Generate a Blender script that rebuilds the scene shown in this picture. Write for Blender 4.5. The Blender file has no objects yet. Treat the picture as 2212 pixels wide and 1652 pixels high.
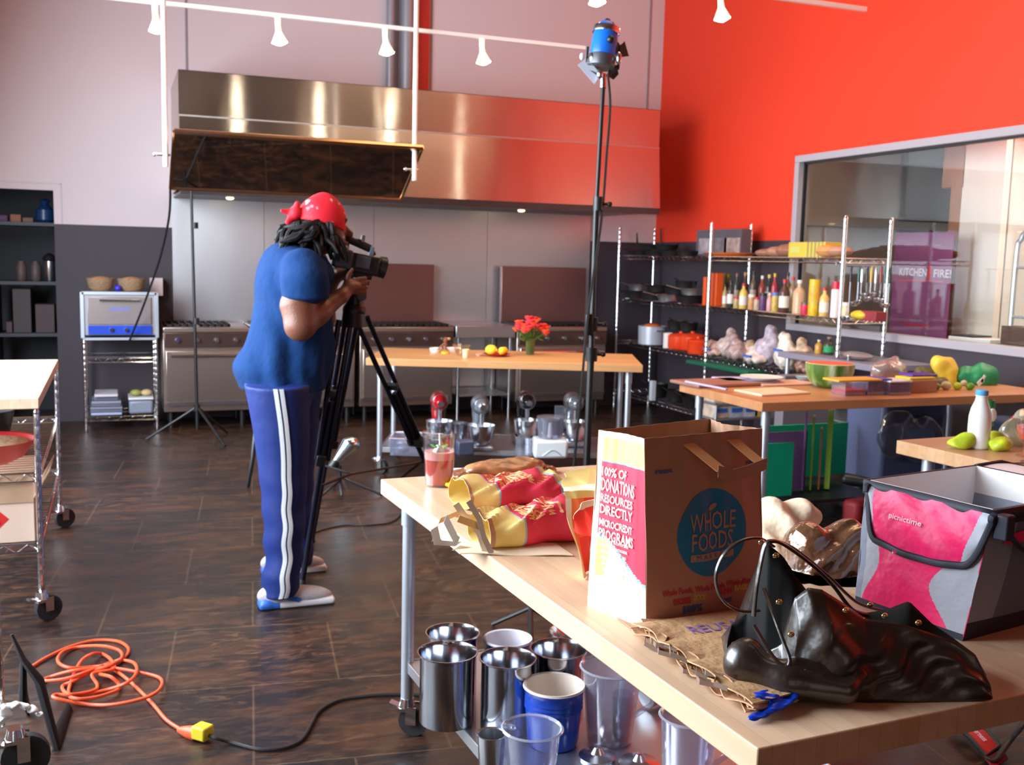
import bpy, math, random
import numpy as np
from mathutils import Vector, Matrix, Euler
random.seed(7)
sc = bpy.context.scene
COL = sc.collection
PI = math.pi
# ---------------------------------------------------------------- camera
CAMH = 1.57; FPX = 2220.0; CX = 1106.0; CY = 826.0
CM = np.array([[0.93304736, -0.3589546, 0.02396269], [-0.02038564, -0.11925582, -0.99265426], [0.35917551, 0.92570494, -0.11858885]])
def _ray(u, v): return CM.T @ np.array([u - CX, v - CY, FPX])
def PZ(u, v, z):
    d = _ray(u, v); t = (z - CAMH) / d[2]; return Vector((t*d[0], t*d[1], z))
def PY(u, v, y):
    d = _ray(u, v); t = y / d[1]; return Vector((t*d[0], y, CAMH + t*d[2]))
def PX(u, v, x):
    d = _ray(u, v); t = x / d[0]; return Vector((x, t*d[1], CAMH + t*d[2]))
cam_d = bpy.data.cameras.new('camera'); cam = bpy.data.objects.new('camera', cam_d); COL.objects.link(cam)
cam_d.sensor_width = 36.0; cam_d.lens = 36.0 * FPX / 2212.0; cam_d.clip_start = 0.05; cam_d.clip_end = 100
_r, _u, _b = CM[0], -CM[1], -CM[2]
cam.matrix_world = Matrix(((_r[0], _u[0], _b[0], 0), (_r[1], _u[1], _b[1], 0), (_r[2], _u[2], _b[2], CAMH), (0, 0, 0, 1)))
cam_d.dof.use_dof = True; cam_d.dof.focus_distance = 1.9; cam_d.dof.aperture_fstop = 36.13 / 4.2
sc.camera = cam
# ---------------------------------------------------------------- world, lights, exposure
sc.view_settings.view_transform = 'Standard'; sc.view_settings.look = 'None'
sc.view_settings.exposure = 0.0; sc.view_settings.gamma = 1.0; sc.view_settings.use_curve_mapping = False
W = bpy.data.worlds.new('world'); sc.world = W; W.use_nodes = True
bg = W.node_tree.nodes['Background']; bg.inputs[0].default_value = (0.75, 0.87, 1.0, 1); bg.inputs[1].default_value = 1.0
def area(name, loc, target, sx, sy, power, color, spread=180):
    l = bpy.data.lights.new(name, 'AREA'); l.shape = 'RECTANGLE'; l.size = sx; l.size_y = sy
    l.energy = power; l.color = color; l.spread = math.radians(spread)
    o = bpy.data.objects.new(name, l); COL.objects.link(o); o.location = loc
    o.rotation_euler = (Vector(target) - Vector(loc)).to_track_quat('-Z', 'Y').to_euler(); return o
# daylight through the tall windows of the left wall, plus unseen fill lamps added behind the camera and overhead
area('window_daylight', (-1.85, 4.8, 2.25), (1.6, 4.5, 1.0), 5.6, 2.7, 800, (0.82, 0.91, 1.0))
area('front_fill', (0.5, -3.1, 2.2), (2.6, 6, 1.2), 3.0, 2.2, 12, (1.0, 0.8, 0.6))  # weak warm fill added in front of the solid front wall
area('overhead_fill', (3.6, 5.4, 5.4), (3.6, 6.4, 0), 2.5, 2.5, 75, (1.0, 0.62, 0.36))  # unseen overhead fill, added to warm the shaded areas
area('overhead_fill', (6.0, 4.4, 3.1), (6.1, 5.0, 0), 0.5, 2.6, 85, (1.0, 0.93, 0.8))  # unseen fill added to brighten the room behind the internal window
# ---------------------------------------------------------------- materials
MATS = {}
def mat(name, c, rough=0.5, metal=0.0, spec=0.5, emit=None, es=1.0, trans=0.0, alpha=1.0, coat=0.0, bump=0.0, bscale=40.0, var=0.0, vscale=8.0, sheen=0.0):
    if name in MATS: return MATS[name]
    m = bpy.data.materials.new(name); m.use_nodes = True; nt = m.node_tree; b = nt.nodes['Principled BSDF']
    c4 = (c[0], c[1], c[2], 1)
    b.inputs['Base Color'].default_value = c4; b.inputs['Roughness'].default_value = rough; b.inputs['Metallic'].default_value = metal
    b.inputs['Specular IOR Level'].default_value = spec; b.inputs['Transmission Weight'].default_value = trans
    b.inputs['Alpha'].default_value = alpha; b.inputs['Coat Weight'].default_value = coat; b.inputs['Sheen Weight'].default_value = sheen
    if emit: b.inputs['Emission Color'].default_value = (*emit, 1); b.inputs['Emission Strength'].default_value = es
    tc = nt.nodes.new('ShaderNodeTexCoord')
    if var > 0:
        n = nt.nodes.new('ShaderNodeTexNoise'); n.inputs['Scale'].default_value = vscale; n.inputs['Detail'].default_value = 4
        nt.links.new(tc.outputs['Object'], n.inputs['Vector'])
        r = nt.nodes.new('ShaderNodeValToRGB'); nt.links.new(n.outputs['Fac'], r.inputs[0])
        r.color_ramp.elements[0].position = 0.3; r.color_ramp.elements[1].position = 0.7
        r.color_ramp.elements[0].color = tuple(max(0, k*(1-var)) for k in c) + (1,); r.color_ramp.elements[1].color = tuple(min(1, k*(1+var)) for k in c) + (1,)
        nt.links.new(r.outputs[0], b.inputs['Base Color'])
    if bump > 0:
        n = nt.nodes.new('ShaderNodeTexNoise'); n.inputs['Scale'].default_value = bscale; n.inputs['Detail'].default_value = 3
        nt.links.new(tc.outputs['Object'], n.inputs['Vector'])
        bp = nt.nodes.new('ShaderNodeBump'); bp.inputs['Strength'].default_value = bump; bp.inputs['Distance'].default_value = 0.02
        nt.links.new(n.outputs['Fac'], bp.inputs['Height']); nt.links.new(bp.outputs[0], b.inputs['Normal'])
    MATS[name] = m; return m
def clear(name, tint=(1, 1, 1), refl=0.12, rough=0.04, dens=0.0, dcol=(1, 1, 1)):
    if name in MATS: return MATS[name]
    m = bpy.data.materials.new(name); m.use_nodes = True; nt = m.node_tree; nt.nodes.clear()
    out = nt.nodes.new('ShaderNodeOutputMaterial'); t = nt.nodes.new('ShaderNodeBsdfTransparent'); t.inputs[0].default_value = (*tint, 1)
    g = nt.nodes.new('ShaderNodeBsdfGlossy'); g.inputs['Roughness'].default_value = rough
    lw = nt.nodes.new('ShaderNodeLayerWeight'); lw.inputs[0].default_value = 0.35
    mr = nt.nodes.new('ShaderNodeMapRange'); mr.inputs[3].default_value = refl*0.4; mr.inputs[4].default_value = min(1, refl*4)
    nt.links.new(lw.outputs['Facing'], mr.inputs[0]); mx = nt.nodes.new('ShaderNodeMixShader')
    nt.links.new(mr.outputs[0], mx.inputs[0]); nt.links.new(t.outputs[0], mx.inputs[1]); nt.links.new(g.outputs[0], mx.inputs[2])
    last = mx
    if dens > 0:
        d = nt.nodes.new('ShaderNodeBsdfDiffuse'); d.inputs[0].default_value = (*dcol, 1); m2 = nt.nodes.new('ShaderNodeMixShader'); m2.inputs[0].default_value = dens
        nt.links.new(mx.outputs[0], m2.inputs[1]); nt.links.new(d.outputs[0], m2.inputs[2]); last = m2
    nt.links.new(last.outputs[0], out.inputs[0]); MATS[name] = m; return m
def nodes(m): return m.node_tree, m.node_tree.nodes['Principled BSDF'], m.node_tree.nodes.new
def steel(name, c=(0.62, 0.62, 0.63), rough=0.3, aniso=0.85, rot=0.0, dent=0.0):
    m = mat(name, c, rough, 1.0); nt, b, N = nodes(m)
    b.inputs['Anisotropic'].default_value = aniso; b.inputs['Anisotropic Rotation'].default_value = rot
    tg = N('ShaderNodeTangent'); tg.direction_type = 'UV_MAP'; tg.uv_map = 'uv'; nt.links.new(tg.outputs[0], b.inputs['Tangent'])
    if dent:
        tc = N('ShaderNodeTexCoord'); mp = N('ShaderNodeMapping'); mp.inputs['Scale'].default_value = (1.6, 1.0, 0.9)
        n = N('ShaderNodeTexNoise'); n.inputs['Scale'].default_value = 1.3; n.inputs['Detail'].default_value = 1
        nt.links.new(tc.outputs['Object'], mp.inputs[0]); nt.links.new(mp.outputs[0], n.inputs['Vector'])
        bp = N('ShaderNodeBump'); bp.inputs['Strength'].default_value = dent; bp.inputs['Distance'].default_value = 0.05
        nt.links.new(n.outputs['Fac'], bp.inputs['Height']); nt.links.new(bp.outputs[0], b.inputs['Normal'])
    return m
def wood(name, c1, c2, plank=0.04, length=0.6, rough=0.4, axis=0):
    m = mat(name, c1, rough); nt, b, N = nodes(m)
    tc = N('ShaderNodeTexCoord'); mp = N('ShaderNodeMapping')
    mp.inputs['Rotation'].default_value = (0, 0, 0 if axis == 0 else PI/2)
    br = N('ShaderNodeTexBrick'); br.inputs['Scale'].default_value = 1.0; br.inputs['Brick Width'].default_value = length; br.inputs['Row Height'].default_value = plank
    br.inputs['Mortar Size'].default_value = 0.0004; br.inputs['Mortar'].default_value = tuple(k*0.6 for k in c2) + (1,)
    br.inputs['Color1'].default_value = (*c1, 1); br.inputs['Color2'].default_value = (*c2, 1); br.offset = 0.37
    nt.links.new(tc.outputs['Object'], mp.inputs[0]); nt.links.new(mp.outputs[0], br.inputs['Vector'])
    m2 = N('ShaderNodeMapping'); m2.inputs['Scale'].default_value = (2.0, 40, 40); nt.links.new(mp.outputs[0], m2.inputs[0])
    n = N('ShaderNodeTexNoise'); n.inputs['Scale'].default_value = 1.0; n.inputs['Detail'].default_value = 5; nt.links.new(m2.outputs[0], n.inputs['Vector'])
    mx = N('ShaderNodeMix'); mx.data_type = 'RGBA'; mx.blend_type = 'MULTIPLY'; mx.inputs[0].default_value = 0.55
    r = N('ShaderNodeValToRGB'); r.color_ramp.elements[0].color = (0.62, 0.55, 0.5, 1); r.color_ramp.elements[1].color = (1, 1, 1, 1); r.color_ramp.elements[1].position = 0.6
    nt.links.new(n.outputs['Fac'], r.inputs[0]); nt.links.new(br.outputs['Color'], mx.inputs[6]); nt.links.new(r.outputs[0], mx.inputs[7])
    nt.links.new(mx.outputs[2], b.inputs['Base Color']); return m
# ---------------------------------------------------------------- mesh builder
class MB:
    def __init__(s): s.v = []; s.f = []; s.m = []; s.sm = []
    def add(s, vs, fs, mi=0, smooth=False, M=None):
        o = len(s.v)
        for p in vs:
            p = Vector(p)
            if M is not None: p = M @ p
            s.v.append(p)
        for f in fs: s.f.append([i+o for i in f]); s.m.append(mi); s.sm.append(smooth)
        return s
    def box(s, c, d, rot=None, mi=0, M=None):
        x, y, z = d[0]/2, d[1]/2, d[2]/2
        vs = [Vector((a*x, b*y, e*z)) for a in (-1, 1) for b in (-1, 1) for e in (-1, 1)]
        R = Euler(rot).to_matrix() if rot else Matrix.Identity(3)
        vs = [R @ v + Vector(c) for v in vs]
        return s.add(vs, [(0, 1, 3, 2), (4, 6, 7, 5), (0, 4, 5, 1), (2, 3, 7, 6), (0, 2, 6, 4), (1, 5, 7, 3)], mi, False, M)
    def bb(s, a, b, mi=0): return s.box([(a[i]+b[i])/2 for i in range(3)], [abs(b[i]-a[i]) for i in range(3)], mi=mi)
    def lathe(s, prof, c=(0, 0, 0), n=24, mi=0, R=None, smooth=True, close=False):
        vs = []; fs = []
        for r, z in prof:
            for k in range(n): vs.append(Vector((r*math.cos(2*PI*k/n), r*math.sin(2*PI*k/n), z)))
        for i in range(len(prof)-1):
            for k in range(n):
                a = i*n+k; b = i*n+(k+1) % n; fs.append((a, b, b+n, a+n))
        if prof[0][0] > 1e-6: fs.append(tuple(range(n))[::-1])
        if prof[-1][0] > 1e-6 and not close: fs.append(tuple(range((len(prof)-1)*n, len(prof)*n)))
        if close: fs = [f for f in fs if len(f) == 4]
        if R is not None: vs = [R @ v for v in vs]
        return s.add([v+Vector(c) for v in vs], fs, mi, smooth)
    def cyl(s, p0, p1, r0, r1=None, n=16, mi=0, smooth=True):
        p0 = Vector(p0); p1 = Vector(p1); r1 = r0 if r1 is None else r1; d = p1-p0
        R = d.to_track_quat('Z', 'Y').to_matrix()
        return s.lathe([(r0, 0), (r1, d.length)], p0, n, mi, R, smooth)
    def tube(s, pts, r, n=8, mi=0, flat=None, caps=True):
        pts = [Vector(p) for p in pts]; vs = []; fs = []; up = None; L = len(pts)
        for i, p in enumerate(pts):
            t = (pts[min(i+1, L-1)]-pts[max(i-1, 0)]).normalized()
            if up is None: up = Vector((0, 0, 1)) if abs(t.z) < 0.9 else Vector((1, 0, 0))
            a = t.cross(up)
            if a.length < 1e-5: a = t.orthogonal()
            a.normalize(); b = a.cross(t).normalized(); up = b
            rr = r[i] if isinstance(r, (list, tuple)) else r
            for k in range(n):
                q = 2*PI*k/n; vs.append(p + a*math.cos(q)*rr + b*math.sin(q)*rr*(flat or 1))
        for i in range(L-1):
            for k in range(n):
                a = i*n+k; b = i*n+(k+1) % n; fs.append((a, b, b+n, a+n))
        if caps: fs.append(tuple(range(n))[::-1]); fs.append(tuple(range((L-1)*n, L*n)))
        return s.add(vs, fs, mi, True)
    def ell(s, c, r, n=16, mi=0, R=None):
        vs = []; fs = []; h = n//2
        for i in range(h+1):
            t = PI*i/h
            for k in range(n): vs.append(Vector((r[0]*math.sin(t)*math.cos(2*PI*k/n), r[1]*math.sin(t)*math.sin(2*PI*k/n), -r[2]*math.cos(t))))
        for i in range(h):
            for k in range(n):
                a = i*n+k; b = i*n+(k+1) % n; fs.append((a, b, b+n, a+n))
        if R is not None: vs = [R @ v for v in vs]
        return s.add([v+Vector(c) for v in vs], fs, mi, True)
    def prism(s, poly, z0, z1, mi=0, M=None):
        n = len(poly); vs = [(p[0], p[1], z0) for p in poly]+[(p[0], p[1], z1) for p in poly]
        fs = [tuple(range(n))[::-1], tuple(range(n, 2*n))]+[(i, (i+1) % n, (i+1) % n+n, i+n) for i in range(n)]
        return s.add(vs, fs, mi, False, M)
    def grid(s, fn, nu, nv, mi=0, thick=0.0, smooth=True):
        P = [[Vector(fn(i/nu, j/nv)) for j in range(nv+1)] for i in range(nu+1)]
        vs = [p for r in P for p in r]; w = nv+1
        fs = [(i*w+j, (i+1)*w+j, (i+1)*w+j+1, i*w+j+1) for i in range(nu) for j in range(nv)]
        if not thick: return s.add(vs, fs, mi, smooth)
        nb = []
        for i in range(nu+1):
            for j in range(nv+1):
                a = P[min(i+1, nu)][j]-P[max(i-1, 0)][j]; b = P[i][min(j+1, nv)]-P[i][max(j-1, 0)]
                q = a.cross(b); q = q.normalized() if q.length > 1e-9 else Vector((0, 0, 1)); nb.append(P[i][j]-q*thick)
        o = len(vs); vs += nb; fs += [tuple(k+o for k in f[::-1]) for f in fs]
        edge = [(i, 0) for i in range(nu+1)]+[(nu, j) for j in range(1, nv+1)]+[(i, nv) for i in range(nu-1, -1, -1)]+[(0, j) for j in range(nv-1, 0, -1)]
        ix = [i*w+j for i, j in edge]
        for a, b in zip(ix, ix[1:]+ix[:1]): fs.append((a, a+o, b+o, b))
        return s.add(vs, fs, mi, smooth)
    def build(s, name, mats, parent=None, world=False, bev=0.0, sub=0, kind=None, label=None, sharp=38):
        me = bpy.data.meshes.new(name); vs = s.v
        if world and parent is not None:
            r = parent
            while r.parent: r = r.parent
            inv = r.matrix_basis.inverted(); vs = [inv @ v for v in vs]
        me.from_pydata([tuple(v) for v in vs], [], s.f); me.update()
        mats = mats if isinstance(mats, (list, tuple)) else [mats]
        for m in mats: me.materials.append(m)
        me.polygons.foreach_set('material_index', s.m); me.polygons.foreach_set('use_smooth', s.sm)
        if sharp: me.set_sharp_from_angle(angle=math.radians(sharp))
        uv = me.uv_layers.new(name='uv')
        nl = len(me.loops); co = np.empty(len(me.vertices)*3); me.vertices.foreach_get('co', co); co = co.reshape(-1, 3)
        li = np.empty(nl, int); me.loops.foreach_get('vertex_index', li)
        nrm = np.empty(len(me.polygons)*3); me.polygons.foreach_get('normal', nrm); nrm = np.abs(nrm.reshape(-1, 3))
        tot = np.empty(len(me.polygons), int); me.polygons.foreach_get('loop_total', tot)
        ax = np.repeat(nrm.argmax(1), tot); P = co[li]
        U = np.where(ax == 0, P[:, 1], P[:, 0]); V = np.where(ax == 2, P[:, 1], P[:, 2])
        uv.data.foreach_set('uv', np.stack([U, V], 1).ravel())
        o = bpy.data.objects.new(name, me); COL.objects.link(o)
        if parent is not None: o.parent = parent
        if bev:
            b = o.modifiers.new('bevel', 'BEVEL'); b.width = bev; b.segments = 2; b.limit_method = 'ANGLE'
        if sub: sm = o.modifiers.new('sub', 'SUBSURF'); sm.levels = sub; sm.render_levels = sub
        if kind: o['kind'] = kind
        if label: o['label'] = label
        return o
def tag(o, label, cat, group=None, kind=None):
    o['label'] = label; o['category'] = cat
    if group: o['group'] = group
    if kind: o['kind'] = kind
    return o
def thing(name, label, cat, loc=(0, 0, 0), rz=0.0, group=None):
    o = bpy.data.objects.new(name, None); COL.objects.link(o); o.empty_display_size = 0.05
    o.location = loc; o.rotation_euler = (0, 0, rz); return tag(o, label, cat, group)
def dup(root, loc, rz=None, label=None, group=None, scale=None):
    def cp(o, par):
        c = o.copy(); COL.objects.link(c)
        if par is not None: c.parent = par
        for ch in list(o.children): cp(ch, c)
        return c
    c = cp(root, None); c.location = loc
    if rz is not None: c.rotation_euler = (0, 0, rz)
    if scale: c.scale = scale if isinstance(scale, (tuple, list)) else (scale,)*3
    if label: c['label'] = label
    if group: c['group'] = group
    return c
def text_mesh(body, size, width=None, spacing=1.0, bold=0.0, align='CENTER', ext=0.0):
    cu = bpy.data.curves.new('t', 'FONT'); cu.body = body; cu.size = size; cu.align_x = align; cu.align_y = 'CENTER'; cu.offset = bold
    cu.space_character = spacing; cu.resolution_u = 2; cu.extrude = ext
    o = bpy.data.objects.new('t', cu); COL.objects.link(o); bpy.context.view_layer.update()
    me = bpy.data.meshes.new_from_object(o.evaluated_get(bpy.context.evaluated_depsgraph_get()))
    vs = [v.co.copy() for v in me.vertices]; fs = [tuple(p.vertices) for p in me.polygons]
    bpy.data.objects.remove(o); bpy.data.curves.remove(cu); bpy.data.meshes.remove(me)
    if width and vs:
        x0 = min(v.x for v in vs); x1 = max(v.x for v in vs); k = width/max(1e-6, x1-x0); c = (x0+x1)/2 if align == 'CENTER' else x0
        for v in vs: v.x = (v.x-c)*k
    return vs, fs
def put_text(mb, body, size, fn, width=None, mi=0, bold=0.0, off=(0, 0)):
    vs, fs = text_mesh(body, size, width, bold=bold)
    mb.add([fn(v.x+off[0], v.y+off[1]) for v in vs], fs, mi)
# ---------------------------------------------------------------- smooth solids from distance fields
def smin(a, b, k):
    if k <= 0: return np.minimum(a, b)
    h = np.clip(0.5+0.5*(b-a)/k, 0, 1); return b*(1-h)+a*h-k*h*(1-h)
def field(prims, h, pad=0.03):
    lo = np.full(3, 1e9); hi = -lo; bbs = []
    for p in prims:
        t = p[0]
        if t == 'cap': a = np.array([p[1], p[2]], float); r = max(p[3], p[4])*max(1, *(1/np.array(p[6]) if len(p) > 6 and p[6] is not None else (1,))); l, u = a.min(0)-r, a.max(0)+r
        elif t == 'ell': c = np.array(p[1], float); r = max(p[2]); l, u = c-r, c+r
        elif t == 'box': c = np.array(p[1], float); r = np.linalg.norm(p[2]); l, u = c-r, c+r
        elif t == 'loft': a = np.array(p[1], float); l = np.array([(a[:, 1]-a[:, 3]).min(), (a[:, 2]-a[:, 4]).min(), a[:, 0].min()]); u = np.array([(a[:, 1]+a[:, 3]).max(), (a[:, 2]+a[:, 4]).max(), a[:, 0].max()])
        bbs.append((l, u)); 
        if not (len(p) and p[-1] == 'cut'): lo = np.minimum(lo, l); hi = np.maximum(hi, u)
    lo -= pad; hi += pad; n = np.ceil((hi-lo)/h).astype(int)+1
    F = np.full(n, 0.5, np.float32)
    for p, (l, u) in zip(prims, bbs):
        i0 = np.clip(((l-pad-lo)/h).astype(int), 0, n); i1 = np.clip(((u+pad-lo)/h).astype(int)+2, 0, n)
        if (i1-i0).min() <= 0: continue
        ax = [lo[k]+h*np.arange(i0[k], i1[k]) for k in range(3)]
        X, Y, Z = np.meshgrid(*ax, indexing='ij'); t = p[0]; cut = p[-1] == 'cut'
        if t == 'cap':
            a = np.array(p[1], float); b = np.array(p[2], float); s = np.array(p[6], float) if len(p) > 6 and p[6] is not None else np.ones(3)
            d = (b-a)*s; q = [(X-a[0])*s[0], (Y-a[1])*s[1], (Z-a[2])*s[2]]
            tt = np.clip((q[0]*d[0]+q[1]*d[1]+q[2]*d[2])/max(1e-9, d @ d), 0, 1)
            D = np.sqrt((q[0]-tt*d[0])**2+(q[1]-tt*d[1])**2+(q[2]-tt*d[2])**2)-(p[3]+(p[4]-p[3])*tt); k = p[5]
        elif t in ('ell', 'box'):
            c = p[1]; q = np.stack([X-c[0], Y-c[1], Z-c[2]])
            if p[4] is not None: R = np.array(Euler(p[4]).to_matrix()).T; q = np.tensordot(R, q, 1)
            k = p[3]; r = p[2]
            if t == 'ell':
                k0 = np.sqrt((q[0]/r[0])**2+(q[1]/r[1])**2+(q[2]/r[2])**2); k1 = np.sqrt((q[0]/r[0]**2)**2+(q[1]/r[1]**2)**2+(q[2]/r[2]**2)**2)
                D = k0*(k0-1)/np.maximum(k1, 1e-9)
            else:
                rd = p[5]; w = [np.abs(q[j])-(r[j]-rd) for j in range(3)]
                D = np.sqrt(sum(np.maximum(a, 0)**2 for a in w))+np.minimum(np.maximum(w[0], np.maximum(w[1], w[2])), 0)-rd
        else:
            a = np.array(p[1], float); a = a[a[:, 0].argsort()]; z = Z[0, 0, :]; k = p[2]
            g = [np.interp(z, a[:, 0], a[:, j])[None, None, :] for j in range(1, 5)]
            rr = np.sqrt(((X-g[0])/g[2])**2+((Y-g[1])/g[3])**2); D = (rr-1)*np.minimum(g[2], g[3])
            D = np.maximum(D, np.maximum(a[0, 0]-Z, Z-a[-1, 0]))
        sl = tuple(slice(i0[j], i1[j]) for j in range(3))
        F[sl] = np.maximum(F[sl], -D) if cut else smin(F[sl], D, k)
    return F, lo
def nets(F, lo, h):
    S = F < 0; n = F.shape
    c = [S[i:n[0]-1+i, j:n[1]-1+j, k:n[2]-1+k] for i in (0, 1) for j in (0, 1) for k in (0, 1)]
    cnt = sum(x.astype(np.int8) for x in c); act = (cnt > 0) & (cnt < 8); I = np.argwhere(act)
    idx = np.full(act.shape, -1, int); idx[act] = np.arange(len(I)); acc = np.zeros((len(I), 3)); m = np.zeros(len(I))
    C = [(i, j, k) for i in (0, 1) for j in (0, 1) for k in (0, 1)]
    for a in C:
        for b in C:
            if sum(abs(a[t]-b[t]) for t in range(3)) == 1 and a < b:
                fa = F[I[:, 0]+a[0], I[:, 1]+a[1], I[:, 2]+a[2]]; fb = F[I[:, 0]+b[0], I[:, 1]+b[1], I[:, 2]+b[2]]
                s = (fa < 0) != (fb < 0); t = np.where(s, fa/np.where(s, fa-fb, 1), 0)
                for q in range(3): acc[:, q] += np.where(s, a[q]+(b[q]-a[q])*t, 0)
                m += s
    V = lo+(I+acc/m[:, None])*h; Q = []
    for ax in range(3):
        o = [q for q in range(3) if q != ax]; sl0 = [slice(None)]*3; sl1 = [slice(None)]*3; sl0[ax] = slice(0, -1); sl1[ax] = slice(1, None)
        d = S[tuple(sl0)] != S[tuple(sl1)]; E = np.argwhere(d); ok = (E[:, o[0]] > 0) & (E[:, o[1]] > 0) & (E[:, o[0]] < n[o[0]]-1) & (E[:, o[1]] < n[o[1]]-1); E = E[ok]
        q = []
        for da, db in ((-1, -1), (0, -1), (0, 0), (-1, 0)):
            G = E.copy(); G[:, o[0]] += da; G[:, o[1]] += db; q.append(idx[G[:, 0], G[:, 1], G[:, 2]])
        q = np.stack(q, 1); ins = S[E[:, 0], E[:, 1], E[:, 2]]; flip = ins if ax != 1 else ~ins
        q = np.where(flip[:, None], q, q[:, ::-1]); Q.append(q)
    return V, np.concatenate(Q)
def solid(name, prims, h, mats, parent=None, world=False, mi=None, pad=0.03, smooth=0, disp=None, label=None):
    F, lo = field(prims, h, pad); V, Q = nets(F, lo, h)
    if disp is not None: V = disp(V)
    b = MB(); b.v = [Vector(v) for v in V]; b.f = Q.tolist(); b.sm = [True]*len(Q)
    b.m = [0]*len(Q) if mi is None else [int(k) for k in mi(V[Q].mean(1))]
    o = b.build(name, mats, parent, world, label=label, sharp=0)
    if smooth: s = o.modifiers.new('smooth', 'SMOOTH'); s.factor = 0.5; s.iterations = smooth
    return o
# ================================================================ materials in use
m_hood = steel('hood_steel', (0.60, 0.57, 0.56), 0.2, 1.0, 0.25, 0.12)
m_splash = steel('splash_steel', (0.62, 0.63, 0.66), 0.34, 0.6, 0.0, 0.2)
m_range = steel('range_steel_warmed', (0.56, 0.46, 0.40), 0.3, 0.5)  # warm ambient light put into the steel base colour
m_ss = mat('stainless', (0.66, 0.68, 0.72), 0.22, 1.0)
m_ssr = mat('stainless_rough', (0.6, 0.62, 0.66), 0.4, 1.0)
m_chrome = mat('chrome', (0.8, 0.82, 0.85), 0.12, 1.0)
m_galv = mat('galvanised', (0.62, 0.68, 0.76), 0.42, 0.9)
m_black = mat('black_plastic', (0.012, 0.012, 0.014), 0.4)
m_blackm = mat('black_matt', (0.015, 0.015, 0.018), 0.7)
m_iron = mat('cast_iron', (0.02, 0.018, 0.018), 0.5, 0.3)
m_white = mat('white_plastic', (0.8, 0.8, 0.79), 0.4)
m_whitem = mat('white_metal', (0.82, 0.8, 0.78), 0.35)
m_rubber = mat('rubber', (0.02, 0.02, 0.022), 0.6)
m_red = mat('red_gloss', (0.45, 0.01, 0.015), 0.25)
m_redp = mat('red_plastic', (0.6, 0.02, 0.02), 0.4)
m_orange = mat('orange_cord', (0.8, 0.1, 0.03), 0.45)
m_yel = mat('yellow_plastic', (0.75, 0.6, 0.03), 0.4)
m_blue = mat('blue_glaze', (0.01, 0.05, 0.36), 0.2)
m_cream = mat('cream_glaze', (0.78, 0.68, 0.6), 0.3)
m_gpaint = mat('grey_paint', (0.085, 0.08, 0.105), 0.55)
m_clear = clear('clear_plastic', (0.86, 0.88, 0.95), 0.14, 0.06, 0.07, (0.7, 0.75, 0.9))
m_glass = clear('clear_glass', (0.95, 0.97, 0.97), 0.12, 0.02)
m_pane = clear('window_glass', (0.93, 0.94, 0.93), 0.028, 0.01)
m_board = wood('maple_block', (0.58, 0.34, 0.17), (0.66, 0.42, 0.23), 0.045, 0.7, 0.35)
m_board2 = wood('maple_block_warm', (0.60, 0.30, 0.12), (0.68, 0.37, 0.16), 0.045, 0.7, 0.38)
m_card = mat('cardboard', (0.45, 0.29, 0.18), 0.8, var=0.08)
m_frame = mat('window_frame_paint', (0.45, 0.42, 0.47), 0.4)
# floor: dark stained plywood sheets, scuffed through to brown
m_floor = mat('stained_floor', (0.03, 0.018, 0.014), 0.32); nt, b, N = nodes(m_floor)
tc = N('ShaderNodeTexCoord')
def noise(scale, det, vec, rough=0.6, dist=0.0):
    n = N('ShaderNodeTexNoise'); n.inputs['Scale'].default_value = scale; n.inputs['Detail'].default_value = det; n.inputs['Roughness'].default_value = rough
    n.inputs['Distortion'].default_value = dist; nt.links.new(vec, n.inputs['Vector']); return n
def mapn(scale, rot=0):
    m = N('ShaderNodeMapping'); m.inputs['Scale'].default_value = scale; m.inputs['Rotation'].default_value = (0, 0, rot); nt.links.new(tc.outputs['Object'], m.inputs[0]); return m
def ramp(src, stops):
    r = N('ShaderNodeValToRGB'); e = r.color_ramp.elements
    while len(e) < len(stops): e.new(0.5)
    for q, (p, c) in zip(e, stops): q.position = p; q.color = (*c, 1)
    nt.links.new(src, r.inputs[0]); return r
def mixc(f, a, bb, mode='MIX'):
    x = N('ShaderNodeMix'); x.data_type = 'RGBA'; x.blend_type = mode
    for s, k in ((f, 0), (a, 6), (bb, 7)):
        if hasattr(s, 'links') or hasattr(s, 'is_linked'): nt.links.new(s, x.inputs[k])
        elif k == 0: x.inputs[0].default_value = s
        else: x.inputs[k].default_value = (*s, 1)
    return x.outputs[2]
n1 = noise(1.0, 8, mapn((2.2, 6.5, 1), 0.1).outputs[0], 0.72, 0.6)
n2 = noise(1.0, 9, mapn((9, 26, 1), 0.25).outputs[0], 0.75, 1.0)
n3 = noise(0.7, 2, tc.outputs['Object'])
base = ramp(n1.outputs['Fac'], [(0.30, (0.006, 0.005, 0.006)), (0.48, (0.016, 0.009, 0.008)), (0.60, (0.05, 0.02, 0.010)), (0.76, (0.11, 0.043, 0.018))])
fine = ramp(n2.outputs['Fac'], [(0.5, (0, 0, 0)), (0.66, (1, 1, 1))])
msk = ramp(n3.outputs['Fac'], [(0.40, (0.1, 0.1, 0.1)), (0.66, (0.75, 0.75, 0.75))])
fm = mixc(1.0, fine.outputs[0], msk.outputs[0], 'MULTIPLY')
col = mixc(fm, base.outputs[0], (0.2, 0.085, 0.036))
br = N('ShaderNodeTexBrick'); br.inputs['Scale'].default_value = 1; br.inputs['Brick Width'].default_value = 0.62; br.inputs['Row Height'].default_value = 0.62; br.inputs['Mortar Size'].default_value = 0.006
br.inputs['Color1'].default_value = (0, 0, 0, 1); br.inputs['Color2'].default_value = (0, 0, 0, 1); br.inputs['Mortar'].default_value = (0.5, 0.5, 0.5, 1); br.inputs['Mortar Smooth'].default_value = 0.8
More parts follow.
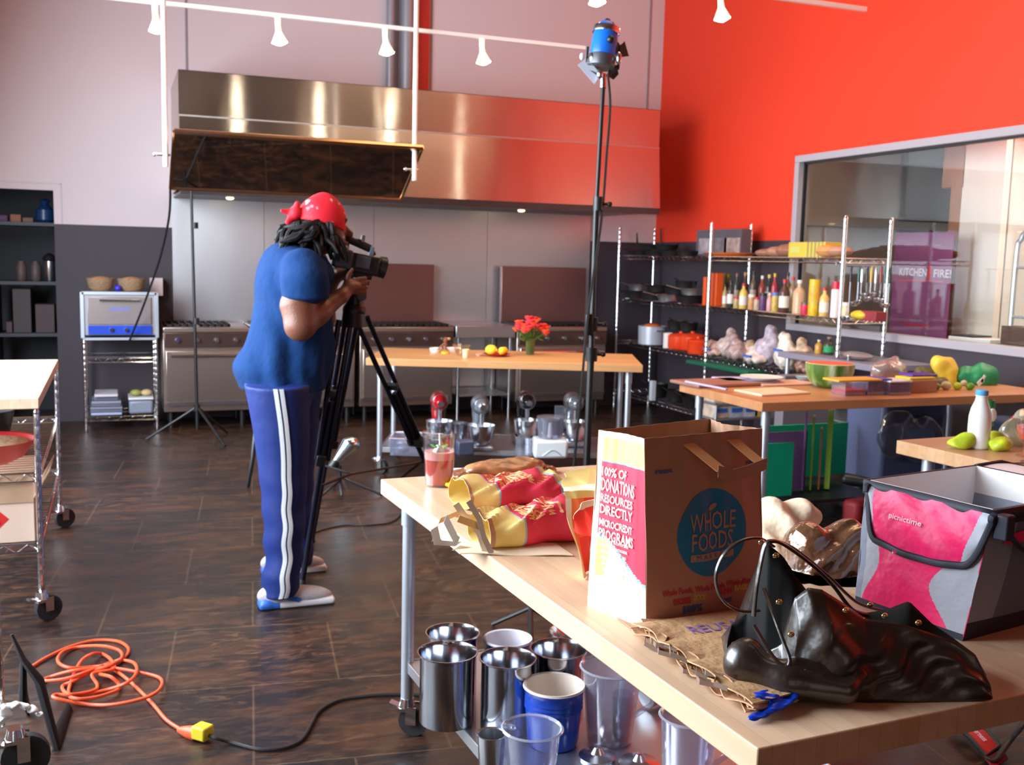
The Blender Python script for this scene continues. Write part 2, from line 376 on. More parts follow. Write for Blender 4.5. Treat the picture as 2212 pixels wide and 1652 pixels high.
nt.links.new(mapn((1, 1, 1), 0.12).outputs[0], br.inputs['Vector'])
lm = mixc(1.0, br.outputs['Color'], n2.outputs['Fac'], 'MULTIPLY')
col = mixc(lm, col, (0.24, 0.14, 0.07)); nt.links.new(col, b.inputs['Base Color'])
rr = ramp(n2.outputs['Fac'], [(0.3, (0.24, 0.24, 0.24)), (0.7, (0.5, 0.5, 0.5))]); nt.links.new(rr.outputs[0], b.inputs['Roughness'])
bp = N('ShaderNodeBump'); bp.inputs['Strength'].default_value = 0.15; bp.inputs['Distance'].default_value = 0.004; nt.links.new(n2.outputs['Fac'], bp.inputs['Height']); nt.links.new(bp.outputs[0], b.inputs['Normal'])
# two-tone walls: grey paint below a level line, colour above
def twotone(name, top, low, z):
    global nt, N
    m = mat(name, top, 0.6); nt, b, N = nodes(m); t = N('ShaderNodeTexCoord'); s = N('ShaderNodeSeparateXYZ'); g = N('ShaderNodeMath'); g.operation = 'GREATER_THAN'; g.inputs[1].default_value = z
    nt.links.new(t.outputs['Object'], s.inputs[0]); nt.links.new(s.outputs[2], g.inputs[0])
    nt.links.new(mixc(g.outputs[0], low, top), b.inputs['Base Color']); return m
GREY = (0.052, 0.040, 0.052)
m_wb = twotone('back_wall_paint_bounce', (0.70, 0.585, 0.62), GREY, 1.79)  # white upper wall, with pink bounce from the red wall put into its colour
m_wr = twotone('right_wall_paint', (0.86, 0.045, 0.012), GREY, 1.80)
m_wl = mat('left_wall_paint', (0.6, 0.58, 0.56), 0.6)
m_room2 = mat('far_room_wall', (0.6, 0.52, 0.42), 0.6, var=0.05, vscale=0.8)
m_dark = mat('alcove_dimmed_paint', (0.016, 0.017, 0.026), 0.6)  # darkened so the colour itself carries the dimness of the recess
# ================================================================ the room
YB = 10.15; XR = 5.6; XL = -1.9; YF = -3.3; ZC = 5.6
def struct(name, mb, m, **k):
    return mb.build(name, m, kind='structure', **k)
struct('floor', MB().bb((XL-0.2, YF-0.2, -0.1), (9.0, YB+1.3, 0)), m_floor)
struct('ceiling', MB().bb((XL-0.2, YF-0.2, ZC), (XR+0.2, YB+0.2, ZC+0.1)), mat('ceiling_paint', (0.14, 0.085, 0.06), 0.8))
w = MB(); AX0, AX1, AZ = -1.85, -0.49, 2.085        # alcove opening in the back wall
w.bb((XL, YB, 0), (AX0, YB+0.12, ZC)).bb((AX0, YB, AZ), (AX1, YB+0.12, ZC)).bb((AX1, YB, 0), (XR+0.12, YB+0.12, ZC))
struct('wall_back', w, m_wb)
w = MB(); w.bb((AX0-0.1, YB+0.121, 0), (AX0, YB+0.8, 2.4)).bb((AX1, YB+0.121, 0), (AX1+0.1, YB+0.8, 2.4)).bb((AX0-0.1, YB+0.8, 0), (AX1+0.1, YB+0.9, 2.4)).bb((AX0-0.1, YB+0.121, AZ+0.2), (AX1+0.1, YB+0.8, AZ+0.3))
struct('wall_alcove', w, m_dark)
t = MB(); t.bb((AX1+0.055, YB-0.006, 1.79), (AX1+0.068, YB, AZ+0.06)).bb((AX0, YB-0.006, AZ+0.055), (AX1+0.068, YB, AZ+0.068))
struct('trim_1', t, mat('trim_paint', (0.6, 0.54, 0.55), 0.5))
# right wall with the long internal window
WY0, WY1, WZ0, WZ1 = 2.2, 7.67, 1.01, 2.53
w = MB(); w.bb((XR, YF, 0), (XR+0.14, YB, WZ0)).bb((XR, YF, WZ1), (XR+0.14, YB, ZC)).bb((XR, WY1, WZ0), (XR+0.14, YB, WZ1)).bb((XR, YF, WZ0), (XR+0.14, WY0, WZ1))
struct('wall_right', w, m_wr)
f = MB(); fw = 0.06
f.bb((XR-0.02, WY0, WZ0), (XR+0.10, WY1, WZ0+fw)).bb((XR-0.02, WY0, WZ1-fw), (XR+0.10, WY1, WZ1)).bb((XR-0.02, WY1-fw, WZ0+fw), (XR+0.10, WY1, WZ1-fw)).bb((XR-0.02, WY0, WZ0+fw), (XR+0.10, WY0+fw, WZ1-fw))
wi = f.build('window_1', m_frame, kind='structure', bev=0.004)
MB().bb((XR+0.05, WY0+fw, WZ0+fw), (XR+0.058, WY1-fw, WZ1-fw)).build('pane', m_pane, wi)
g = MB(); g.bb((XR+0.035, WY1-fw-0.02, WZ0+fw), (XR+0.06, WY1-fw, WZ1-fw)).bb((XR+0.035, WY0+fw, WZ1-fw-0.015), (XR+0.06, WY1-fw, WZ1-fw)).build('gasket', m_black, wi)
# left wall with tall daylight openings
w = MB(); ys = [YF, 0.4, 2.9, 3.5, 6.0, 6.9, 9.0, YB]
w.bb((XL-0.15, YF, 0), (XL, YB, 0.85)).bb((XL-0.15, YF, 4.0), (XL, YB, ZC))
for a, bb_ in ((YF, 1.5), (7.7, YB)): w.bb((XL-0.15, a, 0.85), (XL, bb_, 4.0))
struct('wall_left', w, m_wl)
for i, (a, bb_) in enumerate(((1.5, 7.7),)):
    f = MB(); k = max(1, round((bb_-a)/1.2))
    for j in range(k+1): y = a+0.03+(bb_-a-0.06)*j/k; f.bb((XL-0.12, y-0.025, 0.85), (XL-0.06, y+0.025, 4.0))
    f.bb((XL-0.12, a, 0.85), (XL-0.06, bb_, 0.9)).bb((XL-0.12, a, 3.95), (XL-0.06, bb_, 4.0)).bb((XL-0.12, a, 2.4), (XL-0.06, bb_, 2.44))
    struct('window_%d' % (i+2), f, m_black)
struct('wall_front', MB().bb((XL, YF-0.15, 0), (XR, YF, ZC)), mat('front_wall_paint', (0.13, 0.08, 0.055), 0.6))
# the room seen through the internal window
w = MB(); w.bb((XR+0.14, 10.0, 0), (9.0, 10.1, 3.3)).bb((8.9, 0.5, 0), (9.0, 10.0, 3.3)).bb((XR+0.14, 0.4, 0), (9.0, 0.5, 3.3))
struct('wall_far', w, m_room2)
struct('ceiling_far', MB().bb((XR+0.14, 0.4, 3.3), (9.0, 10.1, 3.4)), m_room2)
struct('trim_2', MB().bb((XR+0.16, 7.9, 1.95), (8.9, 8.0, 2.02)).bb((XR+0.16, 7.95, 0), (7.0, 8.0, 3.3)), mat('far_partition', (0.5, 0.42, 0.34), 0.5, var=0.06, vscale=1.0))
# ducts and seams on the back wall
d = MB()
d.cyl((2.56, YB-0.07, 3.16), (2.56, YB-0.07, ZC), 0.045).cyl((2.72, YB-0.10, 3.16), (2.72, YB-0.10, ZC), 0.075)
struct('trim_3', d, mat('duct_paint', (0.34, 0.33, 0.37), 0.45, 0.5))
struct('trim_4', MB().bb((2.84, YB-0.05, 3.12), (2.955, YB, ZC)), mat('red_trim_paint', (0.5, 0.015, 0.01), 0.5))
struct('trim_5', MB().bb((0.652, YB-0.012, 3.1), (0.668, YB, ZC)).bb((5.42, YB-0.012, 2.9), (5.432, YB, ZC)).bb((2.985, YB-0.012, 3.1), (2.995, YB, ZC)), mat('seam_grey', (0.3, 0.26, 0.29), 0.5))
# ================================================================ hood, splashback, ranges
HX0, HX1, HY = 0.52, 4.97, 9.0
h = thing('range_hood', 'long stainless steel extractor hood mounted high over the ranges on the back wall', 'range hood', (0, 0, 0))
MB().grid(lambda u, v: (HX0+(HX1-HX0)*u, HY+0.0*v, 2.68+0.36*v), 8, 1, smooth=False).build('upper_panel', m_hood, h)
MB().grid(lambda u, v: (HX0+(HX1-HX0)*u, HY-0.06*(1-v), 2.10+0.58*v), 8, 1, smooth=False).build('lower_panel', m_hood, h)
for x0, x1 in ((HX0, HX0+0.004), (HX1-0.004, HX1)): MB().prism([(HY-0.06, 2.1), (HY, 2.68), (HY, 3.04), (YB-0.003, 3.04), (YB-0.003, 2.1)], x0, x1, M=Matrix(((0, 0, 1, 0), (1, 0, 0, 0), (0, 1, 0, 0), (0, 0, 0, 1)))).build('end_panel', m_range, h)
MB().bb((HX0, HY, 3.036), (HX1, YB-0.003, 3.04)).build('top_panel', m_range, h)
MB().bb((HX0, HY-0.06, 2.04), (HX1, HY-0.03, 2.10)).bb((HX0+0.01, HY-0.03, 2.06), (HX1-0.01, YB-0.004, 2.075)).build('lower_lip', mat('hood_lip', (0.09, 0.08, 0.09), 0.35, 0.8), h)
MB().bb((HX0, HY-0.003, 2.672), (HX1, HY+0.001, 2.684)).build('weld_seam', m_ssr, h)
for x in (0.98, 3.78): MB().ell((x, 9.6, 2.055), (0.035, 0.035, 0.014)).build('hood_lamp', mat('hood_bulb', (1, 0.8, 0.5), 0.4, emit=(1, 0.72, 0.35), es=6), h)
bs = thing('splashback', 'brushed stainless sheet covering the wall between hood and ranges', 'splashback', (0, 0, 0))
xs = [0.51, 1.35, 2.42, 3.62, 4.80]
for a, c in zip(xs, xs[1:]): MB().bb((a+0.002, YB-0.014, 0.2), (c-0.002, YB-0.003, 2.06)).build('panel', m_splash, bs)
def rng(name, label, x0, x1, riser=0, oven=1, knobs=4):
    r = thing(name, label, 'range', ((x0+x1)/2, 9.5, 0)); w = (x1-x0)/2
    b = MB(); b.bb((-w, 0.03, 0.15), (w, 0.62, 0.86)).build('body', m_range, r, bev=0.005)
    MB().bb((-w, -0.01, 0.86), (w, 0.62, 0.91)).build('cooktop', m_range, r, bev=0.008)
    MB().bb((-w+0.01, -0.02, 0.73), (w-0.01, 0.03, 0.86)).build('control_panel', mat('control_dark', (0.2, 0.13, 0.11), 0.3, 0.9), r, bev=0.004)
    for i in range(knobs):
        x = -w+0.12+(2*w-0.24)*i/(max(1, knobs-1)); MB().cyl((x, -0.02, 0.795), (x, -0.055, 0.795), 0.022, 0.018).build('knob', m_chrome, r)
    g = MB()
    for i in range(int(w*2/0.3)):
        cx = -w+0.15+i*0.3
        for k in range(5): g.bb((cx-0.13+k*0.06, 0.05, 0.91), (cx-0.115+k*0.06, 0.55, 0.935))
        g.bb((cx-0.13, 0.05, 0.912), (cx+0.13, 0.065, 0.93)).bb((cx-0.13, 0.53, 0.912), (cx+0.13, 0.545, 0.93))
    g.build('burner_grate', m_iron, r)
    d = MB().bb((-w+0.02, -0.02, 0.22), (w-0.02, 0.03, 0.70)).build('oven_door', m_range, r, bev=0.006)
    MB().bb((-w+0.02, -0.025, 0.215), (w-0.02, -0.018, 0.245)).build('door_rail', m_ss, d)
    hd = MB(); hd.tube([(-w+0.06, -0.07, 0.66), (w-0.06, -0.07, 0.66)], 0.013)
    for s in (-1, 1): hd.cyl((s*(w-0.09), -0.02, 0.66), (s*(w-0.09), -0.07, 0.66), 0.01)
    hd.build('handle', m_chrome, d)
    for sx in (-1, 1):
        for y in (0.08, 0.56): MB().cyl((sx*(w-0.06), y, 0), (sx*(w-0.06), y, 0.15), 0.02).build('leg', m_black, r)
    if riser:
        MB().bb((riser[0], 0.5, 0.90), (riser[1], 0.56, 1.50)).build('back_riser', mat('riser_steel_reflection', (0.30, 0.17, 0.16), 0.35, 0.9), r, bev=0.004)  # riser colour includes the dark red it reflects
    return r
rng('range', 'steel oven range at the left end, beside the wheeled pizza oven rack', 0.39, 1.13, knobs=4)
rng('range', 'steel oven range directly behind the camera operator', 1.16, 2.10, knobs=4)
rng('range', 'steel oven range with tall dark riser behind the left end of the wooden table', 2.15, 3.07, riser=(-0.40, 0.40), knobs=5)
rng('range', 'steel oven range with wide dark riser behind the flower vase', 3.74, 4.72, riser=(-0.49, 0.47), knobs=5)
r = thing('equipment_stand', 'open steel stand with tray slides under a flat griddle between the two riser ranges', 'stand', (3.4, 9.5, 0))
MB().bb((-0.31, 0, 0.80), (0.31, 0.6, 0.92)).build('griddle', m_ssr, r, bev=0.006)
for sx in (-1, 1):
    for y in (0.04, 0.56): MB().cyl((sx*0.27, y, 0), (sx*0.27, y, 0.80), 0.016).build('leg', m_ss, r)
MB().bb((-0.27, 0.03, 0.22), (0.27, 0.57, 0.235)).bb((-0.27, 0.03, 0.5), (0.27, 0.57, 0.51)).build('shelf', m_ssr, r)
for z, c in ((0.512, 'folded cream cloth on the middle shelf of the griddle stand'),):
    b = MB(); b.box((3.42, 9.75, z+0.035), (0.34, 0.3, 0.06), (0, 0, 0.1)); tag(b.build('cloth', mat('cloth_cream', (0.5, 0.42, 0.4), 0.8), bev=0.02), c, 'cloth')
# ---- demonstration mirror on white drop poles, track light
mr = thing('demonstration_mirror', 'tilted demonstration mirror in bronze frame hanging from two white poles before the hood', 'mirror', (1.25, 7.75, 2.05))
def mp(u, v): return Vector((0.40+1.74*u, 7.45+0.60*v, 2.375-0.345*v))
n_ = Vector((0, -0.345, -0.6)).normalized()
MB().grid(lambda u, v: mp(u, v), 1, 1, thick=-0.02, smooth=False).build('mirror_sheet', mat('mirror_face', (0.62, 0.58, 0.56), 0.03, 1.0, bump=0.02, bscale=3), mr, True)
fr = MB(); c4 = [mp(0, 0), mp(1, 0), mp(1, 1), mp(0, 1)]; fr.tube([mp(-0.0, 0), mp(1.0, 0)], 0.022)
for a, c in ((1, 2), (2, 3), (3, 0)): fr.tube([c4[a], c4[c]], 0.013)
fr.build('frame', mat('bronze', (0.75, 0.45, 0.25), 0.22, 1.0), mr, True)
for u, v, y in ((358, 360, 7.55), (895, 390, 7.5)):
    p = PY(u, v, y); po = MB().cyl(p, (p.x, p.y, ZC), 0.018).build('drop_pole', m_whitem, mr, True)
    MB().cyl(p+Vector((-0.06, 0, 0.08)), p+Vector((0.03, 0, 0.08)), 0.008).ell(p+Vector((-0.07, 0, 0.08)), (0.015, 0.015, 0.015)).build('clamp', m_chrome, po, True)
tr = thing('track_light', 'long white track rail with four glowing spot lamps above the mirror', 'track light', (1.8, 7.65, 3.25))
MB().bb((-0.6, 7.635, 3.235), (3.52, 7.665, 3.262)).build('rail', m_whitem, tr, True)
m_bulb = mat('bulb', (1, 0.9, 0.75), 0.4, emit=(1.0, 0.86, 0.6), es=130)
def spot(parent, p, tilt=0.25):
    hd = MB(); d = Vector((0.35*tilt, -0.5*tilt, -1)).normalized(); R = d.to_track_quat('Z', 'Y').to_matrix()
    hd.cyl(p, p+Vector((0, 0, -0.05)), 0.02)
    hd.lathe([(0.018, 0), (0.022, 0.05), (0.05, 0.11), (0.056, 0.125)], p+Vector((0, 0, -0.05)), 16, 0, R, close=True)
    o = hd.build('lamp_head', mat('lamp_head_glass', (0.85, 0.78, 0.68), 0.4, emit=(1, 0.72, 0.45), es=1.6), parent, True)
    c = p+Vector((0, 0, -0.05))+d*0.115
    MB().ell(c, (0.047, 0.047, 0.03), R=R).build('bulb', m_bulb, o, True)
    l = bpy.data.lights.new('spot_lamp', 'SPOT'); l.energy = 45; l.color = (1, 0.78, 0.5); l.spot_size = 1.6; l.shadow_soft_size = 0.05
    lo = bpy.data.objects.new('spot_lamp', l); COL.objects.link(lo); lo.location = c+d*0.06; lo.rotation_euler = d.to_track_quat('-Z', 'Y').to_euler()
for u in (335, 600, 832, 1042):
    p = PY(u, 40, 7.65); p.z = 3.235; spot(tr, p)
tr2 = thing('track_light', 'white track with the spot lamp nearest the red wall, at top edge', 'track light', (3.3, 5.6, 3.6))
pa = PY(1285, -8, 6.2); pb = PY(1556, 8, 6.2); pa.z += 0.13; pb.z = pa.z+0.02
MB().bb((pa.x-1.6, 6.185, pa.z), (pb.x+1.2, 6.215, pa.z+0.03)).build('rail', m_whitem, tr2, True)
spot(tr2, pa.copy()); spot(tr2, Vector((pb.x, 6.2, pa.z+0.0)))
# ================================================================ casters and posts shared by carts and tables
def caster(parent, x, y, top=0.13, r=0.05, rz=0.0, world=False, mat_=None):
    c = MB(); c.cyl((x, y, top-0.03), (x, y, top), 0.03, 0.022).box((x, y, top-0.035), (0.06, 0.055, 0.012), (0, 0, rz))
    R = Matrix.Rotation(rz, 3, 'Z')
    for s in (-1, 1):
        o = R @ Vector((0.02, s*0.026, 0)); c.box((x+o.x, y+o.y, (top-0.04+r)/2+0.005), (0.035, 0.004, top-0.035-r+0.02), (0, 0, rz))
    o = R @ Vector((-0.035, 0, 0)); c.box((x+o.x, y+o.y, r+0.045), (0.05, 0.03, 0.01), (0, 0.3, rz))
    o_ = c.build('caster', mat_ or m_chrome, parent, world)
    w = R @ Vector((0.025, 0, 0)); a = R @ Vector((0, 1, 0)); p = Vector((x+w.x, y+w.y, r+0.001))
    MB().cyl(p-a*0.016, p+a*0.016, r, n=20).build('wheel', m_rubber, o_, world)
    return o_
def wire_shelf(mb, x0, x1, y0, y1, z, step=0.05, zig=True):
    for y in (y0, y1):
        mb.tube([(x0, y, z), (x1, y, z)], 0.004, 6).tube([(x0, y, z-0.035), (x1, y, z-0.035)], 0.004, 6)
        if zig:
            n = max(2, int((x1-x0)/0.045)); mb.tube([(x0+(x1-x0)*i/n, y, z-0.035*(i % 2)) for i in range(n+1)], 0.0028, 4)
    for x in (x0, x1):
        mb.tube([(x, y0, z), (x, y1, z)], 0.004, 6).tube([(x, y0, z-0.035), (x, y1, z-0.035)], 0.004, 6)
        if zig:
            n = max(2, int((y1-y0)/0.045)); mb.tube([(x, y0+(y1-y0)*i/n, z-0.035*(i % 2)) for i in range(n+1)], 0.0028, 4)
    n = int((x1-x0)/step) if (x1-x0) > (y1-y0) else int((y1-y0)/step)
    for i in range(1, n):
        if (x1-x0) > (y1-y0): x = x0+(x1-x0)*i/n; mb.tube([(x, y0, z+0.002), (x, y1, z+0.002)], 0.0022, 4)
        else: y = y0+(y1-y0)*i/n; mb.tube([(x0, y, z+0.002), (x1, y, z+0.002)], 0.0022, 4)
    return mb
def post(parent, x, y, z0, z1, r=0.0125, m=None, world=False):
    b = MB(); prof = [(r*0.9, z0)]; z = z0
    while z < z1-0.05: prof += [(r, z+0.002), (r, z+0.046), (r*0.965, z+0.048), (r, z+0.0505)]; z += 0.0254*2
    prof += [(r, z1-0.01), (r*0.7, z1)]
    return b.lathe(prof, (x, y, 0), 10).build('post', m or m_chrome, parent, world)
# ---- wheeled wire cart with a maple top (left edge)
ct = thing('prep_cart', 'chrome wire cart on wheels with a sunlit maple top at the left edge', 'cart', (-0.61, 5.42, 0))
MB().box((0, 0, 0.935), (0.62, 1.62, 0.045)).build('worktop', wood('maple_cart', (0.72, 0.5, 0.34), (0.8, 0.58, 0.4), 0.04, 0.5, 0.4, 1), ct, bev=0.003)
for sx in (-1, 1):
    for sy in (-1, 1):
        post(ct, sx*0.298, sy*0.79, 0.13, 0.91); caster(ct, sx*0.298, sy*0.79, 0.13, 0.055, rz=0.5)
for z in (0.34, 0.64): wire_shelf(MB(), -0.298, 0.298, -0.79, 0.79, z).build('wire_shelf', m_chrome, ct)
bx = thing('cardboard_box', 'open cardboard box with a red hazard diamond on the lower shelf of the left cart', 'box', (-0.505, 4.86, 0.345))
w_, d_, h_ = 0.34, 0.40, 0.17
b = MB(); b.bb((-w_/2, -d_/2, 0), (w_/2, d_/2, 0.004))
for s in (-1, 1): b.bb((s*w_/2-0.002, -d_/2, 0), (s*w_/2+0.002, d_/2, h_)).bb((-w_/2, s*d_/2-0.002, 0), (w_/2, s*d_/2+0.002, h_))
b.build('body', mat('cardboard_pale', (0.62, 0.46, 0.36), 0.8, var=0.04), bx)
fl = MB(); fl.box((0, -d_/2-0.012, h_+0.055), (w_, 0.004, 0.115), (0.12, 0, 0)).build('flap', m_card, bx)
MB().box((w_/2+0.03, 0, h_+0.06), (0.004, d_*0.96, 0.14), (0, 0.5, 0)).build('flap', m_card, bx)
dm = MB(); cx_, cz_ = 0.0, 0.1; dm.prism([(cx_-0.075, cz_), (cx_, cz_-0.075), (cx_+0.075, cz_), (cx_, cz_+0.075)], 0, 0.001, M=Matrix(((1, 0, 0, 0), (0, 0, -1, -d_/2-0.002), (0, 1, 0, 0), (0, 0, 0, 1))))
dm.build('hazard_diamond', m_redp, bx)
t = MB()
put_text(t, 'FLAMMABLE', 0.018, lambda x, y: (cx_+x, -d_/2-0.004, cz_+y), 0.09, off=(0, -0.015))
t2 = MB(); t2.add([(cx_-0.01, -d_/2-0.004, cz_+0.015), (cx_+0.01, -d_/2-0.004, cz_+0.015), (cx_, -d_/2-0.004, cz_+0.045)], [(0, 1, 2)])
t.build('lettering', m_black, bx); t2.build('flame_mark', m_black, bx)
# red bowl and dark tray on the upper cart shelf
bw = thing('mixing_bowl', 'large red mixing bowl on the upper shelf of the left cart', 'bowl', (-0.53, 4.87, 0.645))
MB().lathe([(0.09, 0), (0.15, 0.03), (0.2, 0.10), (0.205, 0.105), (0.196, 0.103), (0.146, 0.036), (0.08, 0.01)], n=32).build('bowl', m_redp, bw)
MB().ell((0.02, 0, 0.09), (0.15, 0.15, 0.02)).build('contents', mat('dough', (0.55, 0.38, 0.22), 0.8, bump=0.5, bscale=30), bw)
o = MB().lathe([(0.09, 0), (0.13, 0.03), (0.155, 0.14), (0.16, 0.145), (0.15, 0.14), (0.125, 0.034), (0.0, 0.01)], n=28).build('mixing_bowl', m_iron)
o.location = (-0.62, 5.5, 0.645); tag(o, 'dark metal bowl behind the red bowl on the left cart', 'bowl')
o = MB().box((0, 0, 0.09), (0.36, 0.4, 0.18)).build('storage_box', m_card, bev=0.004); o.location = (-0.55, 5.45, 0.345); tag(o, 'closed brown carton behind the hazard box on the left cart', 'box')
# ---- nearer rack at the very edge, black strap and its caster
nr = thing('wire_rack', 'tall chrome rack post and wheel cut off by the left edge of the photo', 'rack', (-0.62, 3.22, 0))
p1 = PY(5, 1400, 3.25)
for x, y in ((p1.x-0.012, 3.25), (p1.x-0.5, 3.25), (p1.x-0.5, 2.2)): post(nr, x, y, 0.16, 1.08, world=True, m=m_chrome); 
wire_shelf(MB(), p1.x-0.5, p1.x-0.012, 2.2, 3.25, 0.28).build('wire_shelf', m_chrome, nr, True)
wire_shelf(MB(), p1.x-0.5, p1.x-0.012, 2.2, 3.25, 0.72).build('wire_shelf', m_chrome, nr, True)
caster(nr, p1.x+0.03, 3.22, 0.16, 0.068, rz=0.1, world=True)
caster(nr, p1.x-0.5, 3.25, 0.16, 0.055, rz=0.1, world=True); caster(nr, p1.x-0.5, 2.2, 0.16, 0.055, rz=0.1, world=True); 
st = MB(); pts = [PY(25, 1370, 3.42), PY(50, 1425, 3.40), PY(85, 1470, 3.38), PY(118, 1522, 3.40)]; pts[-1].z = 0.012
st.tube([pts[0]]+pts[1:]+[PZ(150, 1528, 0.01)], [0.014, 0.028, 0.042, 0.038, 0.022], 8, flat=0.35)
st.tube([pts[1], PY(50, 1500, 3.42), PZ(60, 1530, 0.015)], [0.022, 0.032, 0.022], 8, flat=0.4)
tag(st.build('strap', mat('black_webbing', (0.01, 0.01, 0.013), 0.75)), 'black padded strap leaning on the rack beside the orange cord coil', 'strap')
cl = []
for i, (u, v, r) in enumerate([(10, 1535, .03), (30, 1522, .022), (52, 1524, .02), (72, 1532, .018), (6, 1552, .028), (86, 1540, .014)]):
    p = PY(u, v, 3.2); cl.append(('ell', tuple(p), (r*.8, r*0.9, r*0.5), 0.004, (0, 0.5-0.2*i, 0)))
tag(solid('plastic_bag', cl, 0.004, mat('white_film', (0.8, 0.79, 0.75), 0.35), disp=lambda V: V+0.004*np.sin(V[:, [1, 2, 0]]*170)), 'crumpled white plastic wrapped on top of the bottom left caster', 'bag')
# ---- orange extension cord, plug, black cord
def smooth_path(P, n=8):
    out = []; L = len(P)
    for i in range(L-1):
        p0, p1_, p2, p3 = P[max(i-1, 0)], P[i], P[i+1], P[min(i+2, L-1)]
        for k in range(n):
            t = k/n; out.append(0.5*((2*p1_)+(p2-p0)*t+(2*p0-5*p1_+4*p2-p3)*t*t+(3*p1_-p0-3*p2+p3)*t**3))
    return out+[P[-1]]
raw = [(68, 1440), (100, 1420), (150, 1397), (205, 1383), (255, 1385), (278, 1402), (265, 1424), (235, 1435), (200, 1440), (150, 1442), (125, 1428), (135, 1408), (170, 1397), (220, 1395), (258, 1405), (262, 1422), (235, 1432), (190, 1450), (140, 1466), (95, 1470), (108, 1462), (160, 1448), (230, 1442), (290, 1450), (345, 1464), (345, 1488), (310, 1508), (240, 1522), (180, 1520), (120, 1508), (122, 1500), (170, 1502), (230, 1490), (275, 1474), (295, 1452), (290, 1432), (262, 1426), (240, 1436), (205, 1448), (160, 1470), (135, 1482), (145, 1498), (170, 1498), (205, 1490), (210, 1478), (200, 1455), (245, 1445), (240, 1425), (220, 1412), (200, 1412), (178, 1425), (160, 1455), (148, 1495), (160, 1508), (200, 1507), (250, 1492), (258, 1480), (240, 1462), (215, 1455), (235, 1446), (255, 1452), (290, 1480), (330, 1520), (360, 1555), (395, 1578)]
P = []
for i, (u, v) in enumerate(raw):
    z = 0.008+0.0085*((i*7) % 4 if 6 < i < 60 else 0); P.append(PZ(u, v, z))
cd = thing('extension_cord', 'orange extension cord coiled in loops on the dark floor with a yellow socket', 'cord', P[0])
MB().tube(smooth_path(P, 7), 0.0062, 8).build('cable', m_orange, cd, True)
a = PZ(395, 1578, 0.014); c = PZ(448, 1590, 0.02); d = (c-a).normalized()
MB().tube([a-d*0.02, a, a+d*0.03, a+d*0.06], [0.008, 0.015, 0.022, 0.024], 10).build('plug', m_orange, cd, True)
rz = math.atan2(d.y, d.x)
MB().box(a+d*0.085+Vector((0, 0, 0.012)), (0.055, 0.05, 0.045), (0, 0, rz)).build('socket', m_yel, cd, True, bev=0.006)
e0 = a+d*0.115
raw = [(500, 1603), (560, 1618), (610, 1616), (650, 1598), (672, 1565), (690, 1535), (730, 1513), (790, 1503), (858, 1500), (930, 1503), (1000, 1520)]
tag(MB().tube(smooth_path([e0+Vector((0, 0, 0.004)), e0+d*0.03]+[PZ(u, v, 0.007) for u, v in raw], 8), 0.006, 8).build('power_cord', m_black), 'black power cord running from the yellow socket under the near table', 'cord')
raw = [(640, 1180), (680, 1150), (740, 1135), (800, 1134), (850, 1125), (870, 1095), (850, 1060), (868, 1030), (905, 1000)]
tag(MB().tube(smooth_path([PZ(u, v, 0.006) for u, v in raw], 8), 0.005, 6).build('camera_cable', m_black), 'thin black cable looping on the floor behind the tripod', 'cord')
# ---- pizza oven rack by the back wall
rk = thing('equipment_rack', 'wire rack by the back wall carrying the countertop oven', 'rack', (0.04, 9.5, 0))
for sx in (-1, 1):
    for y in (0, 0.5): post(rk, sx*0.29, y, 0.0, 0.80, 0.014)
for z in (0.13, 0.64): wire_shelf(MB(), -0.29, 0.29, 0, 0.5, z).build('wire_shelf', m_chrome, rk)
MB().bb((-0.3, -0.02, 0.80), (0.3, 0.52, 0.82)).build('top_shelf', m_galv, rk)
ov = thing('countertop_oven', 'steel countertop pizza oven with a bright blue control strip', 'oven', (0.04, 9.5, 0.82))
b = MB(); b.bb((-0.30, -0.02, 0.02), (0.30, 0.5, 0.37)).build('body', mat('oven_steel', (0.42, 0.42, 0.46), 0.45, 0.6), ov, bev=0.006)
f = MB()
for s in (-1, 1): f.bb((s*0.30-0.014, -0.035, 0), (s*0.30+0.014, 0.0, 0.39))
f.bb((-0.3, -0.035, 0.37), (0.3, 0.0, 0.395)).build('frame', m_galv, ov)
dr = MB().bb((-0.255, -0.04, 0.115), (0.255, -0.018, 0.35)).build('door', mat('oven_door', (0.5, 0.45, 0.45), 0.3, 0.8), ov, bev=0.004)
MB().tube([(-0.16, -0.07, 0.325), (0.16, -0.07, 0.325)], 0.011).cyl((-0.15, -0.04, 0.325), (-0.15, -0.07, 0.325), 0.007).cyl((0.15, -0.04, 0.325), (0.15, -0.07, 0.325), 0.007).build('handle', m_chrome, dr)
MB().bb((-0.08, -0.0415, 0.235), (0.08, -0.04, 0.262)).build('nameplate', mat('nameplate_blue', (0.2, 0.2, 0.5), 0.4), dr)
MB().bb((-0.255, -0.045, 0.03), (0.255, -0.018, 0.105)).build('control_panel', mat('control_blue', (0.01, 0.06, 0.55), 0.4), ov)
for x in (-0.07, 0.05): MB().cyl((x, -0.045, 0.07), (x, -0.07, 0.07), 0.02, 0.016).build('knob', m_chrome, ov)
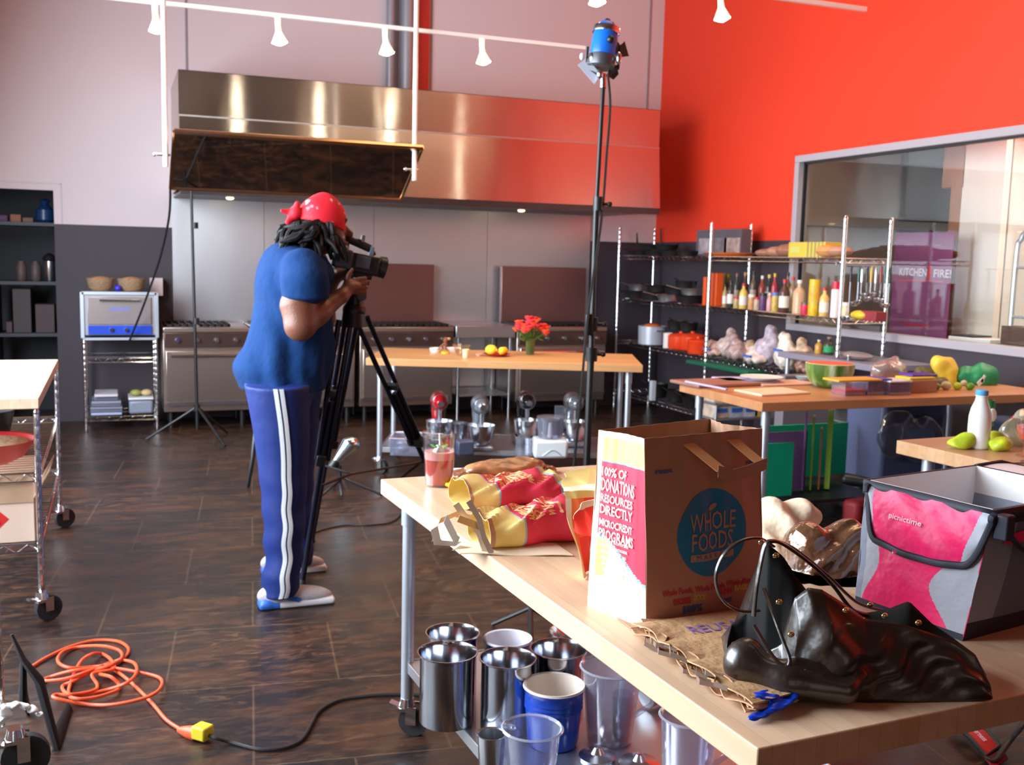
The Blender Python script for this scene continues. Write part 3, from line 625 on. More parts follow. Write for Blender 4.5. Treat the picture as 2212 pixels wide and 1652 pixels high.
for i, (x, nm) in enumerate(((-0.15, 'left'), (0.10, 'right'))):
    k = thing('loaf_basket', 'wicker loaf basket on top of the blue-stripped oven, %s of the two' % nm, 'basket', (0.04+x, 9.68, 1.216), group='loaf baskets on the oven')
    MB().lathe([(0.07, 0), (0.10, 0.03), (0.115, 0.10), (0.12, 0.11), (0.11, 0.105), (0.09, 0.03), (0, 0.012)], n=20).build('basket', mat('wicker', (0.42, 0.26, 0.15), 0.8, bump=1, bscale=90), k)
    MB().ell((0, 0, 0.09), (0.09, 0.09, 0.035)).build('bread', mat('crust', (0.5, 0.22, 0.08), 0.6, bump=0.5, bscale=30), k)
tag(MB().ell((0.03, 9.6, 1.242), (0.028, 0.028, 0.026)).build('blue_cup', mat('cobalt', (0.05, 0.03, 0.6), 0.4)), 'small cobalt blue cup between the two loaf baskets', 'cup')
tag(MB().box((0.375, 9.85, 1.25), (0.11, 0.006, 0.16), (0.12, 0, 0)).build('note_card', mat('card_pink', (0.72, 0.58, 0.6), 0.7)), 'pale card propped against the wall right of the loaf baskets', 'card')
tag(MB().box((0.40, 9.86, 0.915), (0.22, 0.5, 0.5)).build('side_table', mat('dark_cupboard', (0.12, 0.06, 0.06), 0.5)), 'dark narrow block between oven rack and first range', 'cabinet')
bpy.data.objects.remove(bpy.data.objects['side_table'])
bpy.data.objects.remove(bpy.data.objects['note_card'])
tag(MB().box((0.36, 10.06, 1.245), (0.11, 0.17, 0.16)).bb((0.31, 9.98, 1.165), (0.41, YB-0.001, 1.166)).build('napkin_dispenser', mat('card_pink', (0.72, 0.58, 0.6), 0.7)), 'pale pink dispenser mounted on the wall right of the loaf baskets', 'dispenser')
for i, (z, wd, c) in enumerate(((0.14, 0.25, (0.35, 0.42, 0.6)), (0.165, 0.26, (0.12, 0.13, 0.2)), (0.19, 0.26, (0.2, 0.22, 0.3)), (0.215, 0.24, (0.12, 0.13, 0.2)), (0.24, 0.24, (0.25, 0.27, 0.35)), (0.30, 0.19, (0.6, 0.58, 0.66)))):
    o = MB().box((-0.085, 9.7, z+0.012), (wd, 0.36, 0.022)).build('stacked_tray', mat('tray%d' % i, c, 0.4), bev=0.004); tag(o, ['lowest pale blue', 'dark second', 'slate third', 'dark fourth', 'grey fifth', 'topmost white'][i]+' tray of the pile under the oven', 'tray', 'trays piled under the oven')
o = MB().box((-0.085, 9.7, 0.282), (0.2, 0.3, 0.036)).build('storage_tub', mat('tub_dark', (0.15, 0.16, 0.22), 0.4), bev=0.01); tag(o, 'dark low tub just under the white top tray of the pile', 'tub')
o = MB().box((0.2, 9.7, 0.20), (0.2, 0.32, 0.12)).build('storage_tub', mat('tub_grey', (0.22, 0.25, 0.33), 0.35), bev=0.02); tag(o, 'grey food tub beside the tray pile under the oven', 'tub')
o = MB().box((0.2, 9.7, 0.275), (0.21, 0.33, 0.02)).build('tub_lid', mat('tub_lid', (0.65, 0.66, 0.72), 0.35), bev=0.006); o.name = 'lid_tray'; tag(o, 'whitish lid lying on the grey food tub', 'lid')
for i, (x, c) in enumerate(((0.16, (0.3, 0.3, 0.08)), (0.25, (0.55, 0.4, 0.2)))):
    o = MB().ell((x, 9.66, 0.315), (0.05, 0.05, 0.03)).build('food_packet', mat('packet%d' % i, c, 0.5)); tag(o, ('olive', 'tan')[i]+' packet on the lid of the grey food tub', 'packet')
# ---- alcove shelves on the far left, their dimness put into darker colours
al = thing('alcove_shelving', 'dim built-in shelves in the alcove at the far left', 'shelving', (-1.4, YB+0.2, 0))
for z in (1.80, 1.27, 0.80): MB().bb((-1.845, YB+0.13, z-0.03), (-0.495, YB+0.55, z)).build('shelf', mat('alcove_dimmed_shelf', (0.045, 0.048, 0.065), 0.5), al, True)
MB().bb((-1.0, YB+0.13, 0.0), (-0.985, YB+0.55, 1.24)).build('divider', mat('alcove_dimmed_shelf', (0.045, 0.048, 0.065), 0.5), al, True)
def simple(name, mb, m, label, cat, group=None, bev=0): return tag(mb.build(name, m, bev=bev), label, cat, group)
simple('kettle', MB().lathe([(0.06, 0), (0.085, 0.03), (0.08, 0.12), (0.03, 0.17), (0.035, 0.18), (0.05, 0.2), (0.02, 0.22), (0, 0.225)], (-0.58, YB+0.3, 1.8)), mat('kettle_blue', (0.01, 0.04, 0.14), 0.3), 'dark blue kettle on the top shelf of the left alcove', 'kettle')
for i, (x, s, c) in enumerate(((-0.93, 0.06, (0.10, 0.04, 0.12)), (-0.82, 0.07, (0.3, 0.12, 0.06)), (-0.72, 0.045, (0.2, 0.10, 0.07)))):
    simple('pastry_pan', MB().box((x, YB+0.3, 1.8+s/2), (0.09, 0.12, s)), mat('alc%d' % i, c, 0.6), ('purple', 'rust', 'brown')[i]+' small carton on the alcove top shelf left of the kettle', 'carton', 'cartons on the alcove top shelf', 0.006)
for i, x in enumerate((-0.79, -0.67)):
    simple('storage_jar', MB().lathe([(0.035, 0), (0.045, 0.02), (0.045, 0.14), (0.03, 0.16), (0.03, 0.18), (0, 0.185)], (x, YB+0.3, 1.27)), mat('jar_brown', (0.12, 0.08, 0.075), 0.5), ('left', 'right')[i]+'-hand brown jar beside the thermos in the alcove', 'jar', 'jars in the alcove')
th = thing('thermos', 'black and bright steel thermos on the middle alcove shelf', 'thermos', (-0.55, YB+0.25, 1.27))
MB().lathe([(0.04, 0), (0.045, 0.01), (0.045, 0.19), (0.03, 0.2)]).build('body', m_ss, th); MB().lathe([(0.05, 0.185), (0.062, 0.2), (0.05, 0.23), (0.02, 0.255), (0, 0.26)]).box((0.06, 0, 0.13), (0.015, 0.02, 0.15)).build('lid', m_black, th)
for i, (x, hh, ww) in enumerate(((-0.79, 0.40, 0.15), (-0.6, 0.26, 0.16), (-0.9, 0.1, 0.05))):
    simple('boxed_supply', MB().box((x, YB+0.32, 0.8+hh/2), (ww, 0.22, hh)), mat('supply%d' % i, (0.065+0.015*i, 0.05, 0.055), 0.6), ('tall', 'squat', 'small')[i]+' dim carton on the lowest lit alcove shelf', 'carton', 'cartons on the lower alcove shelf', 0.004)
# ---- left light stand at the wall and its diagonal cable
ls = thing('light_stand', 'slim black stand standing before the first range', 'stand', (PY(425, 800, 8.85).x, 8.85, 0))
lx = ls.location.x; tp = PY(413, 408, 8.85)
MB().cyl((lx, 8.85, 0.1), (tp.x, 8.85, tp.z), 0.014, 0.011).build('pole', m_black, ls, True)
for z in (1.0, 1.78): MB().cyl((lx, 8.85, z-0.02), (lx, 8.85, z+0.03), 0.026).build('collar', m_black, ls, True)
MB().cyl((lx, 8.85, 0.26), (lx, 8.85, 0.31), 0.025).build('collar', m_black, ls, True)
for a in (0.9*PI, 1.65*PI, 0.28*PI): MB().tube([(lx, 8.85, 0.29), (lx+0.42*math.cos(a), 8.85+0.42*math.sin(a)*0.9, 0.012)], 0.011).build('leg', m_black, ls, True)
cc = [PY(368, 400, 8.4), PY(365, 470, 8.6), PY(345, 560, 8.9), PY(310, 660, 9.2), PY(280, 735, 9.45)]
simple('hanging_cable', MB().tube(smooth_path(cc, 6), 0.009, 6), m_black, 'black cable hanging from the mirror corner down past the countertop oven', 'cable')
# ---- small reflective lamp standing on the floor behind the tripod
fl = thing('floor_lamp', 'little chrome-headed video lamp on a short black stand behind the tripod', 'lamp', PZ(738, 1070, 0))
yb = fl.location.y
a = PY(757, 960, yb); b2 = PY(722, 1000, yb)
MB().cyl(b2, a, 0.02, 0.062, n=20).ell(a, (0.06, 0.06, 0.05)).build('lamp_head', mat('lamp_chrome', (0.65, 0.85, 0.95), 0.15, 1.0), fl, True)
MB().cyl(PY(716, 1010, yb), PY(726, 996, yb), 0.03, 0.03).build('rear_cap', m_black, fl, True)
MB().tube([PY(733, 1005, yb), PY(734, 1040, yb), PZ(738, 1070, 0.01)], 0.014).build('post', m_black, fl, True)
for dx, dy in ((0.25, -0.1), (-0.2, -0.15), (0.0, 0.25)): MB().tube([fl.location+Vector((0, 0, 0.12)), fl.location+Vector((dx, dy, 0.01))], 0.009).build('leg', m_black, fl, True)
# ---- bent black stand leg seen left of the operator's knees
s2 = thing('light_stand', 'black stand leg slanting down behind the camera operator\'s knees', 'stand', PZ(590, 1040, 0))
q = s2.location
MB().cyl((q.x, q.y, 0.02), (q.x, q.y, 0.9), 0.014).build('pole', m_black, s2, True)
MB().tube([PY(552, 930, q.y-0.12), PY(546, 990, q.y-0.2), PZ(535, 1052, 0.01)], 0.015).build('leg', m_black, s2, True)
MB().tube([(q.x, q.y, 0.3), (q.x+0.3, q.y+0.2, 0.01)], 0.013).build('leg', m_black, s2, True)
# ---- black stand base seen beneath the near table
s3 = thing('light_stand', 'folded-out black stand base on the floor beyond the steel canisters', 'stand', PZ(1146, 1362, 0))
q = s3.location; a = PY(1146, 1312, q.y)
MB().cyl((a.x, a.y, 0.01), (a.x, a.y, 0.42), 0.011).build('pole', m_black, s3, True)
for u, v in ((1063, 1348), (1215, 1352), (1148, 1420)): MB().tube([a, PZ(u, v, 0.01)], 0.010).build('leg', m_black, s3, True)
# ---- tall light stand with the blue fresnel head
LW = 5.25
def PD(u, v, w=LW): return Vector(tuple(_ray(u, v)/FPX*w))+Vector((0, 0, CAMH))
ts = thing('light_stand', 'tall black stand holding up the blue film light', 'stand', (PD(1268, 990).x, PD(1268, 990).y, 0))
a = PD(1268, 990); t_ = PD(1303, 185); base = a+(a-t_)*((a.z-0.05)/(t_.z-a.z)); k = PD(1283, 600)
MB().cyl(base, PD(1277, 760), 0.018).build('lower_pole', m_black, ts, True)
MB().cyl(PD(1277, 760), PD(1288, 450), 0.0145).build('middle_pole', m_black, ts, True)
MB().cyl(PD(1288, 450), t_, 0.0115).build('upper_pole', m_black, ts, True)
for v_, r_ in ((765, 0.03), (700, 0.026), (440, 0.026)):
    p = PD(1268+35*(990-v_)/805, v_); c_ = MB().cyl(p-Vector((0, 0, 0.035)), p+Vector((0, 0, 0.035)), r_).build('collar', m_black, ts, True)
    MB().cyl(p+Vector((0.02, 0, 0)), p+Vector((0.05, -0.01, 0)), 0.008).ell(p+Vector((0.06, -0.012, 0)), (0.014, 0.012, 0.014)).build('knob', m_black, c_, True)
p = PD(1271, 700); MB().box(p+Vector((-0.01, -0.025, 0)), (0.04, 0.03, 0.11)).build('dimmer', m_black, ts, True, bev=0.008)
for an in (0.2, 2.4, 4.4): MB().tube([base+Vector((0, 0, 0.45)), Vector((base.x+0.5*math.cos(an), base.y+0.5*math.sin(an), 0.012))], 0.011).build('leg', m_black, ts, True)
cc = [PD(1313, 160, LW-0.1), PD(1318, 230, LW-0.1), PD(1311, 330), PD(1300, 470), PD(1281, 600, LW-0.06), PD(1268, 700, LW-0.06), PD(1255, 850, LW-0.1), PD(1240, 1000, LW-0.1), PD(1225, 1120, LW-0.15)]
pp_ = cc[-1]; cc += [Vector((pp_.x-0.05, pp_.y-0.05, 0.25)), Vector((pp_.x-0.1, pp_.y-0.05, 0.01))]
simple('lamp_cable', MB().tube(smooth_path(cc, 6), 0.0065, 6), m_black, 'thin dark cable hanging from the blue film light beside its stand', 'cable')
fh = thing('film_light', 'blue and silver fresnel film light with open barn doors on the tall stand', 'film light', PD(1303, 175))
A = PD(1303, 165); ax = (PD(1318, 55, LW+0.02)-PD(1298, 160, LW-0.02)).normalized()
right = Vector(tuple(CM[0])); back = right.cross(ax).normalized()
def FP(u, v, dw=0): return PD(u, v, LW+dw)
m_fblue = mat('film_blue', (0.01, 0.16, 0.75), 0.3)
b0 = FP(1301, 122); b1 = FP(1312, 52)
R = (b1-b0).to_track_quat('Z', 'Y').to_matrix()
MB().lathe([(0.062, 0), (0.066, 0.02), (0.066, 0.10), (0.058, 0.145), (0.035, 0.175), (0.0, 0.182)], b0, 20, 0, R).build('housing', m_fblue, fh, True)
MB().lathe([(0.0705, 0.118), (0.072, 0.125), (0.068, 0.15), (0.064, 0.152)], b0, 20, 0, R, close=True).build('vent_ring', m_ss, fh, True)
MB().lathe([(0.07, -0.055), (0.072, -0.05), (0.07, 0.0), (0.064, 0.004)], b0, 20, 0, R).build('front_ring', mat('dark_ring', (0.12, 0.12, 0.13), 0.4, 0.6), fh, True)
for s in (-1, 1): MB().ell(b0+right*0.066*s+Vector((0, -0.04, -0.015)), (0.016, 0.016, 0.032)).build('latch', m_ss, fh, True)
MB().ell(b0+(b1-b0)*0.45+Vector((0, -0.07, 0)), (0.02, 0.02, 0.02)).build('tilt_knob', m_black, fh, True)
MB().ell(b1+Vector((0, 0, 0.01)), (0.018, 0.018, 0.02)).build('top_loop', m_black, fh, True)
yk = MB(); yk.tube([b0+right*0.083+(b1-b0)*0.3, b0+right*0.083-Vector((0, 0, 0.06)), FP(1303, 168), b0-right*0.083-Vector((0, 0, 0.06)), b0-right*0.083+(b1-b0)*0.3], 0.008, 8).build('yoke', m_black, fh, True)
MB().cyl(FP(1303, 190), FP(1303, 160), 0.016).ell(FP(1296, 160, -0.04), (0.017, 0.017, 0.025)).build('spigot', m_ss, fh, True)
def quad(pl, nm, m): 
    b = MB(); n = (pl[1]-pl[0]).cross(pl[2]-pl[0]).normalized()*0.002; k = len(pl)
    b.add([p+n for p in pl]+[p-n for p in pl], [tuple(range(k)), tuple(range(2*k-1, k-1, -1))]+[(i, (i+1) % k, (i+1) % k+k, i+k) for i in range(k)])
    return b.build(nm, m, fh, True)
quad([FP(1248, 140), FP(1268, 125), FP(1297, 160), FP(1284, 182)], 'barn_door', mat('door_grey', (0.55, 0.58, 0.68), 0.4, 0.3))
quad([FP(1333, 88, .03), FP(1340, 98, .05), FP(1350, 89, .06), FP(1350, 105, .08), FP(1359, 121, .08), FP(1330, 125, .02)], 'barn_door', m_blackm)
quad([FP(1315, 145, .02), FP(1332, 140, .04), FP(1336, 160, .08), FP(1325, 172, .08), FP(1312, 165, .03)], 'barn_door', m_blackm)
quad([FP(1280, 88, .06), FP(1275, 120, .06), FP(1268, 125, .03), FP(1283, 130, .02)], 'barn_door', m_blackm)
MB().ell(FP(1257, 122, .05), (0.012, 0.012, 0.018)).build('side_latch', m_whitem, fh, True)
# ================================================================ camera operator
m_skin = mat('skin', (0.19, 0.07, 0.04), 0.42, bump=0.1, bscale=120)
m_shirt = mat('navy_cotton', (0.006, 0.034, 0.125), 0.95, bump=0.8, bscale=9, spec=0.2)
m_pants = mat('blue_tricot', (0.008, 0.024, 0.15), 0.6, bump=0.3, bscale=9, spec=0.35)
YC = 4.70
def T(v): return tuple(v)
def rows(tab, y, ry, dr=0.0):
    out = []
    for (v, a, b_), r in zip(tab, ry):
        l, r_ = PY(a, v, y), PY(b_, v, y); out.append(((l.z+r_.z)/2, (l.x+r_.x)/2, y, (r_.x-l.x)/2-dr, r-dr))
    return out
pr = thing('person', 'person in navy t-shirt, blue track trousers and red bandana leaning in to a video camera', 'person', (0.75, 4.7, 0))
tors = [(548, 612, 680), (560, 592, 692), (580, 574, 702), (620, 560, 708), (680, 545, 712), (740, 529, 718), (790, 520, 716), (836, 515, 714)]
try_ = [0.10, 0.17, 0.215, 0.235, 0.225, 0.22, 0.225, 0.225]
S = rows(tors, YC, try_)
sh = PY(655, 583, 4.47); shF = PY(672, 572, 4.98); el = PY(648, 703, 4.40); wr = PY(737, 640, 4.50); hd = PY(755, 620, 4.55)
elF = PY(700, 690, 5.02); wrF = PY(716, 610, 4.86)
neck0 = PY(655, 545, YC); hc = PY(697, 487, YC)
nl = [(831, 528, 668), (878, 538, 668), (949, 550, 668), (1017, 559, 664), (1085, 566, 660), (1153, 570, 657), (1221, 572, 652), (1262, 564, 645), (1283, 561, 640)]
fl_ = [(831, 560, 697), (878, 575, 690), (949, 590, 684), (1017, 600, 678), (1085, 608, 674), (1153, 612, 672), (1205, 618, 676), (1215, 618, 676)]
NL = rows(nl, 4.55, [0.15, 0.145, 0.13, 0.12, 0.115, 0.11, 0.105, 0.105, 0.10]); FL = rows(fl_, 4.95, [0.15, 0.145, 0.13, 0.12, 0.115, 0.11, 0.10, 0.10])
# body: head, neck, trunk, arms, hands and legs as one continuous surface
B = [('loft', [(z, x, y, rx-0.03, ry-0.03) for z, x, y, rx, ry in S], 0.03), ('loft', [(z, x, y, rx*0.6, ry*0.6) for z, x, y, rx, ry in NL], 0.03), ('loft', [(z, x, y, rx*0.6, ry*0.6) for z, x, y, rx, ry in FL], 0.03)]
B += [('cap', T(neck0-Vector((0.03, 0, 0.06))), T(hc-Vector((0.02, 0, 0.06))), 0.07, 0.062, 0.03),
      ('ell', T(hc), (0.10, 0.083, 0.125), 0.02, (0, 0.2, 0)), ('ell', T(hc+Vector((0.045, 0, -0.06))), (0.055, 0.055, 0.06), 0.03, None),
      ('cap', T(hc+Vector((0.098, 0, 0.0))), T(hc+Vector((0.125, 0, -0.035))), 0.010, 0.017, 0.015), ('ell', T(hc+Vector((0.103, 0, -0.075))), (0.015, 0.026, 0.008), 0.006, None), ('ell', T(hc+Vector((0.102, 0, -0.088))), (0.015, 0.024, 0.008), 0.006, None),
      ('ell', T(hc+Vector((0.09, 0, -0.118))), (0.02, 0.025, 0.018), 0.02, None), ('cap', T(hc+Vector((0.095, -0.04, 0.028))), T(hc+Vector((0.095, 0.04, 0.028))), 0.012, 0.012, 0.015)]
for s in (-1, 1): B += [('ell', T(hc+Vector((-0.005, s*0.085, -0.02))), (0.02, 0.01, 0.032), 0.006, (0, 0.2, 0)), ('ell', T(hc+Vector((0.085, s*0.032, 0.008))), (0.013, 0.015, 0.011), 0.004, None)]
B += [('cap', T(sh), T(el), 0.074, 0.06, 0.03), ('cap', T(PY(640, 660, 4.42)), T(el), 0.070, 0.055, 0.03), ('cap', T(el), T(el.lerp(wr, 0.45)), 0.060, 0.050, 0.02), ('cap', T(el.lerp(wr, 0.4)), T(wr), 0.050, 0.031, 0.02),
      ('cap', T(shF), T(elF), 0.072, 0.055, 0.03), ('cap', T(elF), T(wrF), 0.052, 0.03, 0.02)]
def hand(w, c, fwd, up, side, k=1.0):
    f = Vector(fwd).normalized(); u = Vector(up).normalized(); s = Vector(side).normalized()
    H = [('cap', T(w), T(c), 0.029, 0.030, 0.02), ('cap', T(c-s*0.018), T(c+f*0.035-s*0.02), 0.020, 0.017, 0.02), ('cap', T(c+s*0.018), T(c+f*0.035+s*0.016), 0.020, 0.017, 0.02)]
    for i in range(4):
        o = c+f*0.045+u*(0.030-0.0205*i)*1.0+s*0.004; L = (0.030, 0.034, 0.032, 0.026)[i]
        p1_ = o+f*L; p2 = p1_+f*0.008-s*L*0.85; p3 = p2-f*0.022-s*0.006
        H += [('cap', T(c+u*(0.02-0.013*i)), T(o), 0.013, 0.0105, 0.008), ('cap', T(o), T(p1_), 0.0105, 0.0098, 0.003), ('cap', T(p1_), T(p2), 0.0098, 0.009, 0.002), ('cap', T(p2), T(p3), 0.009, 0.0078, 0.002)]
    t0 = c+u*0.02-f*0.012; t1 = t0+u*0.032+f*0.012; t2 = t1+u*0.024+f*0.02
    return H+[('cap', T(t0), T(t1), 0.0145, 0.0115, 0.008), ('cap', T(t1), T(t2), 0.0115, 0.009, 0.002)]
B += hand(wr, hd, (0.75, 0.1, 0.1), (-0.1, 0, 1), (0, -1, 0)) + hand(wrF, wrF+Vector((0.03, -0.03, 0.04)), (0.7, -0.2, 0.3), (-0.3, 0, 1), (0, 1, 0))
solid('body', B, 0.0062, m_skin, pr, True, smooth=1)
# t-shirt
def folds(V):
    x, y, z = V[:, 0], V[:, 1], V[:, 2]; w = np.clip((1.42-z)/0.3, 0, 1)
    d = 0.011*w*np.sin(16*(z+0.9*x)+3*y)+0.009*w*np.sin(34*(z*0.55+x*1.1)+2+2*np.sin(9*z))+0.006*np.sin(62*(x+0.35*z)+2*np.sin(14*z))*w
    V = V.copy(); c = np.array([0.72, 4.7]); r = V[:, :2]-c; n = np.linalg.norm(r, axis=1, keepdims=True); V[:, :2] += r/np.maximum(n, .05)*d[:, None]; return V
SH = [('loft', S, 0.03), ('ell', T(PY(650, 575, YC)), (0.15, 0.245, 0.085), 0.05, (0, 0.35, 0)), ('cap', T(sh), T(PY(660, 612, 4.42)), 0.094, 0.100, 0.035), ('loft', [(PY(660, 645, 4.42).z, PY(661, 640, 4.42).x, 4.42, 0.099, 0.095), (PY(660, 600, 4.42).z, PY(658, 600, 4.42).x, 4.43, 0.093, 0.09)], 0.02), ('cap', T(shF), T(PY(690, 640, 5.02)), 0.085, 0.09, 0.035),
      ('ell', T(PY(612, 610, YC)), (0.12, 0.2, 0.17), 0.05, None), ('ell', T(PY(570, 800, YC)), (0.13, 0.19, 0.10), 0.04, None)]
c0 = PY(664, 690, 4.40); SH += [('box', (c0.x+0.02, 4.34, c0.z+0.0), (0.20, 0.12, 0.115), 0, (0, 0.38, 0), 0.01, 'cut')]
SH = SH[:-1]
def shirt_disp(V): return folds(V)
F_, lo_ = None, None
solid('t_shirt', SH, 0.0075, m_shirt, pr, True, smooth=2, disp=shirt_disp)
MB().lathe([(0.082, 0), (0.079, 0.012), (0.072, 0.016)], T(neck0-Vector((0.035, 0, 0.03))), 24, 0, Euler((0, 0.5, 0)).to_matrix(), close=True).build('collar', mat('navy_rib', (0.01, 0.04, 0.12), 0.8), pr, True)
# trousers
def pf(V):
    z = V[:, 2]; V = V.copy(); w = np.clip((0.75-z)/0.6, 0.1, 1); V[:, 0] += 0.006*w*np.sin(42*z+8*V[:, 1]); V[:, 1] += 0.005*w*np.sin(31*z+9*V[:, 0]); return V
PT = [('loft', NL, 0.05), ('loft', FL, 0.05), ('ell', (T(PY(612, 830, YC))), (0.17, 0.21, 0.10), 0.06, None)]
solid('trousers', PT, 0.0075, m_pants, pr, True, smooth=2, disp=pf)
A_ = np.array(NL)[::-1]
def stripe(off, w):
    zs = np.linspace(NL[-1][0]+0.01, NL[0][0]+0.0, 40)
    us = np.interp(-zs, -np.array([r[0] for r in NL]), [614, 617, 620, 621, 621, 622, 622, 624, 626])
    def fn(a, b_):
        z = float(np.interp(a, np.linspace(0, 1, 40), zs)); k = [float(np.interp(z, A_[:, 0], A_[:, j])) for j in range(1, 5)]
        u = float(np.interp(a, np.linspace(0, 1, 40), us)); x = k[0]+k[2]*0.05+(u-620)*0.0022-0.012+off+w*(b_-0.5)
        t = max(0.0, 1-((x-k[0])/k[2])**2); wv = min(1, max(0.1, (0.75-z)/0.6))
        return (x+0.006*wv*math.sin(42*z+8*4.43), k[1]-k[3]*math.sqrt(t)-0.006+0.005*wv*math.sin(31*z+9*x), z)
    return fn
for off in (-0.0125, 0.0125): MB().grid(stripe(off, 0.018), 60, 3, thick=-0.002).build('side_stripe', mat('stripe_white', (0.75, 0.78, 0.8), 0.6), pr, True)
# shoes
def shoe(toe, heel, y, s=1.0):
    a = Vector((heel, y, 0)); L = toe-heel; 
    up = [('ell', (heel+0.24*L, y, 0.055), (0.27*L, 0.042, 0.05), 0.02, None), ('ell', (heel+0.62*L, y, 0.048), (0.37*L, 0.047, 0.038), 0.03, (0, 0.12, 0)), ('cap', (heel+0.25*L, y, 0.06), (heel+0.30*L, y, 0.105), 0.042, 0.038, 0.03)]
    sh_ = solid('shoe', up, 0.005, mat('shoe_mesh', (0.52, 0.5, 0.54), 0.6, bump=0.3, bscale=150), pr, True)
    so = [('box', (heel+0.5*L, y, 0.016), (0.5*L+0.004, 0.048, 0.016), 0.01, None, 0.014), ('ell', (heel+0.1*L, y, 0.028), (0.11*L, 0.045, 0.026), 0.02, None)]
    solid('sole', so, 0.005, [mat('sole_white', (0.72, 0.72, 0.76), 0.5), mat('sole_blue', (0.03, 0.13, 0.5), 0.4)], sh_, True, mi=lambda c: (c[:, 0] < heel+0.26*L).astype(int))
    b = MB()
    for i in range(4): x = heel+(0.45+0.08*i)*L; b.tube([(x, y-0.035, 0.078-0.006*i), (x+0.006, y, 0.093-0.009*i), (x, y+0.035, 0.078-0.006*i)], 0.004, 6)
    b.build('laces', mat('lace', (0.7, 0.6, 0.58), 0.7), sh_, True)
    MB().box((heel+0.42*L, y-0.046, 0.045), (0.07, 0.004, 0.02), (0, 0.3, 0)).build('logo_patch', mat('sole_blue', (0.03, 0.13, 0.5), 0.4), sh_, True)
shoe(PY(719, 1280, 4.53).x, PY(560, 1290, 4.53).x, 4.53); shoe(PZ(706, 1222, 0.03).x, PZ(706, 1222, 0.03).x-0.31, 5.02)
# bandana
bn = [('ell', T(hc+Vector((-0.006, 0, 0.012))), (0.112, 0.098, 0.135), 0.01, (0, 0.2, 0)),
      ('box', T(hc+Vector((0.02, 0, -0.19))), (0.3, 0.3, 0.18), 0, (0, 0.22, 0), 0.001, 'cut')]
def bdisp(V):
    V = V.copy(); V[:, 2] += 0.003*np.sin(55*V[:, 0]+30*V[:, 1]); return V
m_band = mat('bandana_red', (0.75, 0.008, 0.025), 0.7); nt, b, N = nodes(m_band); tc = N('ShaderNodeTexCoord')
vo = N('ShaderNodeTexVoronoi'); vo.inputs['Scale'].default_value = 34; vo.feature = 'SMOOTH_F1'; nt.links.new(tc.outputs['Object'], vo.inputs['Vector'])
nn = noise(11, 3, tc.outputs['Object']); q1 = ramp(vo.outputs['Distance'], [(0.18, (1, 1, 1)), (0.3, (0, 0, 0))]); q2 = ramp(nn.outputs['Fac'], [(0.5, (0, 0, 0)), (0.58, (1, 1, 1))])
nt.links.new(mixc(mixc(1.0, q1.outputs[0], q2.outputs[0], 'MULTIPLY'), (0.75, 0.008, 0.025), (0.85, 0.55, 0.62)), b.inputs['Base Color'])
bo = solid('bandana', bn, 0.005, m_band, pr, True, smooth=1, disp=bdisp)
k = PY(638, 462, YC-0.02)
kn = [('ell', T(k), (0.03, 0.035, 0.025), 0.02, None), ('cap', T(k), T(PY(609, 455, YC-0.03)), 0.022, 0.008, 0.01, (1, 1.6, 1)), ('cap', T(k), T(PY(622, 480, YC-0.04)), 0.026, 0.012, 0.01, (1, 1.6, 1)), ('cap', T(k), T(PY(642, 440, YC-0.03)), 0.022, 0.012, 0.02)]
solid('knot', kn, 0.004, m_band, bo, True)
# hair: long dark locks
hb = MB(); rnd = random.Random(3)
for i in range(130):
    a = rnd.uniform(0.42*PI, 1.52*PI)
    p = hc+Vector((0.10*math.cos(a)+0.0, -0.088*abs(math.sin(a))*(1 if rnd.random() < 0.68 else -1), rnd.uniform(-0.06, 0.02)))
    endp = PY(rnd.uniform(592, 728) if rnd.random() < .75 else rnd.uniform(590, 640), rnd.uniform(515, 562), rnd.uniform(4.55, 4.86))
    if endp.x > hc.x+0.03: endp.y = rnd.uniform(4.58, 4.63)
    pts = []; ph = rnd.uniform(0, 6)
    for j in range(9):
        t = j/8; q = p.lerp(endp, t); q.z += 0.035*math.sin(PI*t); s_ = 0.011
        q += Vector((s_*math.sin(ph+8*t), s_*math.cos(ph+9*t)-0.02*math.sin(PI*t) if p.y < YC else s_, s_*math.sin(1.3*ph+10*t))); pts.append(q)
    hb.tube(pts, [0.010, 0.013, 0.0135, 0.013, 0.013, 0.012, 0.011, 0.009, 0.005], 6)
hb.build('hair', mat('dark_hair', (0.007, 0.006, 0.007), 0.6, spec=0.25), pr, True)
for s in (-1, 1): MB().ell(hc+Vector((0.092, s*0.032, 0.006)), (0.010, 0.011, 0.008)).build('eye', mat('eye', (0.7, 0.68, 0.64), 0.2), pr, True)
# ================================================================ video camera and tripod
YV = 4.72
def V(u, v, dy=0): return PY(u, v, YV+dy)
vc = thing('video_camera', 'black camcorder on the tripod at the operator\'s eye', 'video camera', V(775, 620))
m_cam = mat('camera_black', (0.012, 0.012, 0.014), 0.35); m_camg = mat('camera_grey', (0.07, 0.09, 0.12), 0.45)
pitch = -0.17
def cbox(u0, v0, u1, v1, w, dy=0, r=None): 
    a, c = V(u0, v0, dy), V(u1, v1, dy); return (a+c)/2, (abs(c.x-a.x), w, abs(c.z-a.z)), (0, -pitch if r is None else r, 0)
b = MB(); b.box(*cbox(750, 549, 814, 592, 0.11)); b.box(*cbox(760, 585, 800, 602, 0.09)); b.build('body', m_cam, vc, True, bev=0.008)
b = MB().box(*cbox(722, 537, 757, 579, 0.10, -0.03)); b.build('battery', mat('battery_grey', (0.06, 0.09, 0.13), 0.5, bump=0.5, bscale=120), vc, True, bev=0.01)
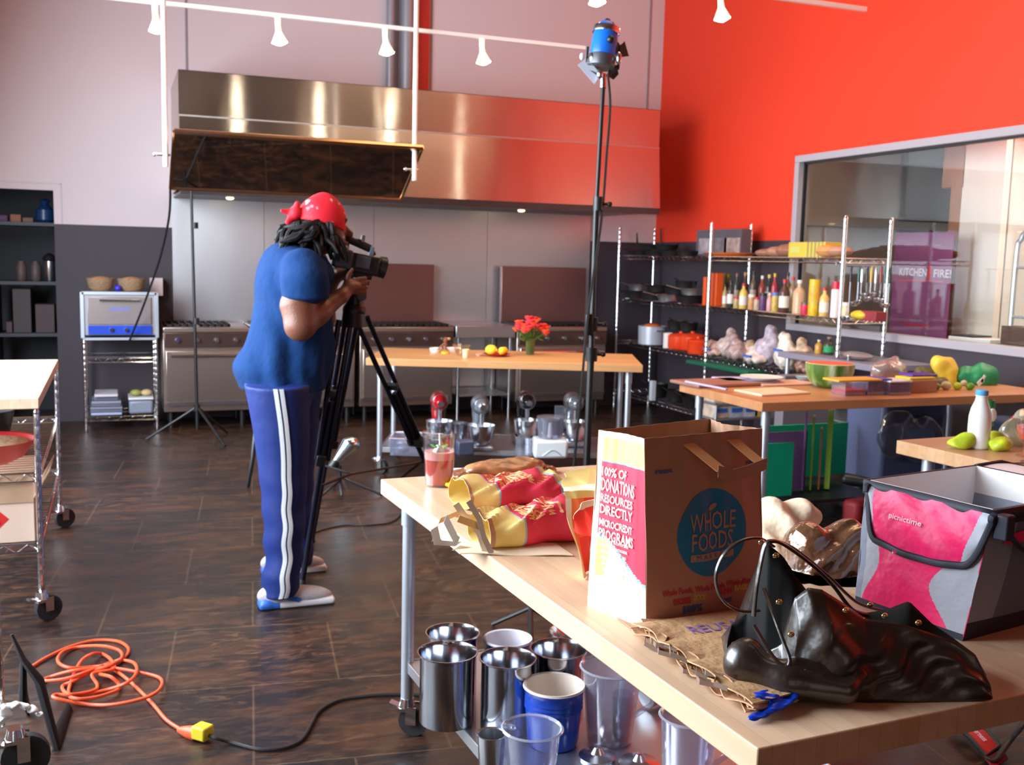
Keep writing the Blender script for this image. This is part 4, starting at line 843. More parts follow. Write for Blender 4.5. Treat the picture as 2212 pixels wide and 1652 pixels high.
MB().box(*cbox(728, 529, 750, 540, 0.08, -0.03)).build('eyecup', mat('cup_grey', (0.25, 0.35, 0.45), 0.35), vc, True, bev=0.008)
b = MB(); b.cyl(V(806, 572), V(818, 576), 0.040, 0.044).cyl(V(818, 576), V(831, 579), 0.050, 0.052); b.build('lens', m_cam, vc, True)
MB().cyl(V(831, 579), V(832, 579.3), 0.045).build('lens_glass', mat('lens_glass', (0.01, 0.01, 0.03), 0.05), vc, True)
b = MB(); b.tube([V(748, 540), V(752, 519), V(775, 521), V(800, 534), V(808, 552)], 0.012, 8).build('top_handle', m_cam, vc, True)
MB().cyl(V(742, 512), V(800, 538), 0.017).build('microphone', m_blackm, vc, True)
MB().box(*cbox(780, 508, 787, 523, 0.03)).build('shoe_mount', m_ss, vc, True)
MB().box(*cbox(797, 532, 806, 556, 0.04, 0.0, 0.2)).build('handle_front', mat('cup_grey', (0.25, 0.35, 0.45), 0.35), vc, True, bev=0.004)
MB().box(*cbox(768, 553, 800, 580, 0.012, -0.065)).build('side_panel', m_camg, vc, True, bev=0.004)
MB().box(*cbox(800, 598, 822, 606, 0.03, 0, 0.1)).build('plate', m_range, vc, True)
tp = thing('tripod', 'black twin-tube tripod under the camcorder', 'tripod', (V(762, 700).x, YV, 0))
b = MB(); b.box(*cbox(745, 602, 795, 612, 0.07)).cyl(V(768, 612), V(766, 665), 0.035, 0.042).ell(V(765, 670), (0.055, 0.055, 0.045)); b.build('fluid_head', m_cam, tp, True, bev=0.004)
MB().cyl(V(782, 640, -0.05), V(772, 640, 0.05), 0.022).build('tilt_drum', m_camg, tp, True)
MB().tube([V(765, 640), V(745, 640, -0.05), V(728, 636, -0.06)], 0.010).build('pan_handle', m_black, tp, True)
ap = V(764, 692)
MB().cyl(ap-Vector((0, 0, 0.03)), ap+Vector((0, 0, 0.05)), 0.06, 0.05).build('crown', m_black, tp, True)
m_leg = mat('tripod_tube', (0.015, 0.02, 0.04), 0.25, 0.4)
def tleg(top, foot, spread=0.028):
    s = (foot-top).cross(Vector((0, -1, 0.1))).normalized()
    if s.length < .1: s = Vector((1, 0, 0))
    b = MB(); m1 = top.lerp(foot, 0.52); m2 = top.lerp(foot, 0.98)
    b.cyl(top+s*spread, m1+s*spread*0.9, 0.0125).cyl(top-s*spread, m1-s*spread*0.9, 0.0125); L = b.build('leg', m_leg, tp, True)
    MB().cyl(top.lerp(foot, 0.3), m2, 0.0135).build('lower_tube', m_leg, L, True)
    q = (foot-top).to_track_quat('Z', 'Y').to_euler()
    MB().box(m1, (0.085, 0.04, 0.05), tuple(q)).box(top.lerp(foot, 0.27), (0.075, 0.03, 0.03), tuple(q)).build('clamp', m_black, L, True, bev=0.004)
    MB().cyl(m2, foot, 0.014, 0.02).build('foot', m_rubber, L, True)
f1 = PZ(652, 1262, 0.012); f2 = PZ(985, 1150, 0.012); f3 = Vector((0.98, 5.5, 0.012))
for f, d in ((f1, Vector((-0.045, -0.02, 0))), (f2, Vector((0.045, 0.02, 0))), (f3, Vector((0, 0.05, 0)))): tleg(ap+d, f)
for f in (f1, f2, f3): MB().tube([ap.lerp(f, 0.62), (ap.x+0.02, ap.y+0.12, 0.52)], 0.006, 6).build('spreader_arm', m_black, tp, True)
# ================================================================ wheeled steel-and-maple tables
def table(nm, label, c, rz, L, Wd, h, m_top, axis, shelf_z=0.25, th=0.05, leg=0.021, ins=0.09, shelf=True, group=None):
    t = thing(nm, label, 'table', (c[0], c[1], 0), rz, group)
    MB().box((0, 0, h-th/2), (L, Wd, th)).build('tabletop', m_top, t, bev=0.003)
    for sx in (-1, 1):
        for sy in (-1, 1):
            x, y = sx*(L/2-ins), sy*(Wd/2-ins)
            b = MB().cyl((x, y, 0.12), (x, y, h-th), leg, n=20).build('leg', m_galv, t)
            MB().cyl((x, y, h-th-0.09), (x, y, h-th), leg*1.22, n=20).build('leg_socket', m_galv, b)
            caster(t, x, y, 0.125, 0.05, rz=0.6*sx)
    if shelf:
        s = MB(); a, bb_ = L/2-ins+0.0, Wd/2-ins+0.0
        s.box((0, 0, shelf_z-0.004), (2*a, 2*bb_, 0.004))
        for q in (-1, 1): s.box((0, q*(bb_+0.003), shelf_z-0.016), (2*a+0.01, 0.006, 0.036)).box((q*(a+0.003), 0, shelf_z-0.016), (0.006, 2*bb_, 0.036))
        s.build('undershelf', m_ssr, t, bev=0.001)
    return t
# near table A: long axis roughly along Y
aA = math.radians(2.6); NL_ = Vector((0.888, 1.231, 0)); ex = Vector((math.cos(aA), math.sin(aA), 0)); ey = Vector((-math.sin(aA), math.cos(aA), 0))
WA, LA = 0.98, 1.99; cA = NL_+ex*WA/2+ey*LA/2
m_boardA = wood('maple_near', (0.66, 0.44, 0.27), (0.76, 0.55, 0.37), 0.042, 0.8, 0.33, 1)
table('prep_table', 'nearest maple table loaded with paper bags, black handbag and pink cooler', cA, aA, WA, LA, 0.85, m_boardA, 1, ins=0.075)
# far table B behind the operator, rotated
B0 = Vector((1.662, 7.175, 0)); bx_ = Vector((0.922, -0.386, 0)).normalized(); by_ = Vector((0.386, 0.922, 0)).normalized(); cB = B0+bx_*0.985+by_*0.44
table('prep_table', 'maple table carrying the pink flowers in front of the ranges', cB, math.atan2(bx_.y, bx_.x), 1.97, 0.88, 0.85, m_board2, 0, shelf_z=0.19, th=0.052)
# table C by the shelving
table('prep_table', 'maple table holding cut watermelon and produce beside the chrome shelving', (4.25, 4.98), 0.0, 2.12, 0.86, 0.85, wood('cherry_block', (0.52, 0.22, 0.09), (0.6, 0.28, 0.12), 0.045, 0.7, 0.36), 0, shelf=False, th=0.05)
# table D at the right edge
table('prep_table', 'short maple table with the white milk bottle at the right edge', (3.62, 2.93), 0.06, 1.2, 0.86, 0.87, wood('maple_right', (0.55, 0.3, 0.15), (0.62, 0.37, 0.2), 0.045, 0.7, 0.36), 0, shelf=False, th=0.055)
def L_(nm, prof, m, label, cat, loc, group=None, n=28, close=False, rz=0, part=None):
    if part is None:
        o = MB().lathe(prof, n=n, close=close).build(nm, m); o.location = loc; return tag(o, label, cat, group)
def cup(r0, r1, h, t=0.003, f=0.004): return [(r0*0.9, 0), (r0, f), (r1, h-0.004), (r1+0.003, h-0.001), (r1+0.001, h), (r1-t, h-0.003), (r0-t, f+t), (0, f+t)]
# ---- canisters and crocks on the undershelf of the near table
SA = 0.25
m_can = mat('canister_steel', (0.46, 0.48, 0.53), 0.14, 1.0); m_crk = mat('crock_white', (0.72, 0.68, 0.74), 0.3)
def rim(u, v, h): p = PZ(u, v, SA+h); return Vector((p.x, p.y, SA))
for u, v, h, r, lb in ((967, 1407, .205, .083, 'front left, nearest the table leg'), (1097, 1420, .205, .078, 'front, between the left canister and the blue crock'), (978, 1365, .205, .078, 'rear left, behind the nearest one'), (1207, 1400, .205, .080, 'rear right, touching the blue crock from behind')):
    o = MB().lathe([(r*0.93, 0), (r*0.95, 0.004), (r*0.95, h-0.02), (r*0.98, h-0.006), (r+0.004, h-0.002), (r+0.004, h+0.001), (r, h+0.001), (r*0.935, h-0.012), (r*0.93, 0.006), (0, 0.006)], n=36).build('canister', m_can)
    o.location = rim(u, v, h); tag(o, 'steel canister on the undershelf, '+lb, 'canister', 'steel canisters under the near table')
def crock(nm, label, loc, h, r, mo, mi_):
    t = thing(nm, label, 'crock', loc)
    o = [(r*0.82, 0), (r*0.86, 0.01), (r*0.95, h*0.6)]
    for k in range(3): o += [(r*0.955, h*(0.62+k*0.07)), (r*0.985, h*(0.64+k*0.07)), (r*0.965, h*(0.67+k*0.07))]
    o += [(r, h-0.012), (r+0.004, h-0.004)]
    MB().lathe(o, n=36, close=True).lathe([(0, 0), (r*0.82, 0)], n=36, close=True).build('outer_wall', mo, t)
    MB().lathe([(r+0.004, h-0.004), (r+0.002, h+0.002), (r-0.005, h), (r*0.88, h*0.5), (r*0.78, 0.012), (0, 0.01)], n=36, close=True).build('inner_glaze', mi_, t)
crock('utensil_crock', 'cobalt blue ribbed crock with cream inside under the near table', rim(1197, 1478, .165), .165, .082, m_blue, m_cream)
crock('utensil_crock', 'white crock in the rear middle between two steel canisters', rim(1097, 1378, .18), .18, .072, mat('crock_blue_dark', (0.01, 0.03, 0.2), 0.3), m_crk)
def pitcher(label, loc, r, h, r0=None):
    t = thing('clear_pitcher', label, 'pitcher', loc); r0 = r0 or r*0.8
    MB().lathe(cup(r0, r, h, 0.004), n=36).build('wall', m_clear, t)
    MB().lathe([(r+0.003, h-0.004), (r+0.008, h), (r+0.003, h+0.004), (r-0.002, h)], n=36, close=True).build('lip', clear('clear_rim', (0.9, 0.92, 1), 0.4, 0.05, 0.25, (0.8, 0.85, 1)), t)
    MB().tube([(r*0.9, 0, h*0.85), (r+0.05, 0, h*0.8), (r+0.05, 0, h*0.4), (r0+0.002, 0, h*0.25)], 0.008, 8).build('handle', m_clear, t)
    return t
pitcher('tall clear plastic container right of the blue crock', rim(1322, 1440, .21), .082, .21, .062)
pitcher('clear plastic jug at the bottom edge, before the blue crock', rim(1150, 1572, .15), .072, .15).rotation_euler.z = 2.0
pitcher('clear plastic container half hidden below the table corner', rim(1490, 1545, .2), .07, .2, .06)
o = L_('steel_cup', cup(.03, .036, .12), m_ss, 'small steel cup left of the clear jug at the bottom edge', 'cup', rim(1062, 1583, .12))
L_('glass_tumbler', cup(.026, .03, .13), m_clear, 'slim clear tumbler standing inside the tall container', 'tumbler', rim(1345, 1440, .21)+Vector((0.0, -0.01, 0.008)))
L_('steel_cover', [(0.05, 0), (0.05, 0.012), (0.02, 0.02), (0.01, 0.035), (0, 0.036)], m_ss, 'round steel lid at the bottom edge right of the clear jug', 'lid', PZ(1290, 1640, SA+.001))
L_('steel_cover', [(0.055, 0), (0.055, 0.012), (0.02, 0.02), (0.01, 0.035), (0, 0.036)], m_ss, 'round steel lid below the tall clear container', 'lid', PZ(1380, 1655, SA+.001))
o = MB().cyl((0, 0, .035), (.09, .03, .035), .032, .03, n=20).build('funnel', m_ss); o.location = PZ(1395, 1530, SA+.002); tag(o, 'small steel jigger lying behind the tall container', 'jigger')
L_('steel_pan', cup(.07, .085, .05), m_ss, 'shiny steel pan seen above the rear right canister', 'pan', PZ(1240, 1392, SA))
# ---- drink, plate, bread behind the crumpled bags
HA = 0.85
def drink(label, loc, k=1.0, stem=False):
    t = thing('drink_glass', label, 'drink', loc)
    h, r1, r0 = 0.135*k, 0.043*k, 0.034*k
    if stem:
        MB().lathe([(.032, 0), (.03, .004), (.006, .01), (.005, .05), (.02, .06), (.038, .09), (.04, .14), (.0385, .14), (.034, .09), (.0, .062)], n=28).build('glass', m_glass, t)
        MB().lathe([(0, .064), (.018, .066), (.033, .092), (.034, .12), (0, .12)], n=24).build('liquid', mat('pink_drink2', (0.8, 0.12, 0.08), 0.2, trans=0.3), t); return t
    MB().lathe(cup(r0, r1, h, 0.002), n=32).build('glass', m_glass, t)
    MB().lathe([(0, 0.008), (r0-0.003, 0.008), (r0+(r1-r0)*0.5-0.003, h*0.5), (0, h*0.5)], n=28).build('liquid', mat('pink_drink', (0.85, 0.16, 0.13), 0.15, trans=0.35), t)
    MB().lathe([(0, h*0.5), (r0+(r1-r0)*0.5-0.003, h*0.502), (r0+(r1-r0)*.66-0.003, h*0.64), (0, h*0.66)], n=28).build('froth', mat('pink_froth', (0.85, 0.38, 0.36), 0.4), t)
    MB().box((-0.012, -0.012, h*0.62), (0.024, 0.022, 0.05), (0.3, 0.4, 0.2)).build('ice_cube', mat('ice', (0.85, 0.9, 0.9), 0.2, trans=0.3), t, bev=0.004)
    MB().box((0.016, 0.0, h*0.66), (0.022, 0.024, 0.022), (0.5, 0.1, 0.6)).build('ice_cube', mat('ice', (0.85, 0.9, 0.9), 0.2, trans=0.3), t, bev=0.004)
    MB().tube([(0.008, 0.004, 0.02), (0.0, 0.0, h*0.97)], 0.0035, 8).build('straw', m_white, t)
    b = MB()
    for i in range(5):
        a = i*1.3; b.ell((0.016*math.cos(a), 0.016*math.sin(a), h*0.72), (0.016, 0.007, 0.003), 10, 0, Euler((0.5, -0.4, a)).to_matrix())
    b.build('mint_leaves', mat('mint', (0.12, 0.4, 0.04), 0.5), t); return t
drink('iced pink drink with mint at the far corner of the near table', PZ(948, 1048, HA), 1.28)
L_('serving_plate', [(0.05, 0), (0.055, 0.004), (0.095, 0.012), (0.096, 0.014), (0.055, 0.007), (0, 0.006)], mat('plate_blue', (0.62, 0.78, 0.85), 0.25), 'pale blue plate behind the pink drink', 'plate', PZ(1000, 1032, HA))
bg_ = thing('bread_bag', 'bagged brown flatbread lying at the far edge of the near table', 'bread', PZ(1090, 1030, HA))
def blob_noise(V, amp, f, seed=0):
    V = V.copy(); s = seed
    V[:, 2] += amp*(np.sin(f*V[:, 0]+s)*np.cos(f*1.3*V[:, 1]+2*s)+0.5*np.sin(2.3*f*V[:, 1]+f*V[:, 0]+s)); V[:, 0] += amp*0.6*np.sin(f*1.7*V[:, 1]+f*V[:, 2]+s); return V
solid('loaf', [('ell', (-0.02, 0, 0.03), (0.12, 0.07, 0.027), 0.02, None), ('ell', (0.07, 0.02, 0.03), (0.09, 0.06, 0.028), 0.02, (0, 0, 0.3))], 0.006, mat('flatbread', (0.42, 0.18, 0.07), 0.4, var=0.6, vscale=22, coat=0.6), bg_, disp=lambda V: blob_noise(V, 0.003, 60))
solid('bag_film', [('ell', (-0.12, -0.01, 0.015), (0.07, 0.06, 0.012), 0.02, None), ('ell', (0, 0.03, 0.014), (0.16, 0.06, 0.012), 0.02, None), ('ell', (0.14, 0.03, 0.012), (0.06, 0.05, 0.01), 0.02, None)], 0.006, mat('brown_film', (0.32, 0.12, 0.06), 0.25, coat=0.8), bg_, disp=lambda V: blob_noise(V, 0.004, 90))
tag(solid('candy_wrapper', [('ell', tuple(PZ(985, 1046, HA+.012)), (0.035, 0.02, 0.01), 0.01, None), ('ell', tuple(PZ(1010, 1040, HA+.012)), (0.03, 0.016, 0.01), 0.01, None)], 0.004, m_yel, disp=lambda V: blob_noise(V, 0.003, 120)), 'yellow crumpled wrapper between pink drink and paper bags', 'wrapper')
# ---- paper grocery bags
m_kraft = mat('kraft_paper', (0.46, 0.255, 0.17), 0.75, var=0.08, vscale=3, bump=0.25, bscale=10)
m_kraft_in = mat('kraft_inside', (0.42, 0.23, 0.14), 0.8, var=0.05)
m_pr = mat('print_red', (0.74, 0.03, 0.08), 0.6); m_py = mat('print_yellow', (0.80, 0.60, 0.20), 0.6); m_pw = mat('print_white', (0.86, 0.76, 0.66), 0.6); m_pb = mat('print_blue', (0.0, 0.20, 0.42), 0.55); m_pl = mat('print_line_blue', (0.25, 0.5, 0.65), 0.6); m_cr = mat('bag_cream', (0.84, 0.70, 0.52), 0.65)
gb = thing('grocery_bag', 'upright brown paper grocery bag with blue round logo, red printed side', 'paper bag', (1.09, 1.8, HA))
HB_ = 0.385
c00, c10, c11, c01 = [Vector(p) for p in ((0.964, 1.721, HA), (1.255, 1.756, HA), (1.232, 1.935, HA), (0.915, 1.890, HA))]
t00, t10, t11, t01 = [Vector(p) for p in ((0.947, 1.728, HA+.384), (1.237, 1.762, HA+.388), (1.215, 1.925, HA+.384), (0.926, 1.885, HA+.376))]
def face(a, b_, at_, bt, bul=0.0, crease=0.0, wig=1.0):
    n = (b_-a).cross(Vector((0, 0, 1))).normalized()
    def S(u, v, o=0.0):
        p = a.lerp(b_, u).lerp(at_.lerp(bt, u), v)
        w = bul*math.sin(PI*u)*math.sin(PI*min(1, v*1.1))+wig*0.0035*math.sin(14*u+5*v)*math.sin(PI*v)+wig*0.0025*math.sin(37*u+3)*v - crease*(1-abs(2*u-1))*v*v
        return p+n*(w+o)
    return S
SF = face(c00, c10, t00, t10, 0.006); SL = face(c01, c00, t01, t00, 0.0, 0.012, 0.4); SR = face(c10, c11, t10, t11, 0.0, 0.03); SB = face(c11, c01, t11, t01, 0.004)
def pgrid(mb, fn, nu, nv, mif=None, thick=0.0):
    f0 = len(mb.f); mb.grid(fn, nu, nv, 0, thick)
    if mif:
        k = f0
        for i in range(nu):
            for j in range(nv): mb.m[k] = mif((i+0.5)/nu, (j+0.5)/nv); k += 1
    return mb
MB().grid(lambda u, v: SF(u, v), 30, 30, thick=0.001).build('front_panel', m_kraft, gb, True)
MB().grid(lambda u, v: SB(u, v-0.0), 30, 30, thick=0.001).build('back_panel', m_kraft_in, gb, True)
MB().grid(lambda u, v: SR(u, v), 20, 30, thick=0.001).build('right_gusset', m_kraft_in, gb, True)
def lred(u): return 0.43-0.16*u+0.035*math.sin(5*u)
def lmi(u, v):
    if u < 0.09: return 2
    if v > 0.965: return 2
    if v > 0.845: return 0
    if v > 0.832: return 3
    if v > lred(u): return 1
    if v > lred(u)-0.015: return 3
    return 2 if u > 0.16+v*0.5 or v < 0.2 else 0
pgrid(MB(), lambda u, v: SL(u, v), 40, 120, lmi, 0.001).build('left_gusset', [m_py, m_pr, m_cr, m_pl], gb, True)
MB().bb((0.94, 1.74, HA+.001), (1.23, 1.9, HA+.003)).build('base', m_kraft, gb, True)
wL = (c01-c00).length
tx = MB()
def onL(x, y): return SL(min(1, max(0, x/wL)), y/HB_, 0.003)
yy = 0.300
for s, sz, wd in (('100% OF', .021, .085), ('DONATIONS', .030, .118), ('RESOURCES', .019, .112), ('DIRECTLY', .022, .112), ('MICROCREDIT', .017, .112), ('PROGRAMS', .024, .116)):
    put_text(tx, s, sz*1.25, onL, wd, bold=0.0006, off=(0.024+wd/2, yy)); yy -= 0.028 if sz > .02 else 0.024
tx.build('side_lettering', m_pw, gb, True)
tx = MB(); rn = random.Random(5)
for k in range(7): put_text(tx, ''.join(rn.choice('nmoeuriats ') for _ in range(16)), 0.012, onL, 0.095-0.006*k, bold=0.0002, off=(0.075, 0.158-0.0125*k))
tx.build('small_print', m_pw, gb, True)
WF_ = (c10-c00).length
def onF(x, y, o=0.0012): return SF(x/WF_, y/HB_, o)
lc = (0.160, 0.183); R0 = 0.086
dsk = MB(); dsk.grid(lambda a, r: onF(lc[0]+R0*(r+0.001)*math.cos(2*PI*a), lc[1]+R0*1.04*(r+0.001)*math.sin(2*PI*a), 0.001), 64, 8); dsk.build('logo_disc', m_pb, gb, True)
m_kl = mat('kraft_logo', (0.44, 0.27, 0.19), 0.75)
lg = MB()
put_text(lg, 'WHOLE', 0.052, lambda x, y: onF(lc[0]+x, lc[1]+0.022+y+0.03*x*0, 0.002), 0.118, bold=0.0004)
put_text(lg, 'FOODS', 0.052, lambda x, y: onF(lc[0]+x, lc[1]-0.018+y, 0.002), 0.108, bold=0.0004)
lg.build('logo_lettering', m_kl, gb, True)
lg = MB(); lg.grid(lambda a, b_: onF(lc[0]-0.056+0.112*a, lc[1]-0.055+0.015*b_, 0.002), 20, 1); lg.build('logo_bar', m_kl, gb, True)
lg = MB(); put_text(lg, 'M A R K E T', 0.015, lambda x, y: onF(lc[0]+x, lc[1]-0.0475+y, 0.003), 0.085); lg.build('bar_lettering', m_pb, gb, True)
lf = MB(); lf.grid(lambda a, r: onF(lc[0]+0.002+0.011*r*math.cos(2*PI*a), lc[1]+0.052+0.006*r*math.sin(2*PI*a)+0.004*math.cos(2*PI*a)*r, 0.002), 14, 2); lf.build('logo_leaf', m_kl, gb, True)
m_rp = mat('kraft_red_print', (0.5, 0.04, 0.05), 0.7); m_yp = mat('kraft_yellow_print', (0.6, 0.4, 0.08), 0.7); m_bp = mat('kraft_blue_print', (0.08, 0.14, 0.32), 0.7)
lg = MB(); put_text(lg, 'Whole Foods, Whole People, Whole Planet', 0.017, lambda x, y: onF(0.155+x, 0.070+y), 0.235, bold=0.0006)
put_text(lg, 'MORE', 0.016, lambda x, y: onF(0.087+x, 0.049+y), 0.042, bold=0.0012); put_text(lg, 'THAN', 0.016, lambda x, y: onF(0.195+x, 0.055+y), 0.04, bold=0.0012); lg.build('red_lettering', m_rp, gb, True)
lg = MB(); put_text(lg, 'GOOD', 0.016, lambda x, y: onF(0.13+x, 0.052+y), 0.035, bold=0.0014); lg.build('yellow_lettering', m_yp, gb, True); lg = MB(); put_text(lg, 'BAGS', 0.016, lambda x, y: onF(0.238+x, 0.058+y), 0.035, bold=0.0014); lg.build('yellow_lettering', m_yp, gb, True)
lg = MB(); put_text(lg, '100%', 0.019, lambda x, y: onF(0.113+x, 0.030+y), 0.048, bold=0.0016); lg.build('blue_lettering', m_bp, gb, True); lg = MB(); put_text(lg, 'recycled paper', 0.010, lambda x, y: onF(0.10+x, 0.013+y), 0.08, bold=0.0004); lg.build('blue_lettering', m_bp, gb, True); lg = MB(); put_text(lg, '100%', 0.012, lambda x, y: onF(0.20+x, 0.036+y), 0.03, bold=0.0008)
for x0 in (0.045, 0.272):
    lg.build('blue_lettering', m_bp, gb, True); lg = MB(); put_text(lg, 'reuse', 0.013, lambda x, y: onF(x0+x, 0.318+y), 0.04, bold=0.0008)
lg.build('blue_lettering', m_bp, gb, True)
def ribbon(pts, w, dirs, nm, m, par, th=0.0012):
    n = len(pts); b = MB()
    def fn(a, c):
        f = a*(n-1); i = min(n-2, int(f)); t = f-i; p = pts[i].lerp(pts[i+1], t); d = dirs[i].lerp(dirs[i+1], t).normalized(); return p+d*w*(c-0.5)
    b.grid(fn, (n-1)*6, 2, thick=th); return b.build(nm, m, par, True)
nF = (c10-c00).cross(Vector((0, 0, 1))).normalized(); dx = (c10-c00).normalized(); up = Vector((0, 0, 1))
h1 = SF(0.36, 0.955, 0.002); h2 = SF(0.50, 0.83, 0.055); h3 = SF(0.84, 0.845, 0.055); h4 = SF(0.74, 0.955, 0.002)
m_kraft_lit = mat('kraft_lit', (0.85, 0.52, 0.22), 0.7)  # kraft brightened: light falling on the handle strips is put into the colour
ribbon([h1, h1.lerp(h2, .5), h2], 0.03, [dx]*3, 'handle', m_kraft_lit, gb); ribbon([h4, h4.lerp(h3, .5), h3], 0.03, [dx]*3, 'handle', m_kraft_lit, gb)
ribbon([h2-dx*0.012, h2.lerp(h3, .25)-up*0.012, h2.lerp(h3, .6)-up*0.01, h3+dx*0.012], 0.024, [up, up, up, up], 'handle_grip', m_kraft, gb)
# ---- crumpled bags lying behind the upright one
def lying_bag(label, p0, p1, w0, w1, h0, h1_, bands, roll, seed, text=None, mats=None, flip=1, bottom=0.0, group=None):
    """bands: list of (upto, material index) along the length from the mouth p0"""
    p0 = Vector(p0); p1 = Vector(p1); d = (p1-p0); Ln = d.length; d.normalize(); rt = d.cross(up).normalized(); rn = random.Random(seed); ph = [rn.uniform(0, 6) for _ in range(8)]
    def S(a, t, o=0.0):
        w = w0+(w1-w0)*a; h = h0+(h1_-h0)*a; q = 2*PI*t; cx, sx = math.cos(q), math.sin(q)
        fx = math.copysign(abs(cx)**0.55, cx); fz = math.copysign(abs(sx)**0.75, sx)
        n = 0.007*math.sin(9*a+ph[0]+3*cx)+0.005*math.sin(21*a*1.0+ph[1]+7*cx)+0.004*math.sin(33*a+11*cx+ph[2])
        x = fx*(w/2+o)+0.006*math.sin(13*a+ph[3]); z = h/2+fz*(h/2+o)+n*(0.5+0.5*sx)
        R = roll; return p0+d*(a*Ln)+rt*(x*math.cos(R))+up*(max(0.0015+o, z)*1.0+abs(x*math.sin(R))*0+bottom)
    t_ = thing('crumpled_bag', label, 'paper bag', p0, group=group)
    def mif(a, t):
        for lim, k in bands:
            if a < lim: return k
        return bands[-1][1]
    b = MB(); pgrid(b, lambda a, t: S(a, t), 60, 40, mif, 0.001); b.build('bag_body', mats, t_, True)
    def mouth(a, t): return S(0.0, t).lerp(S(0.12, t*0.999+0.0005, -0.004), a)
    if text:
        tb = MB(); x = text[0]
        for s, sz, wd in text[2]:
            put_text(tb, s, sz, lambda X, Y: S(min(.98, max(0.01, (x+Y*-flip)/Ln)), 0.25+flip*(X*0.36)/(w0), 0.0022), wd, bold=0.0012); x += sz*1.0
        tb.build('lettering', text[1], t_, True)
    MB().grid(lambda a, t: S(1.0, 0.5*t).lerp(S(1.0, 1-0.5*t), a), 6, 24, thick=0.001).build('closed_end', mats[bands[-1][1]], t_, True)
    return t_, S
m_or = mat('print_orange', (0.80, 0.50, 0.18), 0.6)
gmats = [m_py, m_pr, m_cr, m_pl, m_kraft]
G = 'crumpled bags behind the upright bag'
lying_bag('lying paper bag with red band nearest the upright grocery bag', PZ(1052, 1192, HA)+Vector((0.0, 0.06, 0)), PZ(1262, 1168, HA)+Vector((0.02, 0.06, 0)), 0.145, 0.17, 0.075, 0.10, [(0.05, 4), (0.30, 0), (0.325, 3), (0.86, 1), (0.9, 3), (1.1, 0)], 0, 3,
          text=(0.115, mat('print_gold', (0.85, 0.48, 0.2), 0.6), [('ALLEVIATING', .024, .12), ('POVERTY', .036, .12), ('WORLDWIDE', .026, .12), ('through microcredit', .012, .1)]), mats=gmats, group=G)
lying_bag('lying paper bag with gold text behind the first crumpled one', PZ(1000, 1100, HA)+Vector((0, 0.03, 0)), PZ(1215, 1085, HA)+Vector((0, 0.06, 0)), 0.16, 0.20, 0.075, 0.08, [(0.04, 4), (0.26, 0), (0.28, 3), (0.9, 1), (0.93, 3), (1.1, 0)], 0, 8,
          text=(0.11, mat('print_gold', (0.85, 0.48, 0.2), 0.6), [('DONATIONS', .024, .10), ('RESOURCES', .022, .10), ('DIRECTLY', .022, .10), ('MICRO', .022, .08), ('PROGRAM', .026, .10)]), mats=gmats, group=G)
# folded red-orange bag standing on edge against the upright one
fb = thing('crumpled_bag', 'red and orange folded bag leaning between lying bags and the upright one', 'paper bag', PZ(1262, 1245, HA), group=G)
def q4(a, b_, c, d_, nu=20, nv=20, amp=0.004, s=0):
    return lambda u, v: a.lerp(b_, u).lerp(d_.lerp(c, u), v)+Vector((amp*math.sin(9*u+7*v+s), amp*math.sin(11*v+5*u+s), 0))
yf = 1.93
a_, b2_, c_, d2_ = PZ(1263, 1252, HA+.002), PZ(1268, 1250, HA+.002)+Vector((0.01, 0.09, 0)), PY(1296, 1020, 2.05), PY(1212, 1042, 2.03)
pgrid(MB(), q4(PZ(1262, 1250, HA+.003), PZ(1275, 1225, HA+.003), PY(1292, 1060, 1.97), PY(1216, 1060, 2.02)), 24, 24, lambda u, v: 0 if v > 0.93 else (2 if u < 0.13 else (1 if (v < 0.45 and u > .3) or u > 0.62 else 3)), 0.002).build('folded_side', [m_py, mat('print_scarlet', (0.85, 0.03, 0.012), 0.6), m_cr, mat('print_orange2', (0.88, 0.16, 0.03), 0.6)], fb, True)
pgrid(MB(), q4(PY(1216, 1062, 2.02), PY(1290, 1058, 1.98), PY(1290, 1005, 2.10), PY(1218, 1022, 2.08), s=2), 24, 12, lambda u, v: 2 if v < 0.25 else (0 if u < 0.75 else 3), 0.002).build('folded_top', [m_py, m_pr, m_cr, m_or], fb, True)
pgrid(MB(), q4(PY(1236, 1150, 2.0), PY(1285, 1160, 1.95), PY(1292, 1075, 1.96), PY(1250, 1090, 1.97), s=1), 16, 16, lambda u, v: 1 if v < 0.8 else 0, 0.002).build('fold_flap', [m_cr, mat('print_scarlet', (0.85, 0.03, 0.012), 0.6)], fb, True)
# twisted loose handles sticking out at the left
tw = thing('loose_paper_handles', 'tangle of white and brown paper handles sticking out over the table edge', 'paper handles', PZ(1020, 1190, HA))
def pz(u, v, h=0.0): return PZ(u, v, HA+h)
y0 = 2.36
for i, (pl, w, m) in enumerate(([[(985, 1183), (1010, 1187), (1060, 1190)], .022, m_cr], [[(935, 1165), (950, 1125), (985, 1110), (1020, 1120)], .016, m_kraft_lit], [[(938, 1140), (945, 1172), (990, 1175)], .02, m_white], [[(962, 1120), (985, 1165), (990, 1170)], .024, m_white], [[(985, 1088), (1000, 1110), (1035, 1150), (1050, 1195)], .016, m_cr], [[(990, 1120), (1030, 1135), (1045, 1140)], .018, m_kraft_lit], [[(1012, 1082), (1035, 1120), (1045, 1160), (1062, 1195)], .014, mat('kraft_grey', (0.45, 0.40, 0.40), 0.6)])):
    pts = [PY(u, v, y0-0.01*i) for u, v in pl]; dr = [Vector((0.3, -0.2, 1)) if i % 2 else Vector((0.8, -0.1, 0.5)) for _ in pts]
    ribbon(pts, w, dr, 'paper_strip', m, tw, 0.001)
